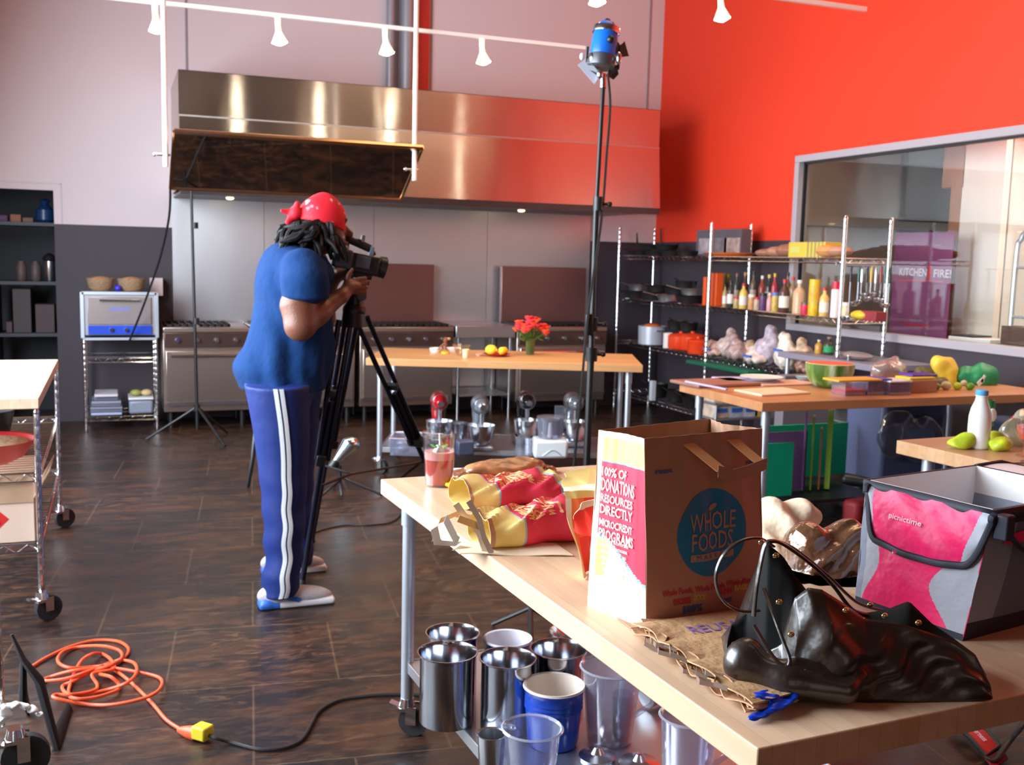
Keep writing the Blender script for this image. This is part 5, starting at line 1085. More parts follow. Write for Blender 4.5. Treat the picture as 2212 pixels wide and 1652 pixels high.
fp = MB(); fp.grid(lambda u, v: PZ(985, 1196, HA+.004).lerp(PZ(1230, 1200, HA+.004), u)+Vector((0.01, 0.11*v, 0.002*math.sin(9*u))), 10, 4, thick=0.002); tag(fp.build('flat_bag', m_cr), 'flattened pale paper bag underneath the crumpled ones', 'paper bag')
# ---- pile of folded flat bags, REUSABLE written on the top one
pa_, pb_, pc_, pd_ = PZ(1372, 1372, HA), PZ(1640, 1335, HA), PZ(1830, 1490, HA), PZ(1622, 1552, HA)
for i in range(6):
    o_ = Vector((0.010*math.sin(i*2.1), 0.009*math.cos(i*1.7), 0)); z = 0.0015+i*0.0045
    def fn(u, v, i=i, o_=o_, z=z):
        p = pa_.lerp(pb_, u).lerp(pd_.lerp(pc_, u), v)+o_+up*(z+0.0012*math.sin(6*v+i)*(1-u)**3+(0.010*(1-u)**6)*abs(math.sin(12*v+i*1.3))); p.x += 0.006*math.sin(23*v+i*2)*(1-u)**8; return p
    b = MB().grid(fn, 20, 50, thick=0.0025)
    t_ = thing('folded_bag', 'folded brown paper bag in the pile under the handbag, '+('bottom one', 'second from the bottom', 'third from the bottom', 'fourth from the bottom', 'just under the marked one', 'topmost, with purple handwriting')[i], 'paper bag', pa_, group='pile of folded bags')
    b.build('folded_sheet', mat('kraft_flat%d' % (i % 2), (0.56, 0.30+0.03*(i % 2), 0.16), 0.7, bump=0.3, bscale=30), t_, True)
    # twisted handles along the edge
    for k in range(2):
        v0 = 0.12+0.36*k+0.04*i+0.05*math.sin(i*4); a = fn(0, v0); e_ = fn(0, min(1, v0+0.14)); mid = a.lerp(e_, .5)+Vector((-0.018, -0.004, 0.003))
        ribbon([a, mid, e_], 0.008, [Vector((0.2, 0.2, 1))]*3, 'handle', mat('kraft_dark', (0.22, 0.14, 0.10), 0.7), t_)
    if i == 5:
        w_ = (pb_-pa_).length; tb = MB(); put_text(tb, 'REUSABLE', 0.05, lambda x, y: fn(max(0.3, min(1, 0.62+x/w_)), 0.20-y/0.36, i)+up*0.004, 0.19, bold=0.0004); tb.build('handwriting', mat('purple_marker', (0.22, 0.14, 0.45), 0.6), t_, True)
bf = [('ell', tuple(PZ(1650, 1500, HA+.026)), (0.03, 0.02, 0.003), 0.01, (0, .1, .3)), ('ell', tuple(PZ(1690, 1515, HA+.018)), (0.05, 0.016, 0.003), 0.01, (0, -.1, .4)), ('ell', tuple(PZ(1655, 1538, HA+.008)), (0.05, 0.012, 0.003), 0.004, (0, 0, .35))]
tag(solid('plastic_film', bf, 0.003, mat('blue_film', (0.0, 0.05, 0.55), 0.3), disp=lambda V: blob_noise(V, 0.002, 160)), 'scrap of bright blue plastic under the front of the handbag', 'plastic')
# ================================================================ black leather handbag
def solid_cut(): pass
m_leather = mat('black_leather', (0.022, 0.013, 0.009), 0.33, coat=0.35, bump=0.2, bscale=18, spec=0.9)
m_gold = mat('gold_stud', (0.95, 0.75, 0.4), 0.2, 1.0)
m_mouth_shade = mat('bag_mouth_shade', (0.004, 0.004, 0.004), 0.9)  # inner faces blackened to hold the shade of the open mouth
hbag = thing('handbag', 'slouching black leather handbag with gold studs on the near table corner', 'handbag', PZ(1860, 1495, HA))
def K(u, v, y, z=None):
    p = PY(u, v, y)
    if z is not None: p = PZ(u, v, z)
    return T(p)
yF, yM, yR = 1.335, 1.40, 1.47
SU = [1570, 1573, 1582, 1612, 1640, 1660, 1690, 1715, 1745, 1775, 1820, 1870, 1920, 1965, 2010, 2060, 2110, 2130, 2138]
SVF = [1440, 1405, 1385, 1385, 1396, 1405, 1390, 1292, 1268, 1272, 1300, 1335, 1342, 1352, 1366, 1384, 1418, 1460, 1502]
SVB = [1430, 1385, 1345, 1322, 1222, 1172, 1200, 1240, 1275, 1290, 1308, 1322, 1318, 1298, 1345, 1378, 1414, 1456, 1500]
SVG = [1462, 1466, 1470, 1478, 1488, 1498, 1504, 1508, 1511, 1513, 1515, 1517, 1517, 1517, 1516, 1515, 1514, 1513, 1512]
SDP = [.02, .08, .13, .16, .18, .19, .19, .19, .19, .19, .19, .18, .17, .16, .15, .12, .07, .04, .01]
def ip(L, s): return float(np.interp(s, np.linspace(0, 1, len(L)), L))
def HB3(s, t):
    """closed cross-section: t 0 front base, .38 front rim, .5 mouth floor, .62 back rim, 1 back base"""
    u = ip(SU, s); g = PZ(u, ip(SVG, s), HA+.001); dp = ip(SDP, s); f = PY(u, ip(SVF, s), g.y+dp*.25); b_ = PY(u, ip(SVB, s), g.y+dp*.72)
    f.z = max(f.z, HA+.006); b_.z = max(b_.z, HA+.008); gb_ = Vector((b_.x, g.y+dp, HA+.001))
    e = math.sin(PI*min(1, max(0, s)))**0.4
    m = f.lerp(b_, .5); dep = ip([.02, .03, .08, .14, .13, .07, .10, .10, .07, .05, .04, .05, .04, .02, .01, 0], s); m.z = max(HA+.01, min(f.z, b_.z)-dep)
    if t < .38:
        q = t/.38; p = g.lerp(f, q); o = math.sin(PI*q)*e; w = (0.5+.5*math.sin(13*s+1))
        p.y -= .030*o*w+.006*math.sin(34*s+7*q)*o+.004*math.sin(60*s-14*q)*o; p.z += .010*math.sin(22*s+5*q)*o
        return p
    if t < .5: q = (t-.38)/.12; p = f.lerp(m, q); p.y += .008*math.sin(PI*q); return p
    if t < .62: q = (t-.5)/.12; p = m.lerp(b_, q**1.5); return p
    q = (t-.62)/.38; p = b_.lerp(gb_, q); p.y += .02*math.sin(PI*q)*e+.005*math.sin(30*s+5*q)*e; return p
b = MB(); pgrid(b, HB3, 110, 66, lambda s, t: 1 if .385 < t < .615 else 0, .0022)
b.build('bag_body', [m_leather, m_mouth_shade], hbag, True, sharp=0)
ldisp = lambda V: V
# big rolled fold at the front left and its open end
def roll(pts, r, nm, flat=0.6): return MB().tube(smooth_path(pts, 6), r, 14, flat=flat).build(nm, m_leather, hbag, True)
fo = [('ell', K(1606, 1425, 1.425), (0.027, 0.03, 0.04), 0.02, (0, 0.5, 0)), ('cap', K(1606, 1430, 1.42), K(1700, 1472, 1.365), 0.029, 0.029, 0.02), ('cap', K(1700, 1472, 1.365), K(1825, 1490, 1.315), 0.030, 0.022, 0.02), ('cap', K(1720, 1442, 1.37), K(1845, 1446, 1.33), 0.018, 0.012, 0.015),
      ('cap', K(1825, 1490, 1.315), K(1860, 1460, 1.32), 0.018, 0.012, 0.012), ('ell', K(1800, 1466, 1.30), (0.055, 0.03, 0.012), 0, (0, 0.1, 0), 'cut')]
solid('front_fold', fo, 0.003, m_leather, hbag, True, smooth=2)
MB().tube(smooth_path([Vector(K(u, v, y)) for u, v, y in ((1650, 1270, 1.43), (1668, 1320, 1.415), (1690, 1380, 1.385), (1706, 1425, 1.36), (1695, 1440, 1.36), (1668, 1415, 1.375), (1640, 1370, 1.40), (1628, 1350, 1.41))], 6), 0.0035, 8).build('edge_piping', m_leather, hbag, True)
def strap(pl, y, r, nm='handle'): MB().tube(smooth_path([PY(u, v, y) for u, v in pl], 8), r, 10, flat=0.6).build(nm, m_leather, hbag, True)
strap([(1672, 1180), (1640, 1162), (1600, 1168), (1565, 1195), (1547, 1235), (1550, 1275), (1570, 1305), (1605, 1320), (1640, 1318)], 1.50, 0.0042)
strap([(1628, 1330), (1632, 1280), (1640, 1230), (1652, 1180), (1668, 1168), (1700, 1180), (1760, 1225), (1800, 1265), (1840, 1315), (1880, 1328)], 1.44, 0.0055)
strap([(1655, 1170), (1690, 1172), (1730, 1195), (1790, 1245), (1850, 1300), (1905, 1318)], 1.50, 0.005)
for u, v, y in ((1683, 1300, 1.41), (1709, 1370, 1.385), (1676, 1200, 1.45), (1880, 1306, 1.43), (1911, 1330, 1.325), (1984, 1345, 1.30), (1645, 1171, 1.48), (1827, 1318, 1.35)):
    MB().ell(K(u, v, y-0.012), (0.0065, 0.004, 0.005), 12).build('stud', m_gold, hbag, True)
# ================================================================ pink and grey cooler
cl_ = thing('cooler_bag', 'open pink and grey soft cooler with white lining on the near table', 'cooler bag', (1.6, 1.75, HA))
a0 = Vector((1.49, 1.745, HA)); b0_ = Vector((1.535, 1.485, HA)); e1 = (b0_-a0).normalized(); e2 = Vector((-e1.y, e1.x, 0)); Wc = (b0_-a0).length; Dc = 0.34; Hc = 0.262; LN = Vector((0.045, 0.0, 0))
def CF(u, v, o=0.0):   # front (pink) face: u from far to near, v up
    fl = 0.02*v
    p = a0.lerp(b0_, u)+LN*v+e1*((u-0.5)*2*fl)-e2*(fl+0.012*math.sin(PI*u)*math.sin(PI*v)+0.0015*math.sin(9*u+13*v)+o)*1.0; p.z = HA+Hc*v; return p
def CS(u, v, o=0.0):   # right-hand side, running away from the near corner
    fl = 0.02*v; p = b0_+LN*v+e2*(Dc*u)+e1*(fl+0.010*math.sin(PI*u)*math.sin(PI*v)+o)-e2*fl*(1-2*u); p.z = HA+Hc*v; return p
def CL(u, v, o=0.0):
    fl = 0.02*v; p = a0+LN*v+e2*(Dc*u)-e1*(fl+0.012*math.sin(PI*u)*math.sin(PI*v))-e2*fl*(1-2*u); p.z = HA+Hc*v; return p
def CBk(u, v): fl = 0.02*v; p = a0.lerp(b0_, u)+LN*v+e2*(Dc+fl)+e1*((u-0.5)*2*fl); p.z = HA+Hc*v; return p
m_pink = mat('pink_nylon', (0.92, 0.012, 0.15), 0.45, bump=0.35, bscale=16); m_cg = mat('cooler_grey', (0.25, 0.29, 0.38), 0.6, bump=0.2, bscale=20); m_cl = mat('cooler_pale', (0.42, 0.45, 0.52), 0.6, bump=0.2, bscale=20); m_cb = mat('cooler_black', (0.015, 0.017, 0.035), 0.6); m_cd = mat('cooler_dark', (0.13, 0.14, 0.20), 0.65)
def cmi(u, v):
    lw = 0.06+0.20*math.exp(-((v-0.42)/0.25)**2); rw = 0.06+0.26*math.exp(-((v-0.34)/0.26)**2)
    if v < 0.05: return 3
    if u < 0.05+0.02*math.sin(3*v): return 1
    if u < lw*0.8 and v < 0.78: return 2
    if u > 1-rw*1.05 and v < 0.72: return 2
    return 0
pgrid(MB(), lambda u, v: CF(u, v), 160, 120, cmi, 0.002).build('front_panel', [m_pink, m_cg, m_cl, m_cb], cl_, True)
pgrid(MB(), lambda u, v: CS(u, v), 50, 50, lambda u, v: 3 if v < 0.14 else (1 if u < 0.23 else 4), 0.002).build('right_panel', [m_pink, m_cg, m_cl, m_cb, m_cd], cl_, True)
MB().grid(lambda u, v: CL(1-u, v), 20, 20, thick=0.002).build('left_panel', m_cg, cl_, True)
MB().grid(lambda u, v: CBk(u, v), 10, 10, thick=0.002).build('back_panel', m_cg, cl_, True)
# flap folded down over the pink face
def FLP(u, v, o=0.004):
    uu = 0.04+0.98*u; drop = 0.40+0.06*math.sin(PI*u); r = 1-(1-min(1, min(u, 1-u)/0.14))**2.4*0.85
    return CF(uu, 0.985-(1-v)*drop*r, o+0.010*math.sin(PI*v)*0.8+0.002*math.sin(20*u+9*v))
pgrid(MB(), FLP, 160, 60, lambda u, v: 1 if u < 0.09-0.03*v or u > 0.84+0.08*v else 0, 0.002).build('front_flap', [m_pink, m_cl], cl_, True)
MB().tube([FLP(0, v, 0.005) for v in (1, .75, .5, .25)]+[FLP(u/40, 0, 0.006) for u in range(41)]+[FLP(1, v, 0.005) for v in (.25, .5, .75, 1)], 0.0075, 8, flat=0.7).build('flap_piping', m_cb, cl_, True)
tb = MB(); put_text(tb, 'picnictime', 0.016, lambda x, y: CF(0.42+x/Wc, 0.80+y/Hc-x*0.02, 0.0165), 0.072, bold=0.0003); tb.build('brand_lettering', mat('pale_pink', (0.85, 0.5, 0.6), 0.5), cl_, True)
MB().tube([FLP(0.36, 0.05, 0.02)+Vector((0, 0, -0.006)), FLP(0.37, 0.0, 0.022)+Vector((0, 0, 0.004))], 0.004, 8).build('zip_pull', m_ss, cl_, True)
# rim band, white lining, far lid
rim_ = [CF(u/10, 1.0, 0.002) for u in range(11)]+[CS(u/10, 1.0, 0.002) for u in range(1, 11)]+[CBk(1-u/10, 1.0) for u in range(1, 11)]+[CL(1-u/10, 1.0) for u in range(1, 11)]
b = MB(); n = len(rim_)
b.add([p+up*0.004 for p in rim_]+[p-up*0.026 for p in rim_], [(i, (i+1) % n, (i+1) % n+n, i+n) for i in range(n)], smooth=True); o = b.build('rim_band', m_cb, cl_, True); sm = o.modifiers.new('s', 'SOLIDIFY'); sm.thickness = 0.008; sm.offset = 0
ctr = sum(rim_, Vector())/n; inn = [ctr+(p-ctr)*0.955 for p in rim_]
b = MB(); b.add([p+up*0.004 for p in inn]+[ctr+(p-ctr)*0.9-up*0.21 for p in inn], [(i, (i+1) % n, (i+1) % n+n, i+n) for i in range(n)]+[tuple(range(n, 2*n))], smooth=False); b.build('white_lining', mat('cooler_lining', (0.85, 0.85, 0.86), 0.35), cl_, True)
lid0, lid1 = CBk(0, 1)+Vector((0, 0, 0.0)), CBk(1, 1)
def LID(u, v): return lid0.lerp(lid1, u)+e2*(0.19*v)+up*(0.018*math.sin(PI*v*0.8)-0.03*v)
MB().grid(LID, 20, 12, thick=0.012).build('lid', mat('cooler_lining', (0.85, 0.85, 0.86), 0.35), cl_, True)
MB().tube([LID(0, 0), LID(0, .5), LID(0, 1), LID(.5, 1), LID(1, 1), LID(1, .5), LID(1, 0)], 0.007, 8).build('lid_piping', m_cb, cl_, True)
p0_ = CS(0.03, 0.90, 0.02); MB().box(p0_, (0.03, 0.03, 0.05), (0, 0, 0.3)).build('strap_anchor', m_cb, cl_, True, bev=0.004)
MB().tube(smooth_path([p0_, CS(0.12, 0.80, 0.02), CS(0.24, 0.70, 0.022), CS(0.45, 0.68, 0.02)], 6), 0.006, 8).build('shoulder_strap', m_cb, cl_, True)
pgrid(MB(), lambda u, v: CS(0.12+0.88*u, 0.74+0.17*v*(0.4+0.6*u), 0.006), 20, 8).build('pink_side_trim', m_pink, cl_, True)
# ================================================================ bronze wrapped parcel and cream cloth between bag and cooler
b = [('ell', T(PY(1780, 1230, 1.98)), (0.10, 0.08, 0.10), 0.02, (0, 0.2, 0)), ('ell', T(PY(1740, 1180, 2.0)), (0.05, 0.06, 0.06), 0.02, None), ('ell', T(PY(1830, 1200, 1.95)), (0.06, 0.07, 0.09), 0.02, None), ('ell', T(PY(1700, 1290, 1.95)), (0.05, 0.06, 0.05), 0.02, None), ('ell', T(PY(1800, 1290, 1.9)), (0.09, 0.07, 0.04), 0.02, None)]
def crumple(V):
    V = V.copy(); x, y, z = V.T
    d = 0.006*np.sign(np.sin(38*x+20*z))*np.abs(np.sin(38*x+20*z))**0.6+0.005*np.sin(60*z-33*x+9*np.sin(20*y)); V[:, 1] -= d; V[:, 2] = np.maximum(z+d*0.6, HA+.001); return V
sp = solid('foil_parcel', b, 0.005, mat('bronze_foil', (0.16, 0.07, 0.035), 0.16, 0.3, coat=1.0, spec=0.9, bump=1.0, bscale=14), disp=crumple); tag(sp, 'shiny bronze-brown crinkled parcel between handbag and cooler', 'parcel')
o = MB().tube(smooth_path([PY(1640+12*i, 1205-30*math.sin(i*0.36), 1.90) for i in range(18)], 3), 0.005, 8).build('parcel_tie', mat('bronze_foil', (0.16, 0.07, 0.035), 0.16), None); bpy.data.objects.remove(o)
b = [('ell', T(PY(1668, 1105, 2.2)), (0.045, 0.05, 0.04), 0.01, None), ('ell', T(PY(1725, 1112, 2.18)), (0.06, 0.05, 0.04), 0.01, (0, 0.3, 0)), ('ell', T(PY(1680, 1150, 2.15)), (0.07, 0.06, 0.05), 0.02, None), ('ell', T(PY(1700, 1190, 2.1)), (0.09, 0.07, 0.05), 0.02, None)]
def crumple2(V):
    V = V.copy(); x, y, z = V.T; d = 0.006*np.sin(50*x+45*z)+0.004*np.sin(90*x-30*z); V[:, 1] -= d; V[:, 2] = np.maximum(z+d*0.7, HA+.001); return V
tag(solid('cloth_bundle', b, 0.005, mat('cream_cloth', (0.85, 0.68, 0.48), 0.7, bump=1.0, bscale=12), disp=crumple2), 'cream cloth bundle right behind the upright grocery bag', 'cloth')
# pink strap lying on the floor
sf = thing('camera_strap', 'red padded strap with black edging on the floor at lower right', 'strap', PZ(2105, 1600, 0))
A0, A1, A2, A3 = PZ(2056, 1562, .03), PZ(2098, 1550, .05), PZ(2160, 1612, .03), PZ(2130, 1634, .02)
MB().grid(lambda u, v: A0.lerp(A3, u).lerp(A1.lerp(A2, u), v)+up*0.01*math.sin(PI*u), 16, 6, thick=0.012).build('pad', m_redp, sf, True)
MB().tube([A1, A0, A0.lerp(A3, .5)+up*.01, A3, A2, A2.lerp(A1, .5)+up*.01, A1], 0.008, 8).build('edging', m_black, sf, True)
tb = MB(); put_text(tb, 'tenderness', 0.03, lambda x, y: (A0.lerp(A1, .5)).lerp(A3.lerp(A2, .5), 0.5+x/0.36)+(A1-A0).normalized()*y*0.9+up*0.013, 0.2, bold=0.0005); tb.build('lettering', mat('pale_pink', (0.85, 0.5, 0.6), 0.5), sf, True)
MB().tube(smooth_path([A3, PZ(2150, 1640, .02), PZ(2180, 1600, .05), PZ(2212, 1560, .1), PZ(2240, 1500, .12)], 5), 0.012, 8, flat=0.4).build('webbing', m_black, sf, True)
MB().grid(lambda u, v: A3.lerp(A2, v)+(A3-A0).normalized()*0.05*u-up*0.01*u, 4, 4, thick=0.01).build('strap_end', mat('dark_red', (0.3, 0.01, 0.03), 0.5), sf, True)
# ================================================================ on table B
TB = 0.85
v_ = thing('flower_vase', 'glass vase of coral pink flowers on the far maple table', 'flowers', PZ(1145, 766, TB))
MB().lathe([(.028, 0), (.032, .01), (.036, .12), (.038, .125), (.035, .12), (.03, .012), (0, .01)], n=20).build('vase', clear('vase_glass', (0.5, 0.62, 0.42), 0.15, 0.03, 0.35, (0.1, 0.18, 0.05)), v_)
rn = random.Random(11); st = MB(); pet = []
for i in range(44):
    a = rn.uniform(0, 2*PI); r = 0.13*math.sqrt(rn.random()); p = Vector((r*math.cos(a), 0.8*r*math.sin(a), 0.25-0.9*r*r*5+rn.uniform(-.035, .03)))
    st.tube([(0, 0, 0.02), (p.x*0.4, p.y*0.4, 0.13), tuple(p)], 0.0025, 5); pet.append(p)
st.build('stems', mat('stem', (0.08, 0.2, 0.03), 0.5), v_)
m_cor = mat('coral_petal', (0.85, 0.07, 0.10), 0.5); m_cor2 = mat('orange_petal', (0.9, 0.12, 0.05), 0.5)
for i, p in enumerate(pet):
    b = MB()
    for k in range(7):
        q = k*2*PI/7; R = Euler((0.6, 0, q)).to_matrix(); b.ell(p+R @ Vector((0, 0.02, 0.004)), (0.017, 0.025, 0.005), 8, 0, R)
    b.ell(p+Vector((0, 0, .006)), (0.012, 0.012, 0.01), 8); b.build('blossom', m_cor if i % 3 else m_cor2, v_)
b = MB()
for i in range(10):
    a = rn.uniform(0, 6.28); b.ell((0.075*math.cos(a), 0.06*math.sin(a), 0.135+rn.uniform(-.02, .03)), (0.035, 0.016, 0.004), 8, 0, Euler((0.3, 0.5*math.cos(a), a)).to_matrix())
b.build('leaves', mat('leaf', (0.05, 0.15, 0.02), 0.5), v_)
L_('fruit_plate', [(.05, 0), (.055, .004), (.1, .018), (.102, .02), (.055, .008), (0, .006)], m_red, 'red plate under the lemons on the far maple table', 'plate', PZ(1073, 769, TB))
pl = PZ(1073, 769, TB)
for dx_, dy_, r, lb in ((-.045, 0, .04, 'left lemon on the red plate, the biggest of three'), (.035, -.02, .032, 'middle lemon on the red plate'), (.07, .03, .03, 'right lemon on the red plate, partly behind')):
    o = MB().ell((0, 0, 0), (r*1.2, r, r*0.95), 14).ell((r*1.15, 0, 0), (r*.25, r*.2, r*.2), 8).build('lemon', mat('lemon_skin', (0.85, 0.62, 0.03), 0.4)); o.location = pl+Vector((dx_, dy_, r+.008)); o.rotation_euler.z = dx_*20; tag(o, lb, 'lemon', 'lemons on the red plate')
L_('glass_bowl', [(.03, 0), (.034, .004), (.07, .085), (.073, .087), (.069, .084), (.03, .008), (0, .008)], m_glass, 'clear glass bowl left of the red plate', 'bowl', PZ(997, 768, TB), n=24)
L_('custard_bowl', cup(.035, .055, .03), m_white, 'white shallow bowl right under the rim of the clear bowl', 'bowl', PZ(985, 762, TB)+Vector((.02, .12, 0)))
L_('juice_glass', cup(.022, .026, .06), mat('pale_yellow', (0.85, 0.75, 0.4), 0.3), 'little pale yellow glass beside the clear bowl', 'glass', PZ(1006, 772, TB))
L_('white_ramekin', cup(.04, .048, .035), m_white, 'white ramekin at the left of the food on the far table', 'ramekin', PZ(941, 761, TB))
L_('butter_pat', [(.03, 0), (.034, .012), (0, .014)], m_yel, 'small yellow patty right of the white ramekin', 'food', PZ(962, 763, TB))
tag(MB().tube([PZ(945, 755, TB+.03), PZ(966, 735, TB+.05)], .006, 8).ell(PZ(969, 732, TB+.055), (.02, .012, .012)).build('wooden_spoon', m_board2), 'wooden spoon standing out of the white ramekin', 'spoon')
L_('pepper_mill', [(.02, 0), (.022, .03), (.014, .05), (.02, .07), (.012, .09), (0, .1)], mat('mill_wood', (0.2, 0.06, 0.03), 0.4), 'dark little mill near the wooden spoon', 'mill', PZ(975, 758, TB)+Vector((0, .15, 0)))
L_('garlic_dish', [(.02, 0), (.03, .012), (0, .014)], mat('pale_pink2', (0.75, 0.55, 0.5), 0.5), 'pinkish little heap left of the red plate', 'food', PZ(1035, 768, TB))
# ---- appliances on table B's undershelf
SB_ = 0.192
def mixer(label, u, v, m, s=1.0, rz=-1.8):
    t = thing('stand_mixer', label, 'mixer', PZ(u, v, SB_), rz, 'stand mixers under the flower table')
    solid('housing', [('box', (0.0, 0, 0.02), (0.16, 0.085, 0.02), 0.02, None, 0.015), ('cap', (-0.12, 0, 0.05), (-0.10, 0, 0.24), 0.05, 0.045, 0.03), ('ell', (0.0, 0, 0.325), (0.18, 0.068, 0.07), 0.03, None), ('cap', (-0.1, 0, 0.25), (-0.08, 0, 0.31), 0.045, 0.05, 0.03)], 0.008, m, t)
    MB().lathe([(.0615, -.012), (.0615, .012)], (0, 0, 0), 24, 0, None).build('trim_band', m_ss, t).location = (0.09, 0, 0.325); t.children[-1].rotation_euler = (0, PI/2, 0)
    MB().cyl((0.17, 0, 0.325), (0.19, 0, 0.325), 0.022).build('attachment_knob', m_ss, t)
    MB().cyl((0.09, 0, 0.19), (0.09, 0, 0.27), 0.018).build('beater_shaft', m_ss, t)
    MB().lathe([(.05, .045), (.055, .05), (.09, .10), (.10, .17), (.102, .19), (.097, .188), (.085, .1), (0, .055)], (0.09, 0, 0), 24).build('mixing_bowl', m_ss, t)
    return t
mixer('glossy red stand mixer at the left on the undershelf', 947, 958, mat('mixer_red', (0.4, 0.005, 0.01), 0.2, coat=1))
mixer('silver-grey stand mixer in the middle of the undershelf', 1036, 968, mat('mixer_silver', (0.35, 0.38, 0.45), 0.25, 0.7))
mixer('black stand mixer with bright band on the undershelf', 1133, 955, mat('mixer_black', (0.008, 0.008, 0.01), 0.15, coat=1))
mixer('silver stand mixer at the right, next to the lamp stand', 1236, 958, mat('mixer_silver2', (0.55, 0.57, 0.62), 0.2, 0.8))
fp = thing('food_processor', 'white food processor with clear bowl on the undershelf', 'food processor', PZ(1187, 985, SB_), -0.3)
MB().box((0, 0, 0.065), (0.24, 0.2, 0.13)).build('motor_base', mat('processor_white', (0.72, 0.78, 0.82), 0.35), fp, bev=0.02)
MB().lathe(cup(.085, .095, .14), (0, 0, .132), 28).build('work_bowl', m_clear, fp); MB().lathe([(.098, .268), (.098, .285), (.03, .29)], n=28).bb((.03, -.03, .28), (.09, .03, .36)).build('bowl_lid', m_clear, fp)
MB().cyl((0, 0, .135), (0, 0, .24), .02, .012).build('blade_hub', m_cream, fp); MB().tube(smooth_path([Vector((-.06, -.102, .02)), Vector((0, -.104, .06)), Vector((.04, -.103, .05)), Vector((.08, -.102, .015))], 5), .003, 6).build('curve_trim', m_galv, fp)
L_('lidded_jar', [(.05, 0), (.055, .01), (.055, .11), (.058, .115), (.058, .13), (.03, .15), (0, .16)], m_clear, 'small clear lidded jar in front of the black mixer', 'jar', PZ(1130, 985, SB_))
L_('steel_pot', cup(.07, .08, .15), m_ss, 'small steel pot between the red and grey mixers', 'pot', PZ(988, 955, SB_))
o = MB().box((0, 0, .05), (.12, .12, .1)).build('dark_canister', mat('dk_blue', (0.06, 0.07, 0.12), 0.4), bev=.01); o.location = PZ(992, 975, SB_)+Vector((0, -.1, 0)); tag(o, 'dark grey square tub below the small steel pot', 'tub')
o = thing('storage_tub', 'clear plastic tub of loose parts at the left end of the undershelf', 'tub', PZ(900, 978, SB_), -0.4)
b = MB(); 
for s in (-1, 1): b.box((s*.17, 0, .06), (.004, .24, .12)).box((0, s*.12, .06), (.34, .004, .12))
b.box((0, 0, .002), (.34, .24, .004)); b.build('wall', m_clear, o); b = MB()
MB().tube([(-.175, -.125, .12), (.175, -.125, .12), (.175, .125, .12), (-.175, .125, .12), (-.175, -.125, .12)], .005, 6).build('tub_rim', mat('tub_rim', (0.5, 0.36, 0.38), 0.4), o)
for i in range(9): b.ell((rn.uniform(-.12, .12), rn.uniform(-.08, .08), .04+rn.uniform(0, .03)), (rn.uniform(.02, .05), .03, .03), 10)
b.build('loose_parts', mat('loose_grey', (0.3, 0.3, 0.36), 0.4, 0.3), o)
L_('plastic_cover', [(.09, 0), (.095, .01), (.06, .02), (0, .025)], m_clear, 'clear round cover on top of the parts tub', 'cover', PZ(905, 950, SB_+.125)+Vector((0, .03, 0)))
L_('cork_jar', [(.03, 0), (.03, .05), (.022, .055), (.025, .09), (0, .1)], mat('cork', (0.6, 0.4, 0.25), 0.6), 'small cork-topped jar before the red mixer', 'jar', PZ(932, 965, SB_))
# ================================================================ on table C
TC = 0.85
def bxo(nm, label, cat, c, d, rz, m, group=None, bev=0.004):
    o = MB().box((0, 0, d[2]/2), d).build(nm, m, bev=bev); o.location = c; o.rotation_euler.z = rz; return tag(o, label, cat, group)
bxo('sheet_tray', 'brown sheet tray at the far left corner of the produce table', 'tray', PZ(1545, 830, TC), (.46, .30, .02), 0.08, mat('tray_brown', (0.34, 0.16, 0.12), 0.35), bev=.006)
tag(MB().tube([PZ(1482, 824, TC+.025), PZ(1570, 841, TC+.022)], .012, 8, flat=.6).build('tray_edge', mat('lilac_edge', (0.5, 0.48, 0.7), 0.4)), 'lilac-white rolled edge along the brown sheet tray', 'edging'); bpy.data.objects['tray_edge'].name = 'plastic_strip'
bxo('cutting_board', 'pale cutting board at the near left corner of the produce table', 'cutting board', PZ(1668, 848, TC), (.36, .24, .012), 0.1, mat('pale_board', (0.85, 0.66, 0.45), 0.5))
bxo('cutting_board', 'thin pinkish cutting board under the watermelon edge', 'cutting board', PZ(1735, 832, TC)+Vector((-.1, .1, 0)), (.4, .22, .01), 0.0, mat('pink_board', (0.75, 0.45, 0.36), 0.5))
L_('dinner_plate', [(.07, 0), (.075, .006), (.13, .016), (.132, .019), (.075, .01), (0, .009)], m_white, 'big white plate on the produce table left of the watermelon', 'plate', PZ(1645, 819, TC+.022))
bxo('sheet_tray', 'pale lilac tray edge poking out beneath the big white plate', 'tray', PZ(1610, 824, TC), (.36, .22, .02), -0.1, mat('lilac_tray', (0.55, 0.52, 0.72), 0.4))
L_('blue_dish', [(.04, 0), (.055, .02), (.057, .022), (0, .012)], mat('pale_teal', (0.35, 0.5, 0.55), 0.4), 'little teal dish left of the watermelon', 'dish', PZ(1737, 820, TC+.001))
wm = thing('watermelon', 'halved watermelon, red side up, on the produce table', 'watermelon', PZ(1790, 836, TC))
m_rind = mat('rind', (0.10, 0.22, 0.03), 0.35); nt, b, N = nodes(m_rind); tc = N('ShaderNodeTexCoord')
nn = noise(9, 4, mapn((1, 1, .35)).outputs[0], .6, .5); rr = ramp(nn.outputs['Fac'], [(0.40, (0.05, 0.13, 0.015)), (0.52, (0.20, 0.30, 0.07)), (0.66, (0.55, 0.62, 0.50))]); nt.links.new(rr.outputs[0], b.inputs['Base Color'])
MB().lathe([(.04, 0), (.09, .01), (.125, .045), (.142, .10), (.145, .145)], n=36, close=True).build('rind', m_rind, wm)
MB().lathe([(.145, .145), (.136, .148)], n=36, close=True).build('rind_edge', mat('rind_pale', (0.6, 0.65, 0.35), 0.5), wm); MB().lathe([(0, .150), (.137, .148)], n=36, close=True).build('flesh', mat('melon_flesh', (0.8, 0.12, 0.05), 0.45), wm)
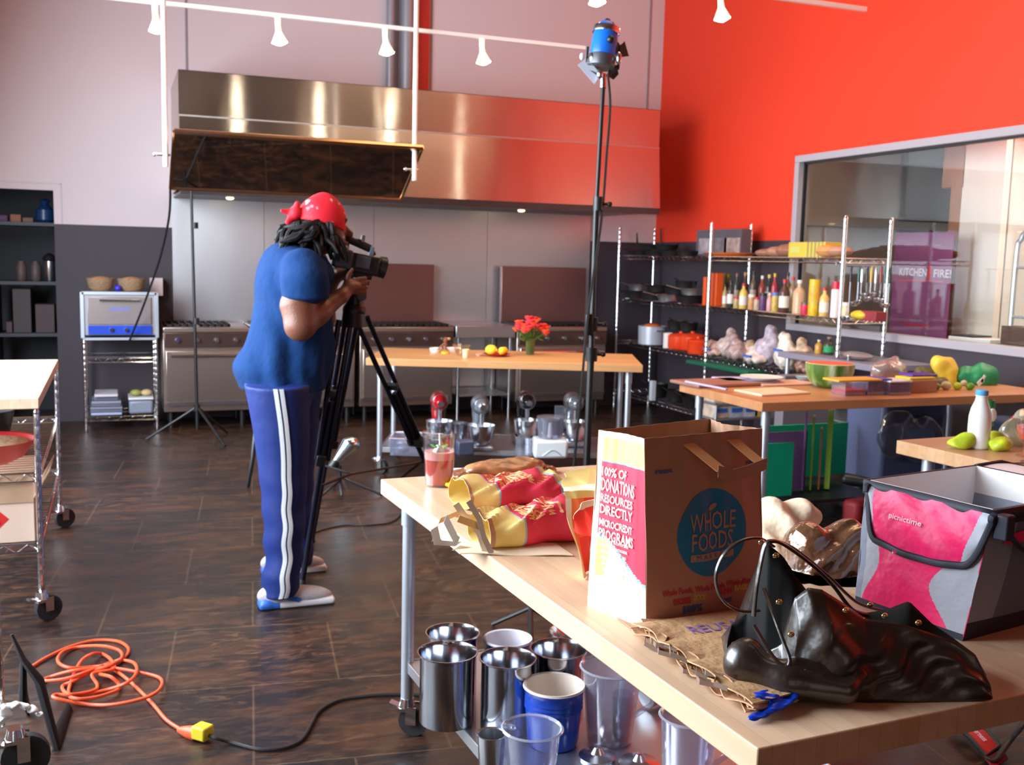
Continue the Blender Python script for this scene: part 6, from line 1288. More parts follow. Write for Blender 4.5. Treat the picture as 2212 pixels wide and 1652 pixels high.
def tubc(label, c, d, fill, lid, rz=0.0, fh=.4):
    t = thing('food_container', label, 'food container', c, rz, 'lidded containers by the watermelon'); b = MB(); x, y, z = d
    for s in (-1, 1): b.box((s*x/2, 0, z/2), (.003, y, z)).box((0, s*y/2, z/2), (x, .003, z))
    b.box((0, 0, .002), (x, y, .003)); b.build('wall', m_clear, t); MB().box((0, 0, z*fh/2+.004), (x*.96, y*.96, z*fh)).build('food', mat('fill_'+fill[0], fill[1], 0.4, var=.3, vscale=30), t, bev=.004)
    if lid: MB().box((0, 0, z+.004), (x+.012, y+.012, .010)).build('lid', mat('lid_'+lid[0], lid[1], 0.4), t, bev=.003)
    return t
tubc('clear tub of red sauce, leftmost of the containers', PZ(1832, 852, TC), (.14, .12, .075), ('red', (0.75, 0.01, 0.04)), None)
tubc('clear tub of purple meat with blue rim', PZ(1880, 850, TC), (.16, .14, .085), ('purple', (0.45, 0.12, 0.2)), ('blue', (0.12, 0.08, 0.5)), fh=.85)
tubc('tub of dark red food with white lid', PZ(1926, 850, TC), (.15, .14, .075), ('crimson', (0.4, 0.01, 0.05)), ('white', (0.8, 0.78, 0.8)), fh=.8)
bxo('carton', 'brown printed carton right of the white-lidded tub', 'carton', PZ(1975, 845, TC), (.20, .15, .075), 0.05, mat('carton_brown', (0.42, 0.2, 0.12), 0.6))
bxo('tray_lid', 'yellow lid lying on the brown carton', 'lid', PZ(1975, 845, TC)+up*.076, (.2, .12, .014), 0.05, mat('lid_yellow', (0.8, 0.6, 0.02), 0.4)); bpy.data.objects['tray_lid'].name = 'yellow_cover'
bxo('purple_cover', 'violet lid lying above the yellow one on the carton', 'lid', PZ(1980, 843, TC)+up*.091, (.19, .12, .012), 0.0, mat('lid_violet', (0.10, 0.04, 0.4), 0.4))
bxo('orange_cover', 'orange lid lying over the purple meat tub', 'lid', PZ(1895, 830, TC+.10)+Vector((0, .2, -.0)), (.3, .14, .012), 0.0, mat('lid_orange', (0.85, 0.42, 0.04), 0.4)); bpy.data.objects['orange_cover'].location.z = TC+.098
def plastic(nm, label, pr_, m, h=.006, amp=.006, f=45, cat='bag'):
    return tag(solid(nm, pr_, h, m, disp=lambda V: blob_noise(V, amp, f)), label, cat)
plastic('plastic_bag', 'clear crinkled produce bag behind the orange lid', [('ell', T(PY(1920, 800, 5.25)), (.13, .08, .07), .02, None), ('cap', T(PY(1925, 800, 5.25)), T(PY(1935, 775, 5.25)), .05, .02, .03)], clear('film', (.8, .75, .72), .3, .15, .35, (.5, .4, .4)))
plastic('plastic_bag', 'bright yellow plastic bag standing up on the produce table', [('ell', T(PY(2043, 798, 5.1)), (.085, .06, .08), .02, (0, .3, 0)), ('ell', T(PY(2028, 785, 5.1)), (.05, .05, .05), .03, None), ('cap', T(PY(2050, 805, 5.08)), T(PY(2062, 832, 5.05)), .05, .02, .02)], mat('yellow_bag', (0.85, 0.58, 0.06), 0.45))
plastic('plastic_bag', 'green printed plastic bag at the right of the yellow one', [('ell', T(PY(2125, 815, 5.0)), (.11, .07, .09), .02, (0, .2, 0)), ('ell', T(PY(2085, 812, 5.05)), (.07, .06, .06), .03, None)], mat('green_bag', (0.02, 0.26, 0.1), 0.4))
plastic('plastic_bag', 'dark olive bag of greens left of the yellow bag', [('ell', T(PY(2000, 812, 5.15)), (.09, .06, .05), .02, (0, .3, 0)), ('ell', T(PY(2020, 828, 5.0)), (.10, .05, .04), .03, None)], mat('olive', (0.10, 0.09, 0.02), 0.5, var=.4, vscale=25))
for i, (u, v, r, c) in enumerate(((1995, 838, .022, (0.25, 0.3, 0.02)), (2043, 838, .03, (0.62, 0.58, 0.42)), (2068, 838, .026, (0.45, 0.5, 0.03)), (2022, 838, .024, (0.2, 0.28, 0.02)), (2095, 838, .025, (0.10, 0.28, 0.02)), (2082, 829, .02, (0.5, 0.45, 0.3)))):
    o = MB().ell((0, 0, r*.9), (r*1.15, r, r*.9), 12).build('lime' if i not in (1, 5) else 'onion', mat('veg%d' % i, c, 0.4)); o.location = PZ(u, v+4, TC); tag(o, ('olive green fruit nearest the brown carton', 'whitish onion before the yellow bag', 'yellow-green lime under the yellow bag tip', 'dark green lime between carton and onion', 'green lime before the green bag', 'small tan onion between the two bags')[i], 'vegetable' if i in (1, 5) else 'fruit')
wt = MB().box((0, 0, 0), (.05, .004, .03), (0, -.7, 0)).box((.02, 0, .02), (.05, .004, .018), (0, -1.0, 0)).build('bag_label', m_white); wt.location = PY(2118, 825, 4.9); wt.name = 'paper_tag'; tag(wt, 'white tag on the front of the green plastic bag', 'tag')
# ---- under and behind table C
def standing(label, u0, u1, vt, vb, y, m, nm='cutting_board', th=.012, rz=0.0, cat='cutting board', group='cutting boards stored under the produce table'):
    a = PY(u0, vb, y); c = PY(u1, vt, y); w = abs(c.x-a.x); z0 = 0.17; h = c.z-z0
    o = MB().box((0, 0, h/2), (w, th, h)).build(nm, m, bev=.002); o.location = ((a.x+c.x)/2, y, z0); o.rotation_euler.z = rz; return tag(o, label, cat, group)
m_green = mat('board_green', (0.0, 0.42, 0.22), 0.45); m_vio = mat('board_violet', (0.24, 0.12, 0.28), 0.5)
rk2 = thing('board_rack', 'low dark floor rack holding the coloured cutting boards', 'rack', (4.0, 5.35, 0))
MB().bb((-.35, -.3, .14), (.45, .32, .16)).build('platform', m_black, rk2)
for x in (-.3, .4):
    for y in (-.25, .27): MB().cyl((x, y, 0), (x, y, .14), .015).build('leg', m_black, rk2)
standing('largest green board at the back of the rack, reaching furthest right', 1643, 1832, 912, 1100, 5.62, m_green)
standing('violet board laid highest at the front of the rack', 1570, 1744, 930, 1000, 5.3, m_vio)
standing('smaller bright green board left of the table leg', 1645, 1715, 955, 1085, 5.16, m_green)
for u, zt, th, m, lb in ((1750, .62, .014, mat('board_lime', (0.18, 0.30, 0.02), 0.5), 'upright lime green board seen edge-on, the thinner one'), (1786, .66, .034, mat('board_lime', (0.18, 0.30, 0.02), 0.5), 'thick upright lime green board seen edge-on'),
    (1768, .54, .014, mat('board_brown', (0.28, 0.08, 0.03), 0.5), 'upright brown board between the two lime ones'), (1733, .66, .014, mat('board_plum', (0.16, 0.06, 0.17), 0.5), 'upright plum board seen edge-on nearest the bright green one')):
    o = MB().bb((-th/2, -.1, 0), (th/2, .12, zt-.17)).build('cutting_board', m, bev=.002); o.location = (PY(u, 1050, 5.33).x, 5.33, .17); o.rotation_euler.z = -math.atan2(PY(u, 1050, 5.33).x, 5.33); tag(o, lb, 'cutting board', 'cutting boards stored under the produce table')
bn_ = thing('trash_bin', 'blue-grey trash bin with a clear liner beyond the produce table', 'trash bin', (5.0, 5.56, 0))
MB().box((0, 0, .36), (.56, .38, .72)).build('bin_body', mat('bin_blue', (0.09, 0.11, 0.22), 0.5), bn_, bev=.03)
solid('liner', [('ell', (-.18, -.22, .48), (.16, .07, .17), .03, None), ('ell', (.02, -.22, .44), (.18, .06, .16), .03, None)], .008, clear('liner', (.75, .77, .85), .25, .12, .12, (.4, .42, .5)), bn_, disp=lambda V: blob_noise(V, .008, 40))
bxo('foam_tray', 'white foam tray on top of the blue-grey bin', 'tray', (4.95, 5.52, .721), (.24, .16, .06), 0.1, m_white, bev=.015)
bxo('wall_cabinet', 'grey cabinet panel behind the coloured boards', 'cabinet', (4.62, 6.1, 0), (.40, .1, .80), 0, mat('panel_grey', (0.17, 0.15, 0.18), 0.5))
bxo('trash_bin', 'second blue-grey bin at the right, behind the milk bottle', 'trash bin', (5.42, 4.98, 0), (.28, .36, .62), 0, mat('bin_blue', (0.09, 0.11, 0.22), 0.5), bev=.03)
b = MB(); bb0 = PZ(1850, 1085, .0)
o = solid('bottle_pile', [('cap', (bb0.x+.1*i-.15, bb0.y+.05*(i % 2), .06+.09*(i % 2)), (bb0.x+.1*i-.05, bb0.y-.1, .07+.08*(i % 2)), .045, .03, .005) for i in range(4)], .008, m_black); tag(o, 'dark heap of cables and straps on the floor right of the boards', 'cable heap')
bpy.data.objects['bottle_pile'].name = 'cable_heap'
bxo('first_aid_pouch', 'dark red pouch on the floor below the cable heap', 'pouch', PZ(1858, 1130, 0), (.25, .12, .16), .3, mat('dk_red', (0.25, 0.01, 0.015), 0.6), bev=.03)
L_('steel_tub', cup(.14, .17, .28), m_ss, 'steel tub on the floor behind the short maple table', 'tub', (3.95, 4.1, 0))
for i, (u, v, c) in enumerate(((1548, 858, (0.62, 0.5, 0.42)), (1580, 862, (0.45, 0.5, 0.62)), (1610, 868, (0.5, 0.52, 0.6)), (1634, 880, (0.6, 0.4, 0.1)))):
    for j in range(2):
        p = PY(u, 862, 6.6); p.z = PY(1548, 862, 6.6).z; o = MB().box((0, 0, 0), (.14, .16, .10)).build('food_packet', mat('pk%d' % i, c, .6, var=.3, vscale=18), bev=.01); o.location = (p.x, 6.6, p.z-.115*j+.03); o['x'] = 0
        tag(o, ('tan', 'blue-grey', 'slate', 'amber')[i]+' packed food box seen below the produce table, '+('upper', 'lower')[j]+' row', 'food box', 'food boxes on the low steel shelf'); del o['x']
        if i < 3: MB().box((0, -.082, .01), (.09, .004, .03)).build('blue_label', mat('label_blue', (0.03, 0.12, 0.5), .5), o)
bxo('food_packet', 'red and cream packet on the low shelf behind the table leg', 'food box', Vector((PY(1715, 886, 6.6).x, 6.6, PY(1548, 862, 6.6).z-.02)), (.2, .15, .05), 0, mat('pk_red', (0.6, 0.03, 0.06), .5))
# ================================================================ on table D
TD = 0.87
mk = thing('milk_bottle', 'white milk bottle with blue cap on the right-hand table', 'bottle', PZ(2112, 968, TD))
MB().lathe([(.036, 0), (.042, .006), (.043, .09), (.042, .13), (.036, .16), (.024, .19), (.021, .205), (.024, .21), (.022, .215), (0, .216)], n=32).build('bottle_body', mat('milk', (0.85, 0.84, 0.82), 0.25, coat=.5), mk)
MB().lathe([(.0225, .212), (.024, .214), (.024, .232), (.02, .235), (0, .235)], n=24).build('cap', mat('cap_blue', (0.1, 0.4, 0.75), .35), mk)
m_lime = mat('lime_bag', (0.5, 0.62, 0.03), .4, var=.35, vscale=18)
plastic('salad_bag', 'yellow-green snack bag left of the milk bottle', [('ell', T(PZ(2075, 957, TD+.02)), (.06, .04, .022), .02, None), ('ell', T(PZ(2090, 950, TD+.035)), (.04, .03, .03), .02, None)], m_lime)
plastic('salad_bag', 'yellow-green snack bag right of the milk bottle', [('ell', T(PZ(2162, 960, TD+.025)), (.05, .04, .028), .02, None), ('ell', T(PZ(2150, 945, TD+.03)), (.03, .03, .03), .02, None)], m_lime)
plastic('plastic_bag', 'clear bag of small packets at the right edge behind the pink drink', [('ell', T(PZ(2195, 935, TD+.05)), (.07, .06, .06), .02, None), ('ell', T(PZ(2215, 925, TD+.05)), (.06, .06, .08), .02, None)], clear('film2', (.8, .8, .7), .3, .1, .4, (.55, .55, .4)))
cn = thing('soda_can', 'tilted green and white can behind the milk bottle', 'can', PZ(2160, 950, TD)); 
MB().cyl((.0, .08, .05), (.02, .1, .15), .031).build('can_body', mat('can_green', (0.02, 0.25, 0.08), .3, .3), cn); MB().cyl((.02, .1, .15), (.021, .101, .155), .027).build('can_top', m_ss, cn); MB().ell((.008, .058, .095), (.022, .01, .03)).build('can_label', m_white, cn)
bpy.data.objects[cn.name].location.z = TD
drink('stemmed glass of red-orange drink at the right edge', PZ(2212, 985, TD), stem=True)
tag(MB().ell(PZ(2192, 905, TD+.07), (.017, .017, .017)).cyl(PZ(2192, 905, TD+.055), (PZ(2192, 905, TD).x, PZ(2192, 905, TD).y, TD), .006).build('lollipop', mat('pinkball', (0.7, 0.03, 0.12), .3)), 'pink ball-topped stick behind the drinks at the right edge', 'stick')
tag(MB().ell(PZ(2173, 1000, TD+.008), (.012, .009, .006)).tube([PZ(2180, 1001, TD+.006), PZ(2230, 1000, TD+.01)], .004, 6).build('spoon', m_ss), 'dark-handled steel spoon at the right edge of the right-hand table', 'spoon')
L_('saucer', [(.03, 0), (.05, .008), (0, .006)], mat('saucer_red', (0.18, 0.03, 0.03), .4), 'dark red saucer under the stemmed glass at the right edge', 'saucer', PZ(2235, 1003, TD))
z_ = PY(1548, 862, 6.6).z; xa, xb = PY(1530, 862, 6.6).x, min(4.96, PY(1760, 862, 6.6).x)
ls_ = thing('low_shelf', 'low steel shelf holding packed food boxes behind the produce table', 'shelf', ((xa+xb)/2, 6.6, 0))
for q in (z_-.021, z_-.136): MB().bb((xa, 6.5, q-.012), (xb, 6.72, q)).build('shelf_board', m_ssr, ls_, True)
for x in (xa+.015, xb-.015):
    for y in (6.51, 6.71): MB().cyl((x, y, 0), (x, y, z_-.021), .01).build('leg', m_galv, ls_, True)
# ================================================================ chrome shelving along the red wall
XF, XBk = 5.04, 5.46; YS = (9.915, 8.10, 6.27)
sv = thing('wire_shelving', 'long chrome shelving run against the red wall beside the internal window', 'shelving', (5.25, 8.1, 0))
for y, z0 in ((YS[0], 0.0), (YS[1], 0.0), (YS[2]-0.0, 0.895)):
    for x in (XF, XBk): post(sv, x, y if x == XF else y+0.0, z0, 1.95, 0.0165, world=True)
SZ = (1.64, 1.19, 0.735)
for z in SZ[:2]: wire_shelf(MB(), XF, XBk, YS[2], YS[0], z, 0.09, True).build('wire_shelf', m_chrome, sv, True)
wire_shelf(MB(), XF, XBk, 6.95, YS[0], SZ[2], 0.09, True).build('wire_shelf', m_chrome, sv, True)
wire_shelf(MB(), XF, XBk, YS[1], YS[0], 0.2, 0.09, True).build('wire_shelf', m_chrome, sv, True)
st = thing('steel_shelf_table', 'grey steel-topped bench under the right end of the chrome shelving', 'bench', (5.25, 6.2, 0))
MB().bb((4.98, 5.80, .845), (5.57, 6.93, .89)).build('top', mat('bench_grey', (0.27, 0.25, 0.32), 0.5, 0.2), st, True, bev=.004)
for x, y in ((5.03, 5.86), (5.03, 6.86), (5.5, 5.86), (5.5, 6.86)): MB().cyl((x, y, 0), (x, y, .845), .018).build('leg', m_galv, st, True)
MB().bb((5.0, 5.83, .43), (5.55, 6.9, .445)).build('undershelf', m_ssr, st, True)
rn = random.Random(21)
def sx(y, x): return x
def at(u, v, z, x=None):
    """point on a shelf at height z"""
    return PZ(u, v, z)
def prof_bottle(r, h, neck=.35): return [(r*.9, 0), (r, .006), (r, h*(.62)), (r*.8, h*.70), (r*neck, h*.80), (r*neck, h*.93), (r*neck*1.15, h*.935), (r*neck*1.15, h), (0, h)]
def bottle(label, y, x, r, h, c, capc, z=SZ[1]+.004, labc=None, group='bottles and jars on the middle shelf', nm='sauce_bottle', cat='bottle'):
    t = thing(nm, label, cat, (x, y, z), group=group); p = prof_bottle(r, h)
    MB().lathe(p[:6]+[(0, h*.93)], n=14).build('body', mat('bt%02x%02x%02x' % tuple(int(k*255) for k in c), c, .3), t)
    MB().lathe([(r*.42, h*.9), (r*.42, h), (0, h)], n=12).build('cap', mat('cp%02x%02x%02x' % tuple(int(k*255) for k in capc), capc, .4), t)
    if labc: MB().lathe([(r*1.02, h*.15), (r*1.02, h*.5)], n=14, close=True).build('paper_label', mat('lb%02x%02x%02x' % tuple(int(k*255) for k in labc), labc, .6), t)
    return t
def jar(label, y, x, r, h, c, capc, z=SZ[1]+.004, group='bottles and jars on the middle shelf', nm='spice_jar', cat='jar'):
    t = thing(nm, label, cat, (x, y, z), group=group)
    MB().lathe([(r*.95, 0), (r, .005), (r, h*.82), (0, h*.83)], n=16).build('body', mat('bt%02x%02x%02x' % tuple(int(k*255) for k in c), c, .35, var=.2, vscale=30), t)
    MB().lathe([(r*.96, h*.82), (r*.96, h), (0, h)], n=16).build('cap', mat('cp%02x%02x%02x' % tuple(int(k*255) for k in capc), capc, .4), t); return t
def yat(u, v, x): return PX(u, v, x).y
W_, K_, R_, Y_ = (0.8, 0.76, 0.7), (0.03, 0.02, 0.02), (0.6, 0.02, 0.02), (0.75, 0.5, 0.03)
X0 = 5.10
spec = [ # u, kind, r, h, body, cap, label colour, words
 (1564, 'b', .022, .20, (.45, .3, .12), K_, W_, 'slim tan bottle next to the orange cartons'),
 (1576, 'b', .030, .24, (.05, .04, .03), K_, W_, 'dark bottle with white label, second from the orange cartons'),
 (1590, 'j', .03, .10, (.5, .35, .15), R_, None, 'short tan jar with red lid beside the dark bottle'),
 (1604, 'b', .036, .22, (.75, .55, .12), R_, W_, 'yellow bottle with bright red cap'),
 (1622, 'j', .032, .13, (.62, .3, .12), W_, None, 'orange-brown jar with white lid'),
 (1634, 'j', .028, .11, (.55, .4, .3), R_, None, 'beige jar with red lid before the amber bottles'),
 (1647, 'j', .032, .15, (.12, .05, .14), K_, None, 'deep purple jar'),
 (1661, 'b', .025, .15, (.7, .35, .35), W_, None, 'small pink bottle with white cap'),
 (1673, 'j', .030, .16, (.6, .42, .1), (.1, .2, .5), None, 'mustard jar with a blue lid'),
 (1692, 'b', .042, .27, (.10, .04, .03), R_, W_, 'tall brown bottle, white band and red cap'),
 (1724, 'b', .050, .27, (.60, .38, .22), W_, None, 'big tan plastic jug with pale cap'),
 (1757, 'j', .046, .28, (.75, .42, .05), Y_, None, 'stack of yellow tins'),
 (1779, 'b', .036, .22, (.75, .5, .15), R_, W_, 'yellow bottle with a red top near the white spray can'),
 (1803, 's', .034, .27, (.85, .75, .75), (.7, .02, .06), None, 'tall white spray can with red cap')]
for i, (u, k, r, h, c, cp_, lb, wd) in enumerate(spec):
    y = yat(u, 680, X0)
    if k == 'b': bottle(wd+' on the middle shelf', y, X0, r, h, c, cp_, labc=lb)
    elif k == 'j': jar(wd+' on the middle shelf', y, X0, r, h, c, cp_)
    else:
        t = thing('spray_can', wd+' on the middle shelf', 'spray can', (X0, y, SZ[1]+.004), group='bottles and jars on the middle shelf')
        MB().lathe([(r, 0), (r, h*.76), (r*.8, h*.8), (0, h*.8)], n=18).build('body', mat('spray_w', c, .3), t); MB().lathe([(r*.86, h*.77), (r*.86, h), (0, h)], n=18).build('cap', mat('spray_cap', cp_, .35), t)
jar('small red tin before the big tan jug on the middle shelf', yat(1738, 686, 5.06), 5.06, .034, .10, (.6, .03, .08), (.08, .12, .1))
jar('low yellow tin before the stacked yellow tins on the middle shelf', yat(1756, 688, 5.055), 5.055, .034, .11, (.8, .5, .02), (.7, .5, .1))
jar('cream jar right of the white spray can on the middle shelf', yat(1826, 690, 5.07), 5.07, .026, .12, (.7, .6, .4), W_)
o = MB().ell((0, 0, .035), (.05, .09, .035)).build('mustard_pouch', mat('pouch', (0.75, 0.5, 0.03), .4)); o.location = (5.09, yat(1857, 690, 5.09), SZ[1]+.003); tag(o, 'yellow pouch under the hanging ladles', 'pouch')
bxo('dark_red_box', 'dark red packet right of the yellow pouch under the ladles', 'packet', (5.12, yat(1882, 690, 5.1), SZ[1]+.003), (.1, .16, .07), 0, mat('dkr2', (0.3, 0.03, 0.04), .5))
back = [(1570, (.08, .05, .03), Y_), (1590, (.05, .05, .04), (.3, .12, .05)), (1608, (.06, .03, .02), (.5, .2, .05)), (1626, (.1, .08, .05), K_), (1645, (.35, .05, .03), W_), (1660, (.04, .03, .03), (.7, .5, .1)), (1672, (.45, .03, .05), Y_), (1700, (.2, .1, .05), K_), (1712, (.3, .2, .1), R_)]
for i, (u, c, cp_) in enumerate(back):
    bottle(('first', 'second', 'third', 'fourth', 'fifth', 'sixth', 'seventh', 'eighth', 'last')[i]+' from the left in the back row of dark sauce bottles', yat(u, 640, 5.30), 5.30, .028+.003*(i % 3), .29+.012*((i*5) % 4), c, cp_, labc=(.5, .4, .3) if i % 2 else None, group='back row of sauce bottles')
m_ora = mat('orange_box', (0.85, 0.10, 0.01), .45)
for i, (u, w, h) in enumerate(((1527, .05, .26), (1547, .09, .30))):
    b_o = bxo('orange_carton', ('narrow', 'wide')[i]+' orange carton at the left post of the bottle shelf', 'carton', (5.14, yat(u, 650, 5.14), SZ[1]+.004), (.07, w, h), 0, m_ora)
for i, (u, h, c) in enumerate(((1560, .25, (.5, .3, .05)), )):
    bxo('olive_carton', 'olive-brown carton behind the orange ones', 'carton', (5.3, yat(1563, 650, 5.3), SZ[1]+.004), (.07, .12, .3), 0, mat('olb', (0.2, 0.15, 0.04), .5))
# hanging ladles
m_hand = [m_black, mat('lh_green', (.02, .12, .1), .4), m_ss, mat('lh_yel', (.6, .4, .05), .4), mat('lh_red', (.3, .03, .04), .4)]
ldl = [(1838, 690, 0, .040), (1855, 658, 1, .034), (1862, 655, 2, .028), (1873, 640, 0, .03), (1882, 648, 3, .03), (1892, 638, 2, .028), (1903, 650, 4, .03), (1912, 652, 1, .03), (1922, 662, 0, .034)]
bar = MB().tube([(5.0, yat(1832, 560, 5.0), 1.585), (5.0, 5.86, 1.585)], .006, 6).tube([(5.0, 6.3, 1.585), (5.0, 6.3, 1.61), (5.04, 6.3, 1.61)], .006, 6); o = bar.build('hanging_bar', m_chrome, sv, True)
for i, (u, v, k, r) in enumerate(ldl):
    y = yat(u, 600, 5.0-.012*(i % 3)); x = 5.0-.012*(i % 3); zb = PX(u, v, x).z; t = thing('ladle', 'steel ladle hanging '+('first', 'second', 'third', 'fourth', 'fifth', 'sixth', 'seventh', 'eighth', 'ninth')[i]+' from the left below the top shelf', 'ladle', (x, y, 1.58), group='ladles hanging from the shelf')
    L = 1.57-zb
    MB().tube([(0, 0, -.05), (0, 0, -L*.5), (0, 0, -L+.02)], .0045, 6).build('shaft', m_ss, t); MB().tube([(0, 0, .006), (.006, 0, 0), (0, 0, -.02), (0, 0, -.11)], [.004, .005, .009, .008], 8).build('grip', m_hand[k], t)
    MB().lathe([(r, 0), (r*.92, -r*.5), (r*.5, -r*.9), (0, -r), (r*.45, -r*.85), (r*.9, -r*.45)], (-r*.8, 0, -L+.01), 16, close=True).build('bowl', m_ss, t)
# top shelf
ZT = SZ[0]+.004
def pan(label, y, x, r, h, m=m_iron, z=ZT, a=0.0, nm='frying_pan', grp=None, hl=.2):
    t = thing(nm, label, 'pan', (x, y, z), a, grp); MB().lathe(cup(r*.85, r, h), n=24).build('pan_body', m, t); MB().tube([(r, 0, h*.8), (r+hl*.5, 0, h*.9+.01), (r+hl, 0, h+.02)], .009, 8, flat=.6).build('handle', m, t); return t
for i, (u, r, z, a) in enumerate(((1385, .12, 0, 2.0), (1420, .13, 0, 1.2), (1455, .13, 0, 2.6), (1405, .12, .06, 1.7), (1440, .12, .06, .5), (1485, .10, 0, 1.4))):
    pan('black pan on the top shelf, '+('lowest at the left end', 'lowest in the middle', 'lowest toward the photo box', 'upper one at left', 'upper one at right', 'small one next to the photo box')[i], yat(u, 540, 5.25), 5.25, r, .055, z=ZT+z, a=a, grp='black pans on the top shelf', hl=.12)
for u, hh in ((1377, .12), (1428, .16)):
    o = MB().cyl((0, 0, 0), (0, .02, hh), .012, .006).build('pestle', m_iron); o.location = (5.25, yat(u, 520, 5.25), ZT+.125); tag(o, ('short', 'tall')[u > 1400]+' dark wooden handle sticking up from the black pans', 'handle')
pb = thing('photo_box', 'box printed with grey photographs on the top shelf against the red wall', 'box', (5.38, yat(1560, 540, 5.38), ZT))
MB().box((0, 0, .13), (.10, .78, .25)).build('carton_body', mat('photo_dark', (0.10, 0.08, 0.10), .5), pb)
for dy, w, c in ((.22, .24, (.32, .26, .28)), (-.05, .2, (.2, .16, .18)), (-.24, .26, (.42, .33, .30))): MB().box((-.051, dy, .10), (.003, w, .15)).build('printed_photo', mat('ph%d' % int(c[0]*100), c, .5, var=.5, vscale=9), pb)
m_cop = mat('copper_orange', (0.8, 0.17, 0.03), .35)
o = MB().lathe([(.16, 0), (.22, .03), (.225, .034), (.16, .012), (0, .01)], n=28).build('copper_tray', m_cop); o.location = (5.2, yat(1575, 548, 5.2), ZT); o.scale = (.75, 1.6, 1); tag(o, 'long orange-copper tray on the top shelf before the photo box', 'tray')
for i, u in enumerate((1655, 1678, 1700)):
    o = MB().ell((0, 0, .035+.01*i), (.09, .11, .035+.01*i), 12).build('bread_bag', mat('warm%d' % i, ((.4, .2, .14), (.5, .25, .16), (.35, .16, .1))[i], .4, var=.3, vscale=20)); o.location = (5.2, yat(u, 545, 5.2), ZT); tag(o, ('left', 'middle', 'right')[i]+' small wrapped reddish bag left of the yellow box on the top shelf', 'bag', 'wrapped bags on the top shelf')
yb_ = thing('striped_box', 'yellow box with striped side on the top shelf in front of the window', 'box', (5.2, yat(1760, 535, 5.2), ZT)); MB().box((0, 0, .06), (.16, .46, .12)).build('carton_body', mat('ybox', (0.70, 0.50, 0.06), .5), yb_)
for k in range(5): MB().box((-.081, -.02-.045*k, .06), (.002, .02, .119)).build('stripe', mat('ystripe', (0.3, 0.28, 0.12), .5), yb_)
MB().box((-.081, .14, .06), (.002, .12, .05)).build('label_panel', mat('ylabel', (0.6, 0.6, 0.15), .5), yb_)
for i, u in enumerate((1790, 1815)):
    o = MB().ell((0, 0, .05), (.10, .10, .05-.01*i), 12).build('bread_roll', mat('roll%d' % i, ((.7, .32, .12), (.55, .3, .2))[i], .5)); o.location = (5.14, yat(u, 545, 5.14), ZT); tag(o, ('larger orange', 'smaller brown')[i]+' wrapped bundle right of the yellow striped box', 'bundle')
# middle shelf left: pans and lids
ZM = SZ[1]+.004
for i, (u, r, z, a, m) in enumerate(((1375, .13, 0, 2.2, m_iron), (1412, .14, 0, 1.4, m_iron), (1450, .15, 0, 2.8, m_ssr), (1490, .14, 0, 1.2, m_iron), (1380, .12, .08, 2.2, m_ssr), (1420, .12, .08, 2.0, m_iron), (1462, .13, .07, 1.0, m_iron), (1495, .12, .075, 2.4, m_ssr), (1480, .11, .14, 1.5, m_iron))):
    pan(('dark', 'grey')[m is m_ssr]+' pan on the middle shelf, '+('far left, bottom', 'second along, bottom', 'third along, bottom', 'fourth along, bottom', 'far left, upper', 'second along, upper', 'third along, upper', 'fourth along, upper', 'topmost')[i], yat(u, 655, 5.22), 5.22, r, .07, m, ZM+z, a, 'saucepan', 'pans stacked on the middle shelf', .14)
# lower shelf: stock pot, canister, orange casseroles, bagged goods
ZL = SZ[2]+.004
sp = thing('stock_pot', 'bright steel stock pot at the far end of the lower shelf', 'pot', (5.16, yat(1408, 740, 5.16), ZL)); MB().lathe(cup(.14, .145, .19, .004), n=30).build('pot_body', mat('pot_bright', (0.6, 0.63, 0.75), .3, .35), sp)
for s in (-1, 1): MB().tube([(-.05, s*.145, .15), (-.05, s*.18, .15), (.05, s*.18, .15), (.05, s*.145, .15)], .006, 6).build('handle', m_chrome, sp)
MB().ell((0, 0, .19), (.09, .09, .025)).build('contents', m_cop, sp)
o = MB().lathe(cup(.045, .045, .15), n=20).build('white_canister', mat('wcan', (0.85, 0.8, 0.76), .3)); o.location = (5.1, yat(1442, 745, 5.1), ZL); tag(o, 'small white canister right of the steel stock pot', 'canister')
m_cass = mat('casserole_orange', (0.85, 0.06, 0.012), .3)
for i, (u, r, h, x) in enumerate(((1470, .13, .12, 5.2), (1495, .13, .13, 5.25), (1508, .10, .11, 5.08))):
    t = thing('casserole', ('rear left', 'rear right', 'front')[i]+' orange enamel casserole on the lower shelf', 'casserole', (x, yat(u, 750, x), ZL), group='orange casseroles on the lower shelf'); MB().lathe([(r*.9, 0), (r, .02), (r, h), (r*1.03, h+.004), (r*.9, h+.02), (.02, h+.035), (.02, h+.05), (0, h+.052)], n=28).build('pot_body', m_cass, t)
for i, (u, r) in enumerate(((1455, .10), (1480, .09))): pan(('left', 'right')[i]+' black pot turned over on the orange casseroles', yat(u, 705, 5.3), 5.34, r, .09, m_iron, ZL+.165, 1.5+i, 'black_pot', 'black pots over the casseroles', .08)
bag_c = [(.55, .35, .3), (.6, .45, .42), (.45, .3, .3), (.62, .4, .25), (.7, .55, .5), (.5, .42, .5), (.8, .68, .6), (.65, .45, .3), (.4, .2, .15)]
bw = ['leftmost', 'second', 'third', 'fourth', 'fifth', 'sixth', 'seventh, whitest', 'eighth', 'rightmost']
us = [1545, 1570, 1592, 1612, 1634, 1655, 1700, 1722, 1748]
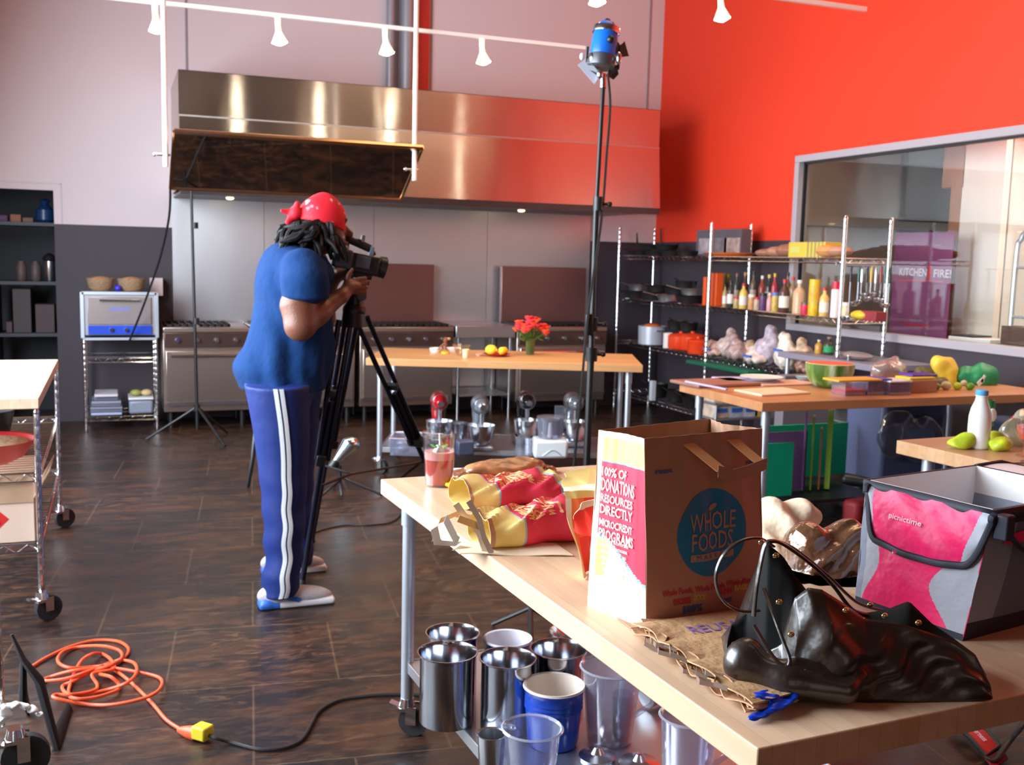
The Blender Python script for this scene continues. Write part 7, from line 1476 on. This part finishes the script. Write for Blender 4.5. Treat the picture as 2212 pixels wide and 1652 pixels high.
for i, u in enumerate(us):
    x = 5.14+.08*(i % 2); y = yat(u, 770, x); hh = .08+.03*((i*3) % 4)+(.06 if i in (5, 6, 7) else 0); t = thing('food_bag', bw[i]+' of the twist-tied food bags along the lower shelf', 'food bag', (x, y, ZL), group='twist-tied bags on the lower shelf')
    solid('filled_bag', [('ell', (0, 0, hh*.45), (.10, .115, hh*.5), .02, None), ('ell', (.02, .05*(-1)**i, hh*.75), (.07, .07, hh*.4), .03, None), ('cap', (0, -.02, hh*.9), (.0, .05*(-1)**i, hh*1.25), .03, .045, .03)], .012, mat('fb%d' % i, bag_c[i], .35, var=.35, vscale=22), t, disp=lambda V, i=i: blob_noise(V, .012, 48, i))
    if i in (0, 4, 6): MB().box((-.095, 0, hh*.75), (.02, .11, .018), (0, .2, 0)).build('blue_clip', mat('label_blue', (0.03, 0.12, 0.5), .5), t)
for i, (u, c) in enumerate(((1556, (.75, .12, .03)), (1585, (.6, .4, .1)), (1622, (.3, .04, .03)), (1668, (.6, .25, .1)))):
    o = MB().ell((0, 0, .05), (.07, .07, .05), 10).build('food_packet', mat('fp%d' % i, c, .4, var=.2, vscale=25)); o.location = (5.33, yat(u, 735, 5.33), ZL+.0); tag(o, ('scarlet', 'mustard', 'maroon', 'rust')[i]+' packet tucked behind the food bags on the lower shelf', 'packet', 'packets behind the food bags')
bxo('green_tray', 'dark green tray edge poking out below the lower shelf', 'tray', (5.02, 7.75, .60), (.2, 1.0, .03), 0, mat('tray_green', (0.0, 0.13, 0.07), .5)); bpy.data.objects['green_tray'].location.z = .66
# things on the bench
BZ = .891
o = bottle('small dark bottle with green base on the grey bench', yat(1790, 755, 5.2), 5.2, .04, .14, (.05, .04, .03), (.3, .2, .1), z=BZ, labc=(.02, .3, .1), group='small bottles on the grey bench')
bottle('orange-brown sauce bottle at the left end of the grey bench', yat(1768, 760, 5.18), 5.18, .03, .11, (.6, .3, .05), W_, z=BZ, group='small bottles on the grey bench')
o = MB().ell((0, 0, .02), (.09, .16, .03), 12).build('cling_film', clear('film3', (.7, .65, .7), .3, .2, .4, (.5, .42, .42))); o.location = (5.15, yat(1850, 770, 5.15), BZ+.012); tag(o, 'clump of clear film on the grey bench', 'film')
o = MB().ell((0, 0, 0), (.012, .012, .012), 10).cyl((0, 0, -.03), (0, 0, 0), .008).build('steel_bead', m_ss); o.location = (5.05, yat(1833, 766, 5.05), BZ+.031); tag(o, 'tiny shiny knob on the grey bench', 'knob')
# black pots and things on the floor shelf, far corner
for i, (u, r, h) in enumerate(((1420, .11, .14), (1462, .10, .12), (1500, .12, .10))):
    pan('black pot on the bottom shelf, '+('furthest in the corner', 'middle one', 'nearest the produce table')[i], yat(u, 840, 5.2), 5.2, r, h, m_iron, .205, 2.0, 'black_pot', 'black pots on the bottom shelf', .1)
bxo('light_switch', 'small white device glowing in the dark corner below the shelves', 'device', (5.0, yat(1410, 835, 5.0), .205), (.05, .05, .2), 0, mat('device_white', (.6, .65, .75), .4))
# ================================================================ behind the internal window
bnr = thing('banner_stand', 'purple pull-up banner standing behind the internal window', 'banner', (5.95, 6.43, 0))
MB().bb((5.93, 6.13, .12), (5.936, 6.75, 1.86)).build('banner_sheet', mat('banner_purple', (0.22, 0.05, 0.16), .5), bnr, True)
MB().bb((5.88, 6.10, 0), (5.99, 6.78, .12)).build('base', m_ss, bnr, True); MB().cyl((5.945, 6.44, .1), (5.945, 6.44, 1.86), .012).build('support_pole', m_ss, bnr, True)
yc = 6.44
def onB(x, y, o=.0): return Vector((5.927-o, yc-x, y))
tb = MB(); put_text(tb, 'KITCHEN', .085, lambda x, y: onB(x+.10, 1.545+y), .30, bold=.001); tb.build('kitchen_lettering', mat('banner_white', (.8, .72, .78), .5), bnr, True)
tb = MB(); put_text(tb, 'FIRE!', .085, lambda x, y: onB(x-.19, 1.54+y), .18, bold=.001); tb.build('fire_lettering', mat('banner_white', (.8, .72, .78), .5), bnr, True)
bpy.data.objects['kitchen_lettering'].location.y += .185+.0; bpy.data.objects['fire_lettering'].location.y -= .42
tb = MB().add([onB(.075, 1.50), onB(.105, 1.50), onB(.115, 1.56), onB(.09, 1.63), onB(.075, 1.57)], [(0, 1, 2, 3, 4)]); tb.build('flame_mark', mat('banner_red', (.7, .03, .03), .5), bnr, True)
MB().bb((5.9262, 6.2, 1.478), (5.927, 6.68, 1.486)).build('red_rule', mat('banner_red', (.7, .03, .03), .5), bnr, True)
tb = MB(); put_text(tb, 'KITCHENONFIRE.COM', .03, lambda x, y: onB(x, 1.13+y), .30, bold=.0006); tb.build('red_lettering', mat('banner_red', (.7, .03, .03), .5), bnr, True)
tb = MB(); put_text(tb, 'cooking classes and events', .02, lambda x, y: onB(x, 1.76+y), .40, bold=.0004); tb.build('top_lettering', mat('banner_dim', (.35, .22, .32), .5), bnr, True)
w = MB(); w.bb((6.2, 6.36, 0), (6.26, 6.47, 2.22)).bb((6.2, 6.345, 2.22), (6.26, 6.57, 3.3))
struct('trim_6', w, mat('post_wood', (0.30, 0.12, 0.05), .5, var=.15, vscale=6))
struct('trim_7', MB().bb((6.2, 5.95, 0), (6.26, 6.355, 3.3)), mat('drywall', (0.74, 0.68, 0.6), .6))
struct('trim_8', MB().bb((6.27, 1.5, 0), (6.33, 5.95, 3.3)), mat('drywall2', (0.72, 0.63, 0.52), .6, var=.06, vscale=1.2))
ld = thing('bakery_rack', 'aluminium tray rack frame behind the window at the right edge', 'rack', (6.0, 5.25, 0))
fr = MB(); yl = PX(2192, 600, 6.0).y; fr.tube(smooth_path([Vector((6.0, yl, .3)), Vector((6.0, yl, 1.6)), Vector((6.0, yl-.03, 1.80)), Vector((6.0, yl-.12, 1.86)), Vector((6.0, yl-.5, 1.87))], 6), .018, 8); fr.build('upright', m_galv, ld, True)
for z in (.9, 1.25, 1.6): MB().cyl((6.0, yl, z), (6.0, yl-.5, z), .01).build('rail', m_galv, ld, True)
MB().cyl((6.0, yl-.5, 0), (6.0, yl-.5, 1.87), .018).build('upright', m_galv, ld, True); MB().cyl((6.0, yl, 0), (6.0, yl, .35), .018).build('foot', m_black, ld, True)
bxo('dark_crate', 'dark brown crate inside the tray rack at the right edge', 'crate', (6.1, yl-.28, 1.0), (.15, .4, .28), 0, mat('crate', (0.10, 0.05, 0.04), .5)); bpy.data.objects['dark_crate'].location.x = 5.9; bpy.data.objects['dark_crate'].location.z = .913
tbx = thing('side_counter', 'counter with papers and blue trays behind the internal window', 'counter', (6.0, 5.85, 0)); MB().bb((5.78, yl+.06, .96), (6.18, 6.2, 1.0)).build('top', m_whitem, tbx, True); MB().bb((5.8, yl+.1, 0), (6.16, 6.16, .96)).build('cabinet_body', mat('cab_brown', (.25, .14, .09), .5), tbx, True)
bxo('blue_tray', 'blue tray on the counter behind the window', 'tray', (5.95, 5.85, 1.001), (.25, .4, .05), 0, mat('trayb', (0.08, 0.14, 0.3), .4)); bxo('paper_stack', 'stack of white papers on the blue tray behind the window', 'papers', (5.95, 5.82, 1.052), (.22, .38, .03), .05, mat('paper', (.8, .8, .78), .6)); bxo('black_folder', 'black folder on the white papers behind the window', 'folder', (5.95, 5.9, 1.083), (.2, .2, .012), .1, m_black)
